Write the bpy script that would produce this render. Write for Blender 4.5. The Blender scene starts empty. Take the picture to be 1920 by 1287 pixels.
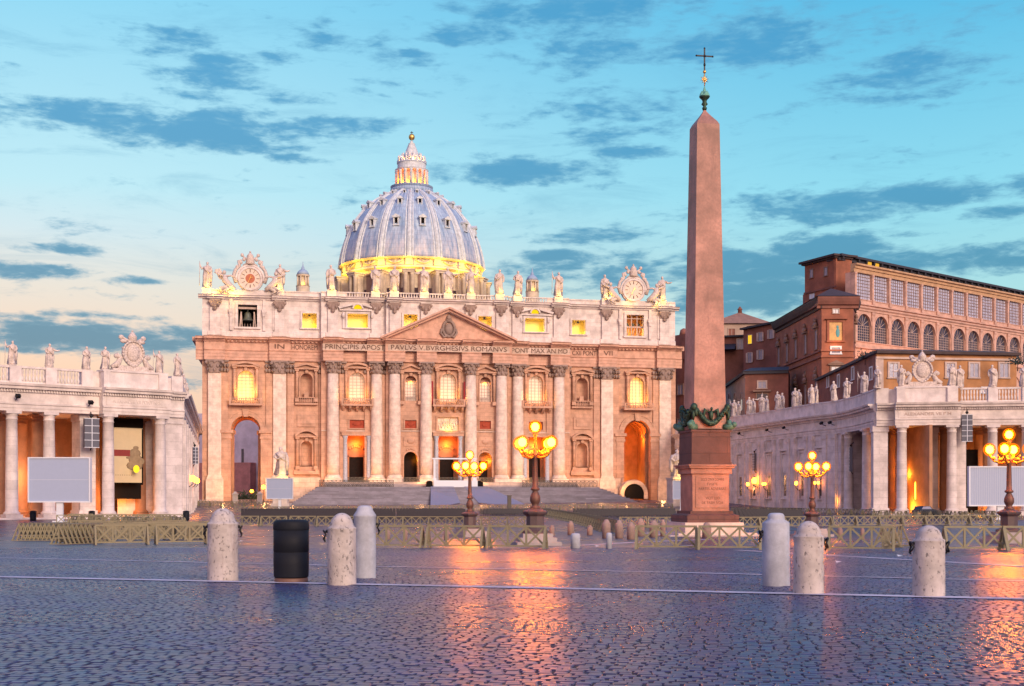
import bpy, math, random
import numpy as np
from mathutils import Vector, Matrix

random.seed(7)
S = bpy.context.scene
COL = S.collection
R = math.radians
PI = math.pi

# ------------------------------------------------------------------ camera
YAW = R(10.3)          # the camera looks a little to the right of the basilica's axis
EYE = 1.6
FPX = 2366.0           # focal length in photo pixels (photo 1920 wide)
cam = bpy.data.cameras.new("camera")
cam.sensor_width = 36.0
cam.lens = FPX / 1920 * 36.0
cam.shift_y = (928 - 643.5) / 1920
cam.clip_end = 6000
cam.clip_start = 0.1
camo = bpy.data.objects.new("camera", cam)
camo.location = (0, 0, EYE)
camo.rotation_euler = (R(90), 0, -YAW)
COL.objects.link(camo)
S.camera = camo

# ------------------------------------------------------------------ exposure
S.view_settings.view_transform = 'Standard'
S.view_settings.look = 'None'
S.view_settings.exposure = 0.0
S.view_settings.gamma = 1.0
S.cycles.use_denoising = True
S.cycles.max_bounces = 6
S.cycles.sample_clamp_indirect = 6.0
S.cycles.caustics_reflective = False
S.cycles.caustics_refractive = False

# ------------------------------------------------------------------ world: dawn sky with clouds, by direction
W = bpy.data.worlds.new("World")
S.world = W
W.use_nodes = True
nt = W.node_tree
nt.nodes.clear()


class NT:
    """tiny node helper"""
    def __init__(s, tree): s.t = tree
    def n(s, typ, **kw):
        nd = s.t.nodes.new(typ)
        for k, v in kw.items(): setattr(nd, k, v)
        return nd
    def link(s, a, b): s.t.links.new(a, b)
    def put(s, sock, v):
        if hasattr(v, 'is_linked') or isinstance(v, bpy.types.NodeSocket): s.link(v, sock)
        else: sock.default_value = v
    def m(s, op, a, b=0.0, c=None, clamp=False):
        nd = s.n('ShaderNodeMath', operation=op, use_clamp=clamp)
        s.put(nd.inputs[0], a); s.put(nd.inputs[1], b)
        if c is not None: s.put(nd.inputs[2], c)
        return nd.outputs[0]
    def vm(s, op, a, b=(0, 0, 0)):
        nd = s.n('ShaderNodeVectorMath', operation=op)
        s.put(nd.inputs[0], a); s.put(nd.inputs[1], b)
        return nd.outputs['Value'] if op in ('LENGTH', 'DOT_PRODUCT', 'DISTANCE') else nd.outputs[0]
    def mr(s, v, a, b, c=0.0, d=1.0, smooth=True):
        nd = s.n('ShaderNodeMapRange', interpolation_type='SMOOTHSTEP' if smooth else 'LINEAR')
        s.put(nd.inputs[0], v)
        for i, q in enumerate((a, b, c, d)): nd.inputs[i + 1].default_value = q
        return nd.outputs[0]
    def mix(s, fac, a, b, blend='MIX'):
        nd = s.n('ShaderNodeMix', data_type='RGBA', blend_type=blend)
        s.put(nd.inputs[0], fac)
        for sock, v in ((nd.inputs[6], a), (nd.inputs[7], b)):
            s.put(sock, v if not isinstance(v, tuple) else (*v, 1.0)[:4])
        return nd.outputs[2]
    def ramp(s, fac, stops):
        nd = s.n('ShaderNodeValToRGB')
        s.put(nd.inputs[0], fac)
        e = nd.color_ramp.elements
        while len(e) < len(stops): e.new(0.5)
        for el, (p, c) in zip(e, stops):
            el.position = p; el.color = (*c, 1.0)
        return nd.outputs[0]
    def noise(s, vec, scale, detail=4.0, rough=0.55, dist=0.0):
        nd = s.n('ShaderNodeTexNoise')
        if vec is not None: s.put(nd.inputs['Vector'], vec)
        nd.inputs['Scale'].default_value = scale
        nd.inputs['Detail'].default_value = detail
        nd.inputs['Roughness'].default_value = rough
        nd.inputs['Distortion'].default_value = dist
        return nd.outputs[0]


def lin(r, g, b):
    f = lambda c: c / 12.92 if c <= 0.04045 else ((c + 0.055) / 1.055) ** 2.4
    return (f(r / 255), f(g / 255), f(b / 255))


N = NT(nt)
tc = N.n('ShaderNodeTexCoord')
rot = N.n('ShaderNodeVectorRotate', rotation_type='Z_AXIS')
rot.inputs['Angle'].default_value = YAW          # azimuth 0 = where the square opens to the basilica
N.link(tc.outputs['Generated'], rot.inputs['Vector'])
sx = N.n('ShaderNodeSeparateXYZ')
N.link(rot.outputs[0], sx.inputs[0])
az = N.m('ARCTAN2', sx.outputs[0], sx.outputs[1])            # radians, + to the right
el = N.m('ARCSINE', sx.outputs[2])
comb = N.n('ShaderNodeCombineXYZ')
N.link(az, comb.inputs[0]); N.link(el, comb.inputs[1])
ae = comb.outputs[0]
elc = N.mr(el, 0.0, R(40), 0, 1, False)
west_l = N.ramp(elc, [(0.0, lin(255, 190, 145)), (0.14, lin(255, 217, 188)), (0.22, lin(238, 229, 216)), (0.28, lin(214, 234, 240)), (0.33, lin(194, 236, 247)),
                      (0.52, lin(146, 217, 245)), (1.0, lin(70, 150, 225))])
west_r = N.ramp(elc, [(0.0, lin(190, 220, 225)), (0.13, lin(195, 228, 230)), (0.22, lin(172, 224, 230)), (0.33, lin(144, 219, 240)),
                      (0.52, lin(92, 190, 232)), (1.0, lin(60, 140, 220))])
west = N.mix(N.mr(az, R(-22), R(20)), west_l, west_r)
# clouds: soft ellipses (azimuth, elevation, half widths) broken up by noise
CL = [(60, 202, 70, 20), (130, 215, 80, 26), (245, 232, 95, 30, 1.2), (390, 243, 150, 32, 1.3), (450, 215, 70, 25), (590, 238, 110, 16),
      (330, 78, 95, 22), (400, 125, 62, 42), (430, 150, 70, 25), (515, 105, 45, 15), (620, 77, 100, 17), (770, 108, 70, 16),
      (850, 65, 60, 24), (925, 66, 60, 18), (525, 185, 65, 16), (400, 185, 45, 15), (985, 322, 150, 26, 1.25), (1185, 286, 75, 10),
      (1120, 8, 240, 40), (1250, 85, 320, 34), (1470, 75, 200, 45), (1720, 128, 130, 42), (1150, 215, 115, 42), (1660, 372, 300, 22, 1.3),
      (1560, 412, 110, 16), (1885, 395, 80, 16), (1380, 505, 340, 34, 1.35), (1550, 465, 110, 28, 1.45), (1850, 487, 160, 24, 1.2), (1100, 440, 110, 15),
      (1320, 575, 90, 30, 1.3), (1420, 550, 150, 30, 1.4), (60, 505, 95, 14, 1.2), (130, 470, 70, 9), (140, 628, 270, 26, 1.45), (190, 592, 110, 7),
      (262, 527, 60, 6), (330, 722, 60, 14), (1050, 480, 70, 10), (1700, 440, 60, 8), (30, 655, 60, 8), (560, 300, 60, 8)]
dens = None
for (cx, cy, rx, ry, *wt) in CL:
    a0 = math.atan((cx - 960) / FPX)
    e0 = math.atan((928 - cy) / FPX * math.cos(a0))
    q = N.vm('LENGTH', N.vm('MULTIPLY', N.vm('SUBTRACT', ae, (a0, e0, 0)), (FPX / rx, FPX / ry, 0)))
    b = N.mr(q, 1.95, 0.05, 0.0, wt[0] if wt else 1.0)
    dens = b if dens is None else N.m('MAXIMUM', dens, b)
dens_front = N.m('MULTIPLY', dens, N.mr(sx.outputs[1], 0.1, 0.4))
st = N.vm('MULTIPLY', ae, (1.0, 3.3, 1.0))
n1 = N.noise(st, 13.0, 8.0, 0.62, 0.35)
n2 = N.noise(st, 45.0, 5.0, 0.6, 0.2)
nn = N.m('ADD', N.m('MULTIPLY', N.m('SUBTRACT', n1, 0.5), 3.0), N.m('MULTIPLY', N.m('SUBTRACT', n2, 0.5), 1.9))
back_cloud = N.mr(sx.outputs[1], 0.35, 0.0, 0.0, 0.42)
cd = N.m('ADD', N.m('ADD', dens_front, back_cloud), nn)
veil = N.noise(N.vm('MULTIPLY', ae, (1.0, 5.0, 1.0)), 7.0, 9.0, 0.66, 0.6)
veil = N.m('MULTIPLY', N.mr(veil, 0.50, 0.74), 0.42)
cover = N.m('MAXIMUM', N.mr(cd, 0.18, 1.02), veil)
cloud_c = N.mix(N.mr(el, R(4), R(19)), lin(66, 136, 164), lin(74, 156, 204))
cloud_c = N.mix(N.mr(cd, 0.45, 1.3), N.mix(0.35, cloud_c, lin(150, 200, 220)), cloud_c)
sky_w = N.mix(N.m('MULTIPLY', cover, 0.86), west, cloud_c)
# dawn glow behind the camera (east), cool overhead
east = N.ramp(N.mr(el, 0.0, R(90), 0, 1, False), [(0.0, (1.9, 1.14, 0.80)), (0.25, (1.6, 1.10, 0.88)), (0.6, (0.85, 0.82, 1.0)), (1.0, (0.16, 0.30, 0.85))])
top = N.mix(N.mr(el, R(26), R(65)), sky_w, (0.16, 0.30, 0.85))
side = N.mix(N.mr(el, 0.0, R(60)), (0.20, 0.23, 0.46), (0.16, 0.30, 0.85))
top = N.mix(N.mr(sx.outputs[1], 0.72, 0.30), top, side)
full = N.mix(N.mr(sx.outputs[1], -0.25, -0.9), top, east)
full = N.mix(N.mr(el, 0.0, R(-2)), full, (0.08, 0.08, 0.12))
nish = N.n('ShaderNodeTexSky', sky_type='NISHITA')
nish.sun_disc = False
nish.sun_elevation = R(3)
nish.sun_rotation = R(193)
bg1 = N.n('ShaderNodeBackground'); bg1.inputs[1].default_value = 1.0
bg2 = N.n('ShaderNodeBackground'); bg2.inputs[1].default_value = 0.004
N.link(full, bg1.inputs[0]); N.link(nish.outputs[0], bg2.inputs[0])
ad = N.n('ShaderNodeAddShader'); out = N.n('ShaderNodeOutputWorld')
N.link(bg1.outputs[0], ad.inputs[0]); N.link(bg2.outputs[0], ad.inputs[1]); N.link(ad.outputs[0], out.inputs[0])
W.cycles.sampling_method = 'MANUAL'
W.cycles.sample_map_resolution = 512

# ------------------------------------------------------------------ sun: low rosy dawn light from behind the camera
sun = bpy.data.lights.new("sun", 'SUN')
sun.energy = 3.3
sun.angle = R(24)
sun.color = (1.0, 0.75, 0.555)
suno = bpy.data.objects.new("sun", sun)
suno.rotation_euler = Vector((-0.42, 1.0, -0.36)).to_track_quat('-Z', 'Y').to_euler()
COL.objects.link(suno)


# ------------------------------------------------------------------ ground heights and pixel rays
def G(d):
    """height of the square: it dips towards the obelisk and rises to the church"""
    if d < 10: return 0.0
    if d < 100:
        t = (d - 10) / 90
        return -1.65 * t
    if d < 235: return -1.65
    if d < 292: return -1.65 + 1.95 * (d - 235) / 57
    return 0.3


def P(px, d, z=None):
    xc = (px - 960) / FPX * d
    X = xc * math.cos(YAW) + d * math.sin(YAW)
    Y = -xc * math.sin(YAW) + d * math.cos(YAW)
    return Vector((X, Y, G(d) if z is None else z))


def CW(xc, d, z=0.0):
    return Vector((xc * math.cos(YAW) + d * math.sin(YAW), -xc * math.sin(YAW) + d * math.cos(YAW), z))


def depth(X, Y): return X * math.sin(YAW) + Y * math.cos(YAW)
def zat(py, d): return EYE + (928 - py) * d / FPX


def gp(px, py):
    """point of the ground seen at a photo pixel"""
    lo, hi = 4.0, 400.0
    for _ in range(60):
        mid = (lo + hi) / 2
        if 928 + (EYE - G(mid)) * FPX / mid > py: lo = mid
        else: hi = mid
    return P(px, lo)


# ------------------------------------------------------------------ mesh builder
class MB:
    def __init__(s): s.v = []; s.f = []; s.s = []; s.M = None
    def add(s, vs, fs, smooth=False):
        o = len(s.v)
        if s.M is not None: vs = [tuple(s.M @ Vector(q)) for q in vs]
        s.v.extend(vs)
        for f in fs: s.f.append(tuple(i + o for i in f)); s.s.append(smooth)
        return s
    def box(s, x0, x1, y0, y1, z0, z1):
        if x0 > x1: x0, x1 = x1, x0
        if y0 > y1: y0, y1 = y1, y0
        return s.add([(x0, y0, z0), (x1, y0, z0), (x1, y1, z0), (x0, y1, z0), (x0, y0, z1), (x1, y0, z1), (x1, y1, z1), (x0, y1, z1)],
                     [(0, 3, 2, 1), (4, 5, 6, 7), (0, 1, 5, 4), (1, 2, 6, 5), (2, 3, 7, 6), (3, 0, 4, 7)])
    def frustum(s, cx, cy, z0, z1, a0, b0, a1, b1):
        return s.add([(cx - a0, cy - b0, z0), (cx + a0, cy - b0, z0), (cx + a0, cy + b0, z0), (cx - a0, cy + b0, z0),
                      (cx - a1, cy - b1, z1), (cx + a1, cy - b1, z1), (cx + a1, cy + b1, z1), (cx - a1, cy + b1, z1)],
                     [(0, 3, 2, 1), (4, 5, 6, 7), (0, 1, 5, 4), (1, 2, 6, 5), (2, 3, 7, 6), (3, 0, 4, 7)])
    def lathe(s, prof, cx=0, cy=0, n=16, smooth=True, a0=0.0, a1=2 * PI, mod=None):
        full = abs(a1 - a0 - 2 * PI) < 1e-6
        k = n if full else n + 1
        vs = []
        for j, (r, z) in enumerate(prof):
            for i in range(k):
                a = a0 + (a1 - a0) * i / n
                rr = r * (mod(a, j) if mod else 1)
                vs.append((cx + rr * math.cos(a), cy + rr * math.sin(a), z))
        fs = []
        for j in range(len(prof) - 1):
            for i in range(n):
                i2 = (i + 1) % k if full else i + 1
                fs.append((j * k + i, j * k + i2, (j + 1) * k + i2, (j + 1) * k + i))
        s.add(vs, fs, smooth)
        if full:
            o = len(s.v) - len(vs)
            if prof[0][0] > 1e-4: s.f.append(tuple(o + i for i in reversed(range(k)))); s.s.append(False)
            if prof[-1][0] > 1e-4: s.f.append(tuple(o + (len(prof) - 1) * k + i for i in range(k))); s.s.append(False)
        return s
    def tube(s, pts, r, n=8, smooth=True):
        pts = [Vector(p) for p in pts]
        rs = r if isinstance(r, (list, tuple)) else [r] * len(pts)
        vs = []
        prev = None
        for i, p in enumerate(pts):
            t = (pts[min(i + 1, len(pts) - 1)] - pts[max(i - 1, 0)])
            t = t.normalized() if t.length > 1e-9 else Vector((0, 0, 1))
            if prev is None:
                ref = Vector((0, 0, 1)) if abs(t.z) < 0.9 else Vector((1, 0, 0))
                a = t.cross(ref).normalized()
            else:
                a = prev - t * prev.dot(t)
                a = a.normalized() if a.length > 1e-6 else t.orthogonal().normalized()
            prev = a
            b = t.cross(a)
            for k in range(n):
                q = p + (a * math.cos(2 * PI * k / n) + b * math.sin(2 * PI * k / n)) * rs[i]
                vs.append(tuple(q))
        fs = []
        for j in range(len(pts) - 1):
            for k in range(n):
                k2 = (k + 1) % n
                fs.append((j * n + k, j * n + k2, (j + 1) * n + k2, (j + 1) * n + k))
        fs.append(tuple(reversed(range(n))))
        fs.append(tuple((len(pts) - 1) * n + k for k in range(n)))
        return s.add(vs, fs, smooth)
    def bar(s, p, q, w, h=None):
        """square bar from p to q"""
        h = h or w
        p, q = Vector(p), Vector(q)
        t = (q - p).normalized()
        ref = Vector((0, 0, 1)) if abs(t.z) < 0.95 else Vector((0, 1, 0))
        a = t.cross(ref).normalized() * w / 2
        b = t.cross(a).normalized() * h / 2
        vs = [tuple(c + x * a + y * b) for c in (p, q) for x, y in ((-1, -1), (1, -1), (1, 1), (-1, 1))]
        return s.add(vs, [(0, 3, 2, 1), (4, 5, 6, 7), (0, 1, 5, 4), (1, 2, 6, 5), (2, 3, 7, 6), (3, 0, 4, 7)])
    def prism(s, poly, y0, y1):
        """(x,z) polygon extruded along y"""
        n = len(poly)
        vs = [(x, y0, z) for x, z in poly] + [(x, y1, z) for x, z in poly]
        fs = [tuple(range(n)), tuple(reversed(range(n, 2 * n)))]
        for i in range(n):
            j = (i + 1) % n
            fs.append((i, i + n, j + n, j))
        return s.add(vs, fs)
    def profile(s, prof, x0, x1):
        """(y,z) polygon extruded along x"""
        n = len(prof)
        vs = [(x0, y, z) for y, z in prof] + [(x1, y, z) for y, z in prof]
        fs = [tuple(reversed(range(n))), tuple(range(n, 2 * n))]
        for i in range(n):
            j = (i + 1) % n
            fs.append((i, j, j + n, i + n))
        return s.add(vs, fs)
    def flat(s, poly, z0, z1):
        """(x,y) polygon extruded up"""
        n = len(poly)
        vs = [(x, y, z0) for x, y in poly] + [(x, y, z1) for x, y in poly]
        fs = [tuple(reversed(range(n))), tuple(range(n, 2 * n))]
        for i in range(n):
            j = (i + 1) % n
            fs.append((i, j, j + n, i + n))
        return s.add(vs, fs)
    def ell(s, cx, cy, cz, rx, ry, rz, n=10, m=6):
        vs = [(cx, cy, cz - rz)]
        for j in range(1, m):
            t = -PI / 2 + PI * j / m
            for i in range(n):
                a = 2 * PI * i / n
                vs.append((cx + rx * math.cos(t) * math.cos(a), cy + ry * math.cos(t) * math.sin(a), cz + rz * math.sin(t)))
        vs.append((cx, cy, cz + rz))
        fs = []
        for i in range(n):
            fs.append((0, 1 + (i + 1) % n, 1 + i))
            fs.append((len(vs) - 1, 1 + (m - 2) * n + i, 1 + (m - 2) * n + (i + 1) % n))
        for j in range(m - 2):
            for i in range(n):
                i2 = (i + 1) % n
                fs.append((1 + j * n + i, 1 + j * n + i2, 1 + (j + 1) * n + i2, 1 + (j + 1) * n + i))
        return s.add(vs, fs, True)
    def arch_fill(s, uc, r, zs, zt, y0, y1, half=None, n=10):
        """spandrels between a semicircle (centre uc,zs radius r) and the rectangle up to zt"""
        half = half or r
        for sg in (-1, 1):
            pts = [(uc + sg * r * math.cos(PI / 2 * i / n), zs + r * math.sin(PI / 2 * i / n)) for i in range(n + 1)]
            for i in range(n):
                (xa, za), (xb, zb) = pts[i], pts[i + 1]
                q = [(xa, za), (xa, zt), (xb, zt), (xb, zb)]
                if sg < 0: q = q[::-1]
                if abs(zb - zt) < 1e-6: q = [p for p in q if not (p == (xb, zt) )]
                s.prism(q[::-1], y0, y1)
        return s
    def arc_band(s, uc, zs, r0, r1, y0, y1, a0=0.0, a1=PI, n=14):
        for i in range(n):
            t0 = a0 + (a1 - a0) * i / n; t1 = a0 + (a1 - a0) * (i + 1) / n
            q = [(uc + r0 * math.cos(t0), zs + r0 * math.sin(t0)), (uc + r1 * math.cos(t0), zs + r1 * math.sin(t0)),
                 (uc + r1 * math.cos(t1), zs + r1 * math.sin(t1)), (uc + r0 * math.cos(t1), zs + r0 * math.sin(t1))]
            s.prism(q[::-1], y0, y1)
        return s
    def disc(s, uc, zc, r, y0, y1, n=24, half=False):
        k = n + 1 if half else n
        poly = [(uc + r * math.cos((PI if half else 2 * PI) * i / n), zc + r * math.sin((PI if half else 2 * PI) * i / n)) for i in range(k)]
        return s.prism(poly[::-1], y0, y1)
    def wall(s, u0, u1, z0, z1, y0, y1, ops):
        """wall slab with openings (ua,ub,za,zb,arched); zb is the very top"""
        us = sorted({u0, u1, *[o[0] for o in ops], *[o[1] for o in ops]})
        us = [u for u in us if u0 <= u <= u1]
        for a, b in zip(us[:-1], us[1:]):
            m = (a + b) / 2
            cut = sorted((o[2], o[3]) for o in ops if o[0] < m < o[1])
            z = z0
            for (za, zb) in cut:
                if za > z + 1e-6: s.box(a, b, y0, y1, z, za)
                z = zb
            if z1 > z + 1e-6: s.box(a, b, y0, y1, z, z1)
        for o in ops:
            if o[4]:
                r = (o[1] - o[0]) / 2
                s.arch_fill((o[0] + o[1]) / 2, r, o[3] - r, o[3], y0, y1)
        return s
    def mesh(s, name):
        me = bpy.data.meshes.new(name)
        me.from_pydata(s.v, [], s.f)
        me.polygons.foreach_set('use_smooth', s.s)
        me.update()
        return me
    def build(s, name, mat, parent=None, loc=None, world=False):
        if world and parent is not None:
            inv = parent.matrix_basis.inverted()
            s.v = [tuple(inv @ Vector(q)) for q in s.v]
        o = bpy.data.objects.new(name, s.mesh(name))
        if mat is not None: o.data.materials.append(mat)
        COL.objects.link(o)
        if parent is not None: o.parent = parent
        if loc is not None: o.location = loc
        return o


def tag(o, label=None, cat=None, group=None, kind=None):
    if label: o['label'] = label
    if cat: o['category'] = cat
    if group: o['group'] = group
    if kind: o['kind'] = kind
    return o


def thing(name, label, cat, loc=(0, 0, 0), rz=0.0, group=None):
    o = bpy.data.objects.new(name, None)
    o.empty_display_size = 0.3
    o.location = loc
    o.rotation_euler = (0, 0, rz)
    COL.objects.link(o)
    return tag(o, label, cat, group)


def copy_tree(o, loc=None, rz=None, label=None, group=None, parent=None, scale=None):
    c = o.copy()
    COL.objects.link(c)
    if parent is not None: c.parent = parent
    for ch in list(o.children): copy_tree(ch, parent=c)
    if loc is not None: c.location = loc
    if rz is not None: c.rotation_euler = (0, 0, rz)
    if scale is not None: c.scale = scale
    if label: c['label'] = label
    if group: c['group'] = group
    return c


class Site:
    """a building whose face runs from p0 (left as seen) to p1 (right); local x along the face, +y into it, z absolute"""
    def __init__(s, name, label, cat, p0, p1, group=None):
        s.p0 = Vector((p0.x, p0.y)); s.p1 = Vector((p1.x, p1.y))
        d = s.p1 - s.p0
        s.L = d.length
        s.th = math.atan2(d.y, d.x)
        s.root = thing(name, label, cat, (p0.x, p0.y, 0), s.th, group)
    def u(s, px):
        """local x where the sight line of a photo column meets the face"""
        q = P(px, 1.0, 0); q = Vector((q.x, q.y))
        e = (s.p1 - s.p0) / s.L
        den = q.x * e.y - q.y * e.x
        t = (s.p0.x * e.y - s.p0.y * e.x) / den
        return (q * t - s.p0).dot(e)
    def z(s, px, py):
        q = s.p0 + (s.p1 - s.p0) / s.L * s.u(px)
        return zat(py, depth(q.x, q.y))
    def world(s, u, v, z):
        c, n = math.cos(s.th), math.sin(s.th)
        return Vector((s.p0.x + c * u - n * v, s.p0.y + n * u + c * v, z))


def lamp_point(name, loc, energy, color, size=0.15, parent=None):
    l = bpy.data.lights.new(name, 'POINT')
    l.energy = energy; l.color = color; l.shadow_soft_size = size
    o = bpy.data.objects.new(name, l)
    o.location = loc
    COL.objects.link(o)
    if parent is not None: o.parent = parent
    return o


ORD = ['first', 'second', 'third', 'fourth', 'fifth', 'sixth', 'seventh', 'eighth', 'ninth', 'tenth', 'eleventh', 'twelfth', 'thirteenth',
       'fourteenth', 'fifteenth', 'sixteenth', 'seventeenth', 'eighteenth', 'nineteenth', 'twentieth']


# ------------------------------------------------------------------ materials
def new_mat(name):
    m = bpy.data.materials.new(name)
    m.use_nodes = True
    b = m.node_tree.nodes['Principled BSDF']
    return m, NT(m.node_tree), b


def stone(name, c, var=0.22, scale=0.6, rough=0.8, course=None, stain=0.35, stain_c=None, bump=0.25, joint=0.35, fine=9.0, pits=0.0, pth=0.60, sscale=1.0):
    """weathered stone: blotches, vertical streaks of dirt, optional ashlar courses (width, height in m)"""
    m, n, b = new_mat(name)
    tc = n.n('ShaderNodeTexCoord')
    ob = tc.outputs['Object']
    c2 = tuple(max(0, x * (1 - var)) for x in c)
    c3 = tuple(min(1, x * (1 + var * 0.6)) for x in c)
    n1 = n.noise(ob, scale, 6, 0.6)
    col = n.mix(n.mr(n1, 0.3, 0.7), (*c2, 1), (*c3, 1))
    n2 = n.noise(ob, fine, 4, 0.6)
    col = n.mix(n.mr(n2, 0.35, 0.75, 0, var), col, tuple(x * 0.55 for x in c))
    sc = n.vm('MULTIPLY', ob, (1.3, 1.3, 0.12))
    n3 = n.noise(sc, sscale, 5, 0.65)
    col = n.mix(n.mr(n3, 0.55, 0.85, 0, stain), col, stain_c or tuple(x * 0.45 for x in c))
    h = n.m('ADD', n.m('MULTIPLY', n2, 0.5), n.m('MULTIPLY', n1, 0.5))
    if pits:
        vo = n.noise(n.vm('MULTIPLY', ob, (1, 1, 0.6)), fine * 2.0, 3, 0.7)
        pm = n.mr(vo, pth, pth + 0.07)
        col = n.mix(n.m('MULTIPLY', pm, pits), col, tuple(x * 0.3 for x in c))
        h = n.m('SUBTRACT', h, pm)
    if course:
        sp = n.n('ShaderNodeSeparateXYZ'); n.link(ob, sp.inputs[0])
        cb = n.n('ShaderNodeCombineXYZ')
        n.link(n.m('ADD', sp.outputs[0], n.m('MULTIPLY', sp.outputs[1], 0.83)), cb.inputs[0]); n.link(sp.outputs[2], cb.inputs[1])
        br = n.n('ShaderNodeTexBrick')
        n.link(cb.outputs[0], br.inputs['Vector'])
        br.inputs['Scale'].default_value = 1.0
        br.inputs['Brick Width'].default_value = course[0]
        br.inputs['Row Height'].default_value = course[1]
        br.inputs['Mortar Size'].default_value = course[1] * 0.045
        br.inputs['Mortar Smooth'].default_value = 0.3
        br.inputs['Color1'].default_value = (1, 1, 1, 1)
        br.inputs['Color2'].default_value = (1 - joint * 0.55,) * 3 + (1,)
        br.inputs['Mortar'].default_value = (1 - joint,) * 3 + (1,)
        col = n.mix(1.0, col, br.outputs['Color'], 'MULTIPLY')
        h = n.m('SUBTRACT', h, n.m('MULTIPLY', br.outputs['Fac'], 0.8))
    n.link(col, b.inputs['Base Color'])
    b.inputs['Roughness'].default_value = rough
    bp = n.n('ShaderNodeBump')
    bp.inputs['Strength'].default_value = bump
    bp.inputs['Distance'].default_value = 0.06
    n.link(h, bp.inputs['Height'])
    n.link(bp.outputs[0], b.inputs['Normal'])
    return m


def plain(name, c, rough=0.5, metal=0.0, var=0.15, scale=6.0, emit=None, es=0.0, bump=0.0):
    m, n, b = new_mat(name)
    tc = n.n('ShaderNodeTexCoord')
    nz = n.noise(tc.outputs['Object'], scale, 5, 0.6)
    n.link(n.mix(nz, tuple(x * (1 - var) for x in c), tuple(min(1, x * (1 + var)) for x in c)), b.inputs['Base Color'])
    b.inputs['Roughness'].default_value = rough
    b.inputs['Metallic'].default_value = metal
    if emit:
        b.inputs['Emission Color'].default_value = (*emit, 1)
        b.inputs['Emission Strength'].default_value = es
    if bump:
        bp = n.n('ShaderNodeBump'); bp.inputs['Strength'].default_value = bump; bp.inputs['Distance'].default_value = 0.03
        n.link(nz, bp.inputs['Height']); n.link(bp.outputs[0], b.inputs['Normal'])
    return m


def glow(name, c, s):
    m = bpy.data.materials.new(name)
    m.use_nodes = True
    t = m.node_tree
    t.nodes.clear()
    e = t.nodes.new('ShaderNodeEmission'); o = t.nodes.new('ShaderNodeOutputMaterial')
    e.inputs[0].default_value = (*c, 1); e.inputs[1].default_value = s
    t.links.new(e.outputs[0], o.inputs[0])
    return m


M = {}
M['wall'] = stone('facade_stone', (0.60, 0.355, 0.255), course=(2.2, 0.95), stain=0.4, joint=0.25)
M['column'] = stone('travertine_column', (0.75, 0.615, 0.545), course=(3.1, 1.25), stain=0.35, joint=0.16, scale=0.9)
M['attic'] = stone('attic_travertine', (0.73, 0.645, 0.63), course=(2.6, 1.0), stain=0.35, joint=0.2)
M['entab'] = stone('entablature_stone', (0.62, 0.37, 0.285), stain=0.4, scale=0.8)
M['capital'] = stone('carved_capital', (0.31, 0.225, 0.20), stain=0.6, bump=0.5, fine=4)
M['plinth'] = stone('plinth_stone', (0.66, 0.50, 0.42), course=(2.4, 1.1), stain=0.4)
M['letter'] = plain('dark_lettering', (0.10, 0.045, 0.035), 0.7)
M['statue'] = stone('statue_marble', (0.66, 0.56, 0.52), scale=5, stain=0.9, bump=0.6, fine=16, sscale=8.0, stain_c=(0.09, 0.075, 0.075), var=0.35)
M['trav'] = stone('colonnade_travertine', (0.70, 0.625, 0.625), course=(2.8, 1.15), stain=0.3, joint=0.16)
M['travp'] = stone('colonnade_moulding', (0.70, 0.625, 0.61), stain=0.4, stain_c=(0.22, 0.18, 0.18))
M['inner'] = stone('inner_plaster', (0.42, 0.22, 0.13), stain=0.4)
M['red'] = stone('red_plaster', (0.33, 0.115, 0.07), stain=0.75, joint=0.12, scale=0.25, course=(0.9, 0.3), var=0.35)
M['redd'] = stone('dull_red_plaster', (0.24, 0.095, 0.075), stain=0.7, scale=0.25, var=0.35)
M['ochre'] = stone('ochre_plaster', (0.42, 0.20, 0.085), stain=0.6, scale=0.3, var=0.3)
M['pink'] = stone('pink_loggia_stone', (0.60, 0.37, 0.30), stain=0.55)
M['trim'] = stone('window_trim_stone', (0.52, 0.40, 0.36), stain=0.4)
M['trimd'] = stone('dark_window_trim', (0.24, 0.15, 0.12), stain=0.5)
M['grey'] = stone('grey_plaster', (0.40, 0.30, 0.26), stain=0.4, scale=0.3)
M['roof'] = stone('roof_tiles', (0.065, 0.042, 0.045), course=(0.5, 0.35), stain=0.4)
M['roofd'] = plain('dark_roof', (0.035, 0.035, 0.05), 0.7)
M['rooft'] = stone('tawny_roof', (0.30, 0.17, 0.12), stain=0.4)
M['lead'] = None
M['bronze'] = plain('green_bronze', (0.035, 0.075, 0.055), 0.55, 0.6, 0.5, 3, bump=0.3)
M['verdigris'] = plain('verdigris', (0.16, 0.42, 0.34), 0.65, 0.2, 0.3)
M['iron'] = plain('dark_iron', (0.02, 0.02, 0.025), 0.5, 0.7)
M['gold'] = plain('gilding', (0.75, 0.48, 0.14), 0.35, 0.8)
M['granite'] = stone('red_granite', (0.39, 0.205, 0.165), scale=0.35, stain=1.0, fine=5.0, var=0.48, rough=0.6, bump=0.35, pits=0.0, sscale=0.9, stain_c=(0.15, 0.075, 0.065))
M['granited'] = stone('weathered_granite', (0.13, 0.065, 0.06), scale=0.8, stain=0.8, fine=10, course=(3, 1.3), joint=0.3)
M['granitel'] = stone('pedestal_granite', (0.37, 0.195, 0.15), scale=0.8, stain=0.6, fine=8, var=0.3)
M['lampstep'] = stone('lamp_step_stone', (0.36, 0.31, 0.32), stain=0.5)
M['white'] = stone('white_marble', (0.56, 0.49, 0.46), stain=0.5)
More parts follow.
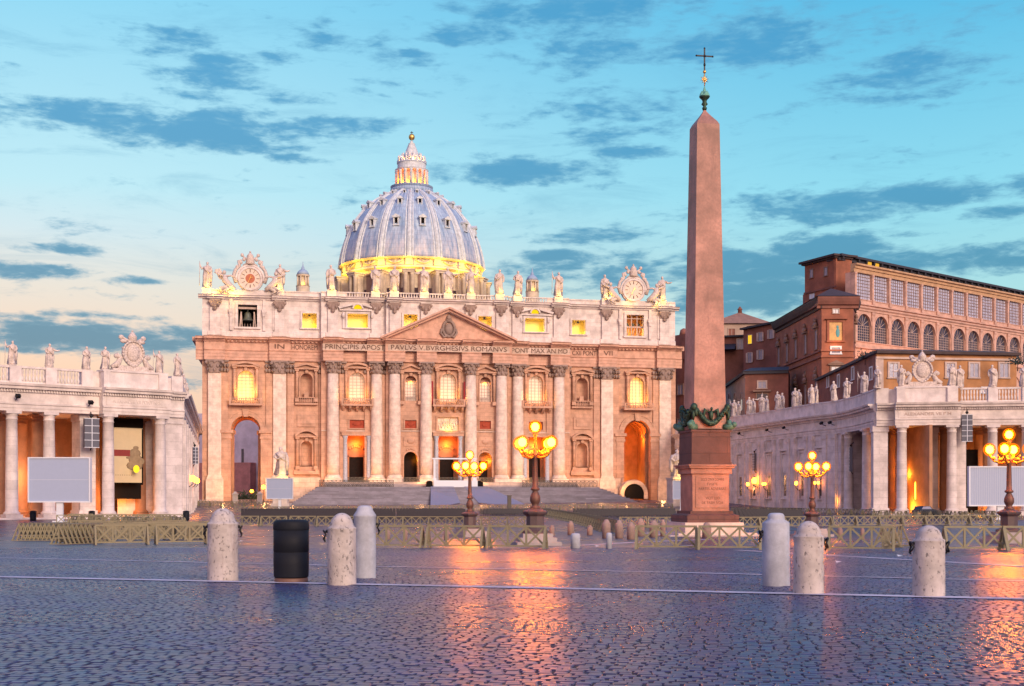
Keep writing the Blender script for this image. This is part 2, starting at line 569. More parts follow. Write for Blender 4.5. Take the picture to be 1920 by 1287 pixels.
M['bollard'] = stone('bollard_travertine', (0.50, 0.445, 0.435), scale=2.4, fine=8, stain=0.7, sscale=4.0, pits=0.8, pth=0.575, bump=0.45, stain_c=(0.22, 0.13, 0.11))
M['smallb'] = stone('small_bollard_stone', (0.30, 0.225, 0.21), scale=2, stain=0.5)
M['bollardg'] = stone('bollard_granite', (0.42, 0.44, 0.52), scale=3, fine=30, stain=0.25, var=0.2, stain_c=(0.3, 0.26, 0.26))
M['wood'] = plain('olive_painted_wood', (0.215, 0.195, 0.125), 0.7, 0, 0.25, 9)
M['bin'] = plain('black_plastic', (0.013, 0.015, 0.022), 0.6, 0, 0.2, 4)
M['binbase'] = plain('brown_plastic', (0.15, 0.075, 0.055), 0.6)
M['frame'] = plain('white_frame', (0.62, 0.66, 0.75), 0.45)
M['screen'] = plain('pale_screen_panel', (0.32, 0.39, 0.56), 0.5, 0, 0.05, 2)
M['speaker'] = plain('grey_speaker_grille', (0.10, 0.105, 0.14), 0.6)
M['skyglass'] = plain('sky_painted_loggia_glass', (0.50, 0.53, 0.78), 0.15, 0.0, 0.4, 0.9)  # reflected sky is put into the base colour of the glass
M['glass'] = plain('window_glass', (0.28, 0.29, 0.40), 0.12, 0.0, 0.35, 1.5)
M['glassd'] = plain('dark_window_glass', (0.05, 0.05, 0.08), 0.15, 0.0, 0.4, 1.0)
M['warmglass'] = plain('warm_window_pane', (0.62, 0.52, 0.46), 0.3, 0, 0.15, 1.0, emit=(1.0, 0.72, 0.48), es=0.22)  # pale base and faint emission carry the warm light reflected by the panes
M['litglass'] = plain('lit_window_pane', (0.6, 0.5, 0.35), 0.4, 0, 0.1, 1.0, emit=(1.0, 0.60, 0.10), es=0.75)
M['recess'] = plain('yellow_lit_plaster', (0.78, 0.66, 0.30), 0.8, 0, 0.12, 1.5)
M['yellow'] = glow('yellow_lit_window', (1.0, 0.62, 0.012), 1.2)
M['amber'] = glow('amber_lit_window', (1.0, 0.50, 0.05), 1.0)
M['doord'] = plain('bronze_door', (0.012, 0.008, 0.008), 0.7, 0.0, 0.5, 1.5)
M['panel'] = stone('red_marble_panel', (0.36, 0.055, 0.025), scale=1.5, stain=0.4)
M['black'] = plain('dark_interior', (0.01, 0.008, 0.008), 0.9)
M['bulb'] = glow('street_lamp_bulb', (1.0, 0.20, 0.0018), 640.0)
M['smallbulb'] = glow('wall_lamp_bulb', (1.0, 0.25, 0.010), 34.0)
M['lampbase'] = plain('dark_lamp_pedestal', (0.10, 0.07, 0.075), 0.6, 0.2, 0.3, 5)
M['post'] = plain('brown_cast_iron', (0.14, 0.07, 0.055), 0.55, 0.35, 0.3, 5)
M['armm'] = plain('gilded_iron', (0.55, 0.27, 0.05), 0.45, 0.5, 0.3)
M['chair'] = plain('grey_plastic_chair', (0.018, 0.016, 0.028), 0.6)
M['carpet'] = plain('pale_ramp_cloth', (0.20, 0.235, 0.36), 0.8)
M['banner'] = plain('cream_banner', (0.56, 0.46, 0.30), 0.8, 0, 0.12, 1.0)
M['bannerr'] = plain('maroon_print', (0.22, 0.03, 0.03), 0.8)
M['bannerf'] = plain('brown_print', (0.26, 0.19, 0.12), 0.8, 0, 0.5, 2.0)
M['curtain'] = plain('dark_red_curtain', (0.25, 0.02, 0.03), 0.8)
M['dial'] = plain('white_dial', (0.66, 0.54, 0.46), 0.5)
M['dialc'] = plain('red_dial_centre', (0.42, 0.11, 0.05), 0.5)
M['bell'] = plain('bell_bronze', (0.10, 0.115, 0.10), 0.5, 0.5)
M['car'] = plain('dark_car_paint', (0.03, 0.035, 0.05), 0.2)
M['leaf'] = plain('dark_leaves', (0.03, 0.05, 0.035), 0.8, 0, 0.5)
M['mosaic'] = plain('mosaic_panel', (0.55, 0.32, 0.12), 0.5, 0, 0.6, 1.2)

def halo_glass_mat():
    m = bpy.data.materials.new('lamp_halo_glass')
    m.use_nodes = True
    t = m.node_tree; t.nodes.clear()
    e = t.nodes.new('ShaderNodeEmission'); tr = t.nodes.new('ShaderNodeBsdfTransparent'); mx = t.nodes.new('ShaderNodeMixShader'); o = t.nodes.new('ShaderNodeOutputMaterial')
    e.inputs[0].default_value = (1.0, 0.20, 0.002, 1); e.inputs[1].default_value = 1.7; mx.inputs[0].default_value = 0.5  # orange emission of the globe's shell stands in for the halo round the bulb
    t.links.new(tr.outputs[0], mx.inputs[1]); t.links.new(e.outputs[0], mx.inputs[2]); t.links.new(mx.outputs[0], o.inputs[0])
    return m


M['shade'] = halo_glass_mat()
for k_ in ('bin', 'doord', 'black'): M[k_].node_tree.nodes['Principled BSDF'].inputs['Specular IOR Level'].default_value = 0.12


def merge_site(sub, host):
    """hang the parts of one face directly under the building they belong to"""
    h = host.root if isinstance(host, Site) else host
    inv = h.matrix_basis.inverted()
    mw = sub.root.matrix_basis.copy()
    for c in list(sub.root.children):
        mb_ = c.matrix_basis.copy()
        c.parent = h
        c.matrix_basis = inv @ mw @ mb_
    bpy.data.objects.remove(sub.root)

# ------------------------------------------------------------------ the square
def cobble_mat(name, base, bumpy=True):
    m, n, b = new_mat(name)
    tc = n.n('ShaderNodeTexCoord')
    ob = tc.outputs['Object']
    big = n.noise(ob, 0.12, 4, 0.6)
    mid = n.noise(ob, 3.4, 3, 0.6)
    fine = n.noise(ob, 60.0, 3, 0.6)
    c = tuple(base)
    col = n.mix(n.mr(big, 0.3, 0.7), tuple(x * 0.6 for x in c), tuple(x * 1.35 for x in c))
    wear = n.noise(ob, 0.9, 5, 0.65)
    col = n.mix(n.mr(wear, 0.5, 0.8, 0, 0.45), col, (0.085, 0.075, 0.085))
    col = n.mix(n.mr(mid, 0.25, 0.8), tuple(x * 0.5 for x in c), col)
    rb = n.mr(big, 0.3, 0.7, 0.25, 0.34)
    if bumpy:
        ro = n.n('ShaderNodeVectorRotate', rotation_type='Z_AXIS'); ro.inputs['Angle'].default_value = YAW + R(8)
        n.link(ob, ro.inputs['Vector'])
        br = n.n('ShaderNodeTexBrick'); n.link(ro.outputs[0], br.inputs['Vector'])
        br.inputs['Scale'].default_value = 1.0; br.inputs['Brick Width'].default_value = 0.15; br.inputs['Row Height'].default_value = 0.138
        br.inputs['Mortar Size'].default_value = 0.012; br.inputs['Mortar Smooth'].default_value = 0.6
        br.inputs['Color1'].default_value = (1, 1, 1, 1); br.inputs['Color2'].default_value = (0.7, 0.7, 0.72, 1); br.inputs['Mortar'].default_value = (0.25, 0.25, 0.25, 1)
        col = n.mix(1.0, col, br.outputs['Color'], 'MULTIPLY')
        bp = n.n('ShaderNodeBump'); bp.inputs['Strength'].default_value = 0.5; bp.inputs['Distance'].default_value = 0.02
        n.link(n.m('ADD', n.m('MULTIPLY', br.outputs['Fac'], -1.0), n.m('MULTIPLY', mid, 0.8)), bp.inputs['Height'])
        n.link(bp.outputs[0], b.inputs['Normal'])
    else:
        bp = n.n('ShaderNodeBump'); bp.inputs['Strength'].default_value = 0.25; bp.inputs['Distance'].default_value = 0.004
        n.link(fine, bp.inputs['Height']); n.link(bp.outputs[0], b.inputs['Normal'])
    n.link(col, b.inputs['Base Color'])
    n.link(rb, b.inputs['Roughness'])
    b.inputs['Specular IOR Level'].default_value = 0.22
    return m


M['cobble'] = cobble_mat('basalt_cobble', (0.060, 0.066, 0.175), False)
M['cobblef'] = cobble_mat('basalt_paving', (0.060, 0.066, 0.175), True)
M['joint'] = plain('joint_sand', (0.03, 0.03, 0.045), 0.9)
M['strip'] = stone('travertine_strip', (0.58, 0.54, 0.62), stain=0.4, fine=20)

NEAR0, NEAR1 = 4.6, 59.0
ds = [-90, -40, 0, 4, 8, 10] + list(range(14, 100, 6)) + [100, 130, 170, 210, 235, 250, 265, 280, 292, 320, 400, 700, 1500, 5000]
mb = MB()
vs = []
for d in ds:
    for xc in (-5000, -600, -200, -60, 0, 60, 200, 600, 5000):
        vs.append(tuple(CW(xc, d, G(d))))
fs = [(i * 9 + j, i * 9 + j + 1, (i + 1) * 9 + j + 1, (i + 1) * 9 + j) for i in range(len(ds) - 1) for j in range(8)]
mb.add(vs, fs)
tag(mb.build('square_paving', M['cobblef']), 'vast cobbled square dipping towards the obelisk', 'paving', kind='structure')

mb = MB()
jd = [NEAR0, 8, 10, 20, 35, 48, NEAR1]
vs = [tuple(CW(s * (0.42 * d + 8.5), d, G(d) + 0.005)) for d in jd for s in (-1, 1)]
mb.add(vs, [(2 * i, 2 * i + 1, 2 * i + 3, 2 * i + 2) for i in range(len(jd) - 1)])
tag(mb.build('paving_joints', M['joint']), 'dark sand bed between the nearest cobbles', 'paving bed', kind='structure')


def cobbles():
    rng = np.random.default_rng(3)
    sp = 0.138
    th = R(-8)
    ct, s_t = math.cos(th), math.sin(th)
    n = 700
    j, i = np.meshgrid(np.arange(-90, 570), np.arange(-340, 340), indexing='ij')
    uu = (i + rng.random((i.shape[0], 1)) + rng.normal(0, 0.07, i.shape) + 0.12 * np.sin(j * 0.37)) * sp * 1.08
    vv = (j + rng.normal(0, 0.05, i.shape) + 0.6 * np.sin(i * 0.021 + 1.0)) * sp
    xc = (uu * ct - vv * s_t).ravel(); d = (uu * s_t + vv * ct).ravel()
    ok = (d > NEAR0 + 0.2) & (d < NEAR1 - 0.3) & (np.abs(xc) < 0.42 * d + 8.6)
    xc, d = xc[ok], d[ok]
    k = len(xc)
    hx = sp * 1.08 * 0.5 - 0.006 - rng.random(k) * 0.009
    hy = sp * 0.5 - 0.006 - rng.random(k) * 0.009
    z = np.where(d < 10, 0, -1.65 * (d - 10) / 90) + 0.012 + rng.normal(0, 0.0022, k)
    tx = rng.normal(0, 0.013, k); ty = rng.normal(0, 0.015, k)
    rotj = rng.normal(0, 0.06, k) + th
    V = np.zeros((k, 12, 3))
    sgn = [(-1, -1), (1, -1), (1, 1), (-1, 1)]
    for r, (sc, dz) in enumerate(((1.0, -0.03), (0.97, 0.0), (0.82, 0.005))):
        for q, (a, b) in enumerate(sgn):
            jit = rng.normal(0, 0.004, (2, k)) if r else np.zeros((2, k))
            px = a * hx * sc + jit[0]; py = b * hy * sc + jit[1]
            X = px * np.cos(rotj) - py * np.sin(rotj); Y = px * np.sin(rotj) + py * np.cos(rotj)
            V[:, r * 4 + q, 0] = xc + X; V[:, r * 4 + q, 1] = d + Y
            V[:, r * 4 + q, 2] = z + dz + (px * tx + py * ty if r else 0)
    cy, sy = math.cos(YAW), math.sin(YAW)
    WX = V[..., 0] * cy + V[..., 1] * sy; WY = -V[..., 0] * sy + V[..., 1] * cy
    co = np.stack([WX, WY, V[..., 2]], -1).reshape(-1, 3).astype(np.float32)
    fb = []
    for r in (0, 4):
        for q in range(4):
            p = (q + 1) % 4
            fb.append((r + q, r + p, r + 4 + p, r + 4 + q))
    fb.append((8, 9, 10, 11))
    fb = np.array(fb)
    F = (fb[None] + (np.arange(k) * 12)[:, None, None]).reshape(-1, 4)
    me = bpy.data.meshes.new('cobblestones')
    me.vertices.add(len(co)); me.vertices.foreach_set('co', co.ravel())
    me.loops.add(F.size); me.loops.foreach_set('vertex_index', F.ravel().astype(np.int32))
    me.polygons.add(len(F)); me.polygons.foreach_set('loop_start', np.arange(0, F.size, 4, dtype=np.int32))
    me.update(calc_edges=True)
    me.polygons.foreach_set('use_smooth', np.zeros(len(F), dtype=bool))
    o = bpy.data.objects.new('cobblestones', me)
    me.materials.append(M['cobble'])
    COL.objects.link(o)
    tag(o, 'worn blue grey basalt cobblestones covering the near square', 'cobblestones', kind='stuff')


cobbles()


def strip(name, label, pts, w, lift=0.031):
    """pale travertine band laid in the paving through points (photo px on the ground)"""
    mb = MB()
    ps = [gp(*p) for p in pts]
    vs = []
    out = []
    for a, b in zip(ps[:-1], ps[1:]):
        for t in np.linspace(0, 1, 13)[:-1]: out.append(a.lerp(b, float(t)))
    out.append(ps[-1])
    for i, p in enumerate(out):
        t = (out[min(i + 1, len(out) - 1)] - out[max(0, i - 1)]); t.z = 0; t.normalize()
        nrm = Vector((-t.y, t.x, 0)) * w / 2
        for sg in (-1, 1):
            q = p + nrm * sg
            vs.append((q.x, q.y, G(depth(q.x, q.y)) + lift))
    n = len(out)
    mb.add(vs, [(2 * i, 2 * i + 2, 2 * i + 3, 2 * i + 1) for i in range(n - 1)])
    top = len(mb.f)
    tag(mb.build(name, M['strip']), label, 'paving band', kind='structure')


strip('paving_band', 'widest pale travertine band crossing the near cobbles', [(-160, 1080.5), (0, 1084), (960, 1104), (1920, 1126), (2100, 1130)], 0.48)
strip('paving_band', 'thin pale band behind the near bollards', [(-120, 1045), (613, 1062), (1280, 1076), (1920, 1092), (2080, 1096)], 0.30)
strip('paving_band', 'faint pale band nearest to the barriers on the left', [(-60, 1030.5), (640, 1034)], 0.4, 0.012)
strip('paving_band', 'pale band slanting across the cobbles by the right bollard', [(1380, 1033), (1547, 1042.5), (1920, 1064), (2060, 1073)], 0.45)
strip('paving_band', 'pale band crossing the gap between the barriers', [(1035, 1027), (1190, 1026), (1300, 1024)], 0.6, 0.012)
strip('paving_band', 'pale band curving towards the obelisk plinth', [(1090, 1023), (1200, 1017), (1330, 1012)], 0.6, 0.012)

# ------------------------------------------------------------------ basilica
BC, BF = 38.0, 294.8
BL = thing('basilica', 'huge domed basilica with columned travertine front glowing at dawn', 'basilica', (BC, BF, 0))
ZB = 4.5            # church floor
EXT = 56.0          # half width


def yf(u):
    a = abs(u)
    return -2.4 if a < 14.4 else (-1.2 if a < 29.3 else 0.0)


BIG = {-21.1: 1, 21.1: 1, 0.0: 1}
ops = {}
zones = [(-EXT, -29.3, 0.0), (-29.3, -14.4, -1.2), (-14.4, 14.4, -2.4), (14.4, 29.3, -1.2), (29.3, EXT, 0.0)]
openings = []
for s in (-1, 1):
    openings += [(s * 46.3 - 3.3, s * 46.3 + 3.3, -3.0, 19.7, True), (s * 46.3 - 1.75, s * 46.3 + 1.75, 23.3, 30.0, True),
                 (s * 32.6 - 1.4, s * 32.6 + 1.4, 23.9, 29.6, True), (s * 32.6 - 1.3, s * 32.6 + 1.3, 8.3, 14.0, True),
                 (s * 21.1 - 1.75, s * 21.1 + 1.75, 23.4, 29.9, True), (s * 21.1 - 1.7, s * 21.1 + 1.7, 17.0, 18.9, False),
                 (s * 21.1 - 2.35, s * 21.1 + 2.35, ZB, 15.2, False),
                 (s * 8.75 - 1.3, s * 8.75 + 1.3, 23.4, 29.2, True), (s * 8.75 - 1.35, s * 8.75 + 1.35, 17.0, 18.9, False),
                 (s * 8.75 - 1.6, s * 8.75 + 1.6, ZB, 11.6, True)]
openings += [(-1.85, 1.85, 23.4, 29.9, True), (-2.45, 2.45, ZB, 15.2, False), (-2.5, 2.5, 16.6, 19.7, False)]
mb = MB()
for (a, b, y) in zones:
    mb.wall(a, b, -3.0, 32.3, y, y + 1.6, [o for o in openings if a < (o[0] + o[1]) / 2 < b])
for s in (-1, 1):
    mb.box(s * EXT, s * (EXT - 1.5), 1.6, 12.0, -3, 32.3)
mb.box(-30, 30, 12.01, 130, -3, 45.5)
# church body behind the front
mb.box(-EXT + 12.7, EXT - 12.7, 10.5, 12.0, ZB - 3, 30.0)
mb.box(-EXT + 1.6, EXT - 1.6, 1.65, 12.0, 30.05, 32.2)
# ceiling and floor of the porch
mb.box(-42.3, 42.3, 1.65, 10.4, 20.2, 20.8)
mb.box(-42.3, 42.3, 1.65, 10.4, ZB - 3, ZB - 0.01)
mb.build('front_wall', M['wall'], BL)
# side passages behind the great end arches
for s in (-1, 1):
    u = s * 46.3
    mb = MB()
    for t in (-1, 1): mb.box(u + t * 3.32, u + t * 4.2, 1.65, 11.5, -3, 20.3)
    mb.arc_band(u, 16.4, 3.32, 4.1, 1.65, 11.5)
    for y in (1.8, 6.0, 10.6): mb.arc_band(u, 16.4, 2.95, 3.3, y, y + 0.7)
    for t in (-1, 1):
        mb.box(u + t * 3.3, u + t * 2.7, 2.2, 4.2, -3, 15.6); mb.box(u + t * 3.3, u + t * 2.4, 2.0, 4.5, 15.6, 16.4)
    if s > 0: mb.box(46.3 - 4.2, 46.3 + 4.2, 11.6, 12.2, -3, 21)
    mb.build('end_passage', M['inner'], BL)
# impost and frames of the end arches
for s in (-1, 1):
    u = s * 46.3
    mb = MB()
    for t in (-1, 1):
        c = u + t * 4.3
        mb.box(c - 0.95, c + 0.95, -0.45, 0.0, -3, 14.4)
        mb.box(c - 1.15, c + 1.25, -0.6, 0.0, 14.4, 14.9); mb.box(c - 1.0, c + 1.1, -0.5, 0, 14.9, 15.7)
        mb.box(c - 1.35, c + 1.5, -0.85, 0.0, 15.7, 16.4)
    mb.arc_band(u, 16.4, 3.3, 4.3, -0.3, -0.003, n=20)
    mb.arc_band(u, 16.4, 4.32, 4.6, -0.42, -0.003, n=20)
    mb.frustum(u, -0.35, 19.4, 21.2, 0.5, 0.35, 0.8, 0.35)
    mb.build('arch_surround', M['wall'], BL)


def corinthian(mb, cx, cy, r, z0, z1, sq=False):
    h = z1 - z0
    if sq: mb.frustum(cx, cy, z0, z1 - h * 0.15, r, r * 0.55, r * 1.12, r * 0.66)
    else: mb.lathe([(r * 0.9, z0), (r * 1.05, z0 + h * 0.03), (r * 0.92, z0 + h * 0.08), (r * 0.95, z0 + h * 0.5), (r * 1.25, z0 + h * 0.86)], cx, cy, 14)
    rr = r * 1.42
    mb.box(cx - rr, cx + rr, cy - (rr if not sq else r * 0.8), cy + rr * 0.6, z1 - h * 0.14, z1)
    for row, (za, n, out) in enumerate(((0.08, 8, 1.0), (0.38, 8, 1.06), (0.70, 8, 1.28))):
        for i in range(n):
            a = 2 * PI * (i + 0.5 * (row % 2)) / n
            if math.sin(a) > 0.55: continue
            if sq:
                x = cx + r * 1.0 * max(-1, min(1, math.cos(a) * 1.35)); y = cy - r * 0.62
            else:
                x = cx + r * out * math.cos(a); y = cy + r * out * math.sin(a)
            mb.ell(x, y, z0 + h * (za + 0.13), r * 0.27, r * 0.24, h * 0.16, 6, 4)
    for sx in (-1, 1): mb.ell(cx + sx * rr * 0.92, cy - r * (0.95 if not sq else 0.75), z1 - h * 0.24, r * 0.3, r * 0.3, h * 0.13, 6, 4)


COLU = [26.6, 16.6, 12.5, 5.25]
SPOTS = []
for u in COLU:
    for s in (-1, 1): SPOTS.append((s * u, 'c'))
for u in (38.7, 53.2):
    for s in (-1, 1): SPOTS.append((s * u, 'p'))
for (u, k) in sorted(SPOTS):
    y0 = yf(u)
    mb = MB()
    if k == 'c':
        cy = y0 - 0.75
        mb.lathe([(1.42, 6.2), (1.42, 9), (1.38, 16), (1.3, 23), (1.2, 29.4)], u, cy, 24)
        mb.lathe([(1.8, 5.3), (1.86, 5.5), (1.78, 5.75), (1.55, 5.85), (1.62, 6.05), (1.45, 6.2)], u, cy, 24)
        mb.box(u - 1.95, u + 1.95, cy - 1.95, y0 + 0.02, 3.0, 5.3)
        o = mb.build('column', M['column'], BL)
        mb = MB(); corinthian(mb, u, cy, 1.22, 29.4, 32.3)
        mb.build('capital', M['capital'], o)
    else:
        w = 1.45
        mb.box(u - w, u + w, y0 - 0.75, y0 - 0.002, 6.0, 29.4)
        mb.box(u - w - 0.5, u + w + 0.5, y0 - 1.2, y0 - 0.002, -3.0, 5.2)
        mb.box(u - w - 0.3, u + w + 0.3, y0 - 1.0, y0 - 0.002, 5.2, 5.6)
        mb.box(u - w - 0.15, u + w + 0.15, y0 - 0.9, y0 - 0.002, 5.6, 6.0)
        o = mb.build('pilaster', M['column'], BL)
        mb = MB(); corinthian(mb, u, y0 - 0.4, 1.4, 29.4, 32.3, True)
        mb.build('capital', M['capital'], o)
# half pilasters in the recesses beside the columns
for s in (-1, 1):
    for u, y in ((29.0, 0.0), (36.2, 0.0), (24.4, -1.2), (18.6, -1.2), (14.6, -1.2), (41.0, 0), (51.0, 0)):
        w = 0.75
        mb = MB(); mc = MB()
        yy = y if u != 14.6 else -1.2
        mb.box(s * u - w, s * u + w, yy - 0.35, yy - 0.003, 5.6, 29.4)
        mb.box(s * u - w - 0.15, s * u + w + 0.15, yy - 0.5, yy - 0.003, 3.0, 5.6)
        mc.box(s * u - w - 0.2, s * u + w + 0.2, yy - 0.55, yy - 0.003, 31.9, 32.29)
        for i in range(3):
            for q in (0, 1): mc.ell(s * u + (i - 1) * w * 0.9, yy - 0.45, 30.0 + q * 1.1, 0.36, 0.3, 0.5, 6, 4)
        rp_ = mb.build('recessed_pilaster', M['wall'], BL)
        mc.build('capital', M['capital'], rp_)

# entablature with breaks over the columns
PROF = [(0, 32.3), (-0.55, 32.3), (-0.55, 33.0), (-0.65, 33.0), (-0.65, 33.7), (-0.75, 33.7), (-0.75, 34.3), (-0.95, 34.5), (-0.6, 34.55), (-0.6, 36.3),
        (-0.85, 36.4), (-0.85, 36.6), (-1.35, 36.7), (-1.35, 36.95), (-2.05, 37.0), (-2.05, 37.3), (-2.3, 37.5), (0, 37.5)]
mb = MB()
for (a, b, y) in zones:
    mb.profile([(py + y, pz) for py, pz in PROF], a - (0.0 if abs(a) < EXT else 1.4), b + (0.0 if abs(b) < EXT else 1.4))
for (u, k) in SPOTS:
    y0 = yf(u)
    ex = 0.85 if k == 'p' else 1.5
    w = 2.3
    mb.profile([(py - ex + y0, pz - 0.004 if pz == 37.5 else pz + (0.004 if pz == 32.3 else 0)) for py, pz in PROF], u - w, u + w)
n = int(2 * EXT / 0.9)
for i in range(n):
    u = -EXT + 0.9 * (i + 0.5)
    mb.box(u - 0.22, u + 0.22, yf(u) - 1.3, yf(u) - 0.8, 36.42, 36.69)
for s in (-1, 1):
    mb.box(s * (EXT + 0.003), s * (EXT + 0.8), 0.01, 12, 32.3, 36.6); mb.box(s * (EXT + 0.003), s * (EXT + 2.2), 0.01, 12, 36.6, 37.5)
ent = mb.build('entablature', M['entab'], BL)


def text(body, size, parent, loc, mat, name='inscription', width=None, ext=0.05, rz=0.0, rx=PI / 2):
    cu = bpy.data.curves.new('tmp', 'FONT')
    cu.body = body; cu.size = size; cu.extrude = ext; cu.align_x = 'CENTER'; cu.align_y = 'CENTER'
    to = bpy.data.objects.new('tmp', cu)
    COL.objects.link(to)
    dg = bpy.context.evaluated_depsgraph_get(); dg.update()
    me = bpy.data.meshes.new_from_object(to.evaluated_get(dg))
    bpy.data.objects.remove(to); bpy.data.curves.remove(cu)
    if width:
        xs = [v.co.x for v in me.vertices]
        k = width / (max(xs) - min(xs))
        mid = (max(xs) + min(xs)) / 2
        for v in me.vertices: v.co.x = (v.co.x - mid) * k
    me.materials.clear(); me.materials.append(mat)
    o = bpy.data.objects.new(name, me)
    o.location = loc; o.rotation_euler = (rx, 0, rz)
    COL.objects.link(o)
    o.parent = parent
    return o


yo = lambda u: yf(u) - 0.64
for body, uc, wd, y in (("IN", -38.7, 2.3, -0.64 - 0.85), ("HONOREM", -32.7, 7.2, -0.64), ("PRINCIPIS APOST", -21.3, 13.6, -1.2 - 0.64 - 0.3), ("PAVLVS V BVRGHESIVS ROMANVS", 0.1, 26.0, -2.4 - 0.64 - 1.2),
                        ("PONT MAX AN MD", 21.3, 13.2, -1.2 - 0.64 - 0.3), ("CXII PONT", 32.6, 7.6, -0.64), ("VII", 38.7, 2.4, -0.64 - 0.85)):
    pass
# lettering is cut into a slightly raised frieze panel that runs flush with the breaks
mb = MB()
mb.box(-14.2, 14.2, -2.4 - 2.14, -2.4 - 0.5, 34.7, 36.2)
for s in (-1, 1):
    mb.box(s * 14.45, s * 29.0, -1.2 - 2.14, -1.2 - 0.5, 34.7, 36.2)
fp = mb.build('frieze_panel', M['plinth'], ent)
SZ = 1.55
for body, uc, wd, y in (("IN", -38.7, 2.2, -1.46), ("HONOREM", -33.05, 5.9, -0.62), ("PRINCIPIS APOST", -21.6, 13.6, -3.35), ("PAVLVS V BVRGHESIVS ROMANVS", 0.0, 27.0, -4.55),
                        ("PONT MAX AN MD", 21.6, 13.4, -3.35), ("CXII PONT", 33.05, 5.9, -0.62), ("VII", 38.7, 2.2, -1.46)):
    text(body, SZ, ent, (uc, y, 35.45), M['letter'], width=wd)

# pediment
ped = MB()
ya = -2.4 - 1.0
ped.prism([(-14.6, 37.5), (0, 44.0), (14.6, 37.5)][::-1], ya, ya + 2.6)
po = ped.build('pediment', M['entab'], BL)
mb = MB()
for s in (-1, 1):
    for (o1, th, dy) in ((0.0, 0.55, 1.35), (0.55, 0.45, 2.0)):
        a = math.atan2(6.5, 14.6)
        n_ = (-math.sin(a) * s * -1, math.cos(a))
        p0 = (s * (15.9), 37.5 + o1 * 0.9 - 0.55); p1 = (0, 44.55 + o1 - 0.5)
        q = [p0, p1, (p1[0], p1[1] + th), (p0[0], p0[1] + th)]
        if s > 0: q = q[::-1]
        mb.prism(q[::-1], ya - dy, ya - 0.003)
mb.build('raking_cornice', M['entab'], po)
mb = MB()
for i in range(26):
    a = 2 * PI * i / 26
    mb.ell(1.35 * math.cos(a), ya - 0.2, 40.2 + 1.8 * math.sin(a), 0.4, 0.35, 0.4, 6, 4)
mb.ell(0, ya - 0.15, 40.1, 1.0, 0.5, 1.35, 12, 8)
mb.ell(0, ya - 0.25, 42.2, 0.8, 0.45, 0.6, 8, 6); mb.lathe([(0.5, 42.3), (0.62, 42.7), (0.4, 43.2), (0.1, 43.5)], 0, ya - 0.3, 8)
for s in (-1, 1): mb.tube([(s * 0.2, ya - 0.3, 38.6), (s * 1.2, ya - 0.35, 38.2), (s * 1.9, ya - 0.3, 39.2), (s * 1.6, ya - 0.3, 40.2)], 0.28, 6)
mb.build('coat_of_arms', M['capital'], po)

# attic
za0, za1 = 37.5, 46.3
aop = []
for s in (-1, 1):
    aop += [(s * 45.9 - 2.15, s * 45.9 + 2.15, 40.0, 45.1, False), (s * 31.9 - 1.65, s * 31.9 + 1.65, 40.1, 43.5, False),
            (s * 20.9 - 2.35, s * 20.9 + 2.35, 40.3, 43.5, False), (s * 8.75 - 1.6, s * 8.75 + 1.6, 40.1, 43.5, False)]
mb = MB()
for (a, b, y) in zones:
    mb.wall(a, b, za0, za1, y + 0.4, y + 1.9, [o for o in aop if a < (o[0] + o[1]) / 2 < b])
for s in (-1, 1): mb.box(s * EXT, s * (EXT - 1.4), 1.95, 12, za0, za1)
att = mb.build('attic_storey', M['attic'], BL)
mb = MB()
AP = [(0.4, 46.3), (0.1, 46.3), (0.0, 46.6), (-0.5, 46.75), (-0.5, 47.0), (-0.75, 47.2), (0.4, 47.2)]
for (a, b, y) in zones:
    mb.profile([(p + y, z) for p, z in AP], a - (0.9 if abs(a) >= EXT else 0), b + (0.9 if abs(b) >= EXT else 0))
BP = [(0.4, 37.5), (-0.1, 37.5), (-0.1, 38.8), (0.2, 39.0), (0.4, 39.0)]
for (a, b, y) in zones: mb.profile([(p + y, z) for p, z in BP], a, b)
for (u, k) in SPOTS:
    if abs(u) < 6: continue
    mb.profile([(p + yf(u) - 0.55, z - (0.003 if z == 47.2 else 0)) for p, z in AP], u - 1.75, u + 1.75)
mb.build('attic_cornice', M['attic'], att)
for (u, k) in SPOTS:
    y = yf(u) + 0.4
    mb = MB()
    lo = 39.0
    if abs(u) < 14: lo = 44.55 - abs(u) * 0.445 + 0.2
    mb.box(u - 1.15, u + 1.15, y - 0.5, y - 0.003, lo, 46.29)
    mb.box(u - 1.6, u + 1.6, y - 0.75, y - 0.01, 38.0, 39.0) if abs(u) > 14 else None
    o = mb.build('attic_pilaster', M['attic'], att)
    mb = MB()
    mb.frustum(u, y - 0.55, 44.4, 46.0, 0.95, 0.3, 1.25, 0.45)
    for i in range(3): mb.ell(u + (i - 1) * 0.75, y - 0.85, 45.0 - 0.5 * (i == 1), 0.4, 0.3, 0.55, 6, 4)
    for sx in (-1, 1): mb.ell(u + sx * 1.15, y - 0.8, 45.5, 0.42, 0.35, 0.42, 6, 4)
    mb.ell(u, y - 0.85, 44.0, 0.5, 0.25, 0.5, 6, 4)
    mb.build('carved_bracket', M['capital'], o)


def frame_box(mb, u, z0, z1, hw, y, t=0.45, d=0.3, sill=True):
    mb.box(u - hw - t, u - hw, y - d, y - 0.003, z0, z1 + t); mb.box(u + hw, u + hw + t, y - d, y - 0.003, z0, z1 + t)
    mb.box(u - hw, u + hw, y - d, y - 0.003, z1, z1 + t)
    if sill: mb.box(u - hw - t * 1.3, u + hw + t * 1.3, y - d * 1.5, y - 0.003, z0 - t * 0.7, z0)


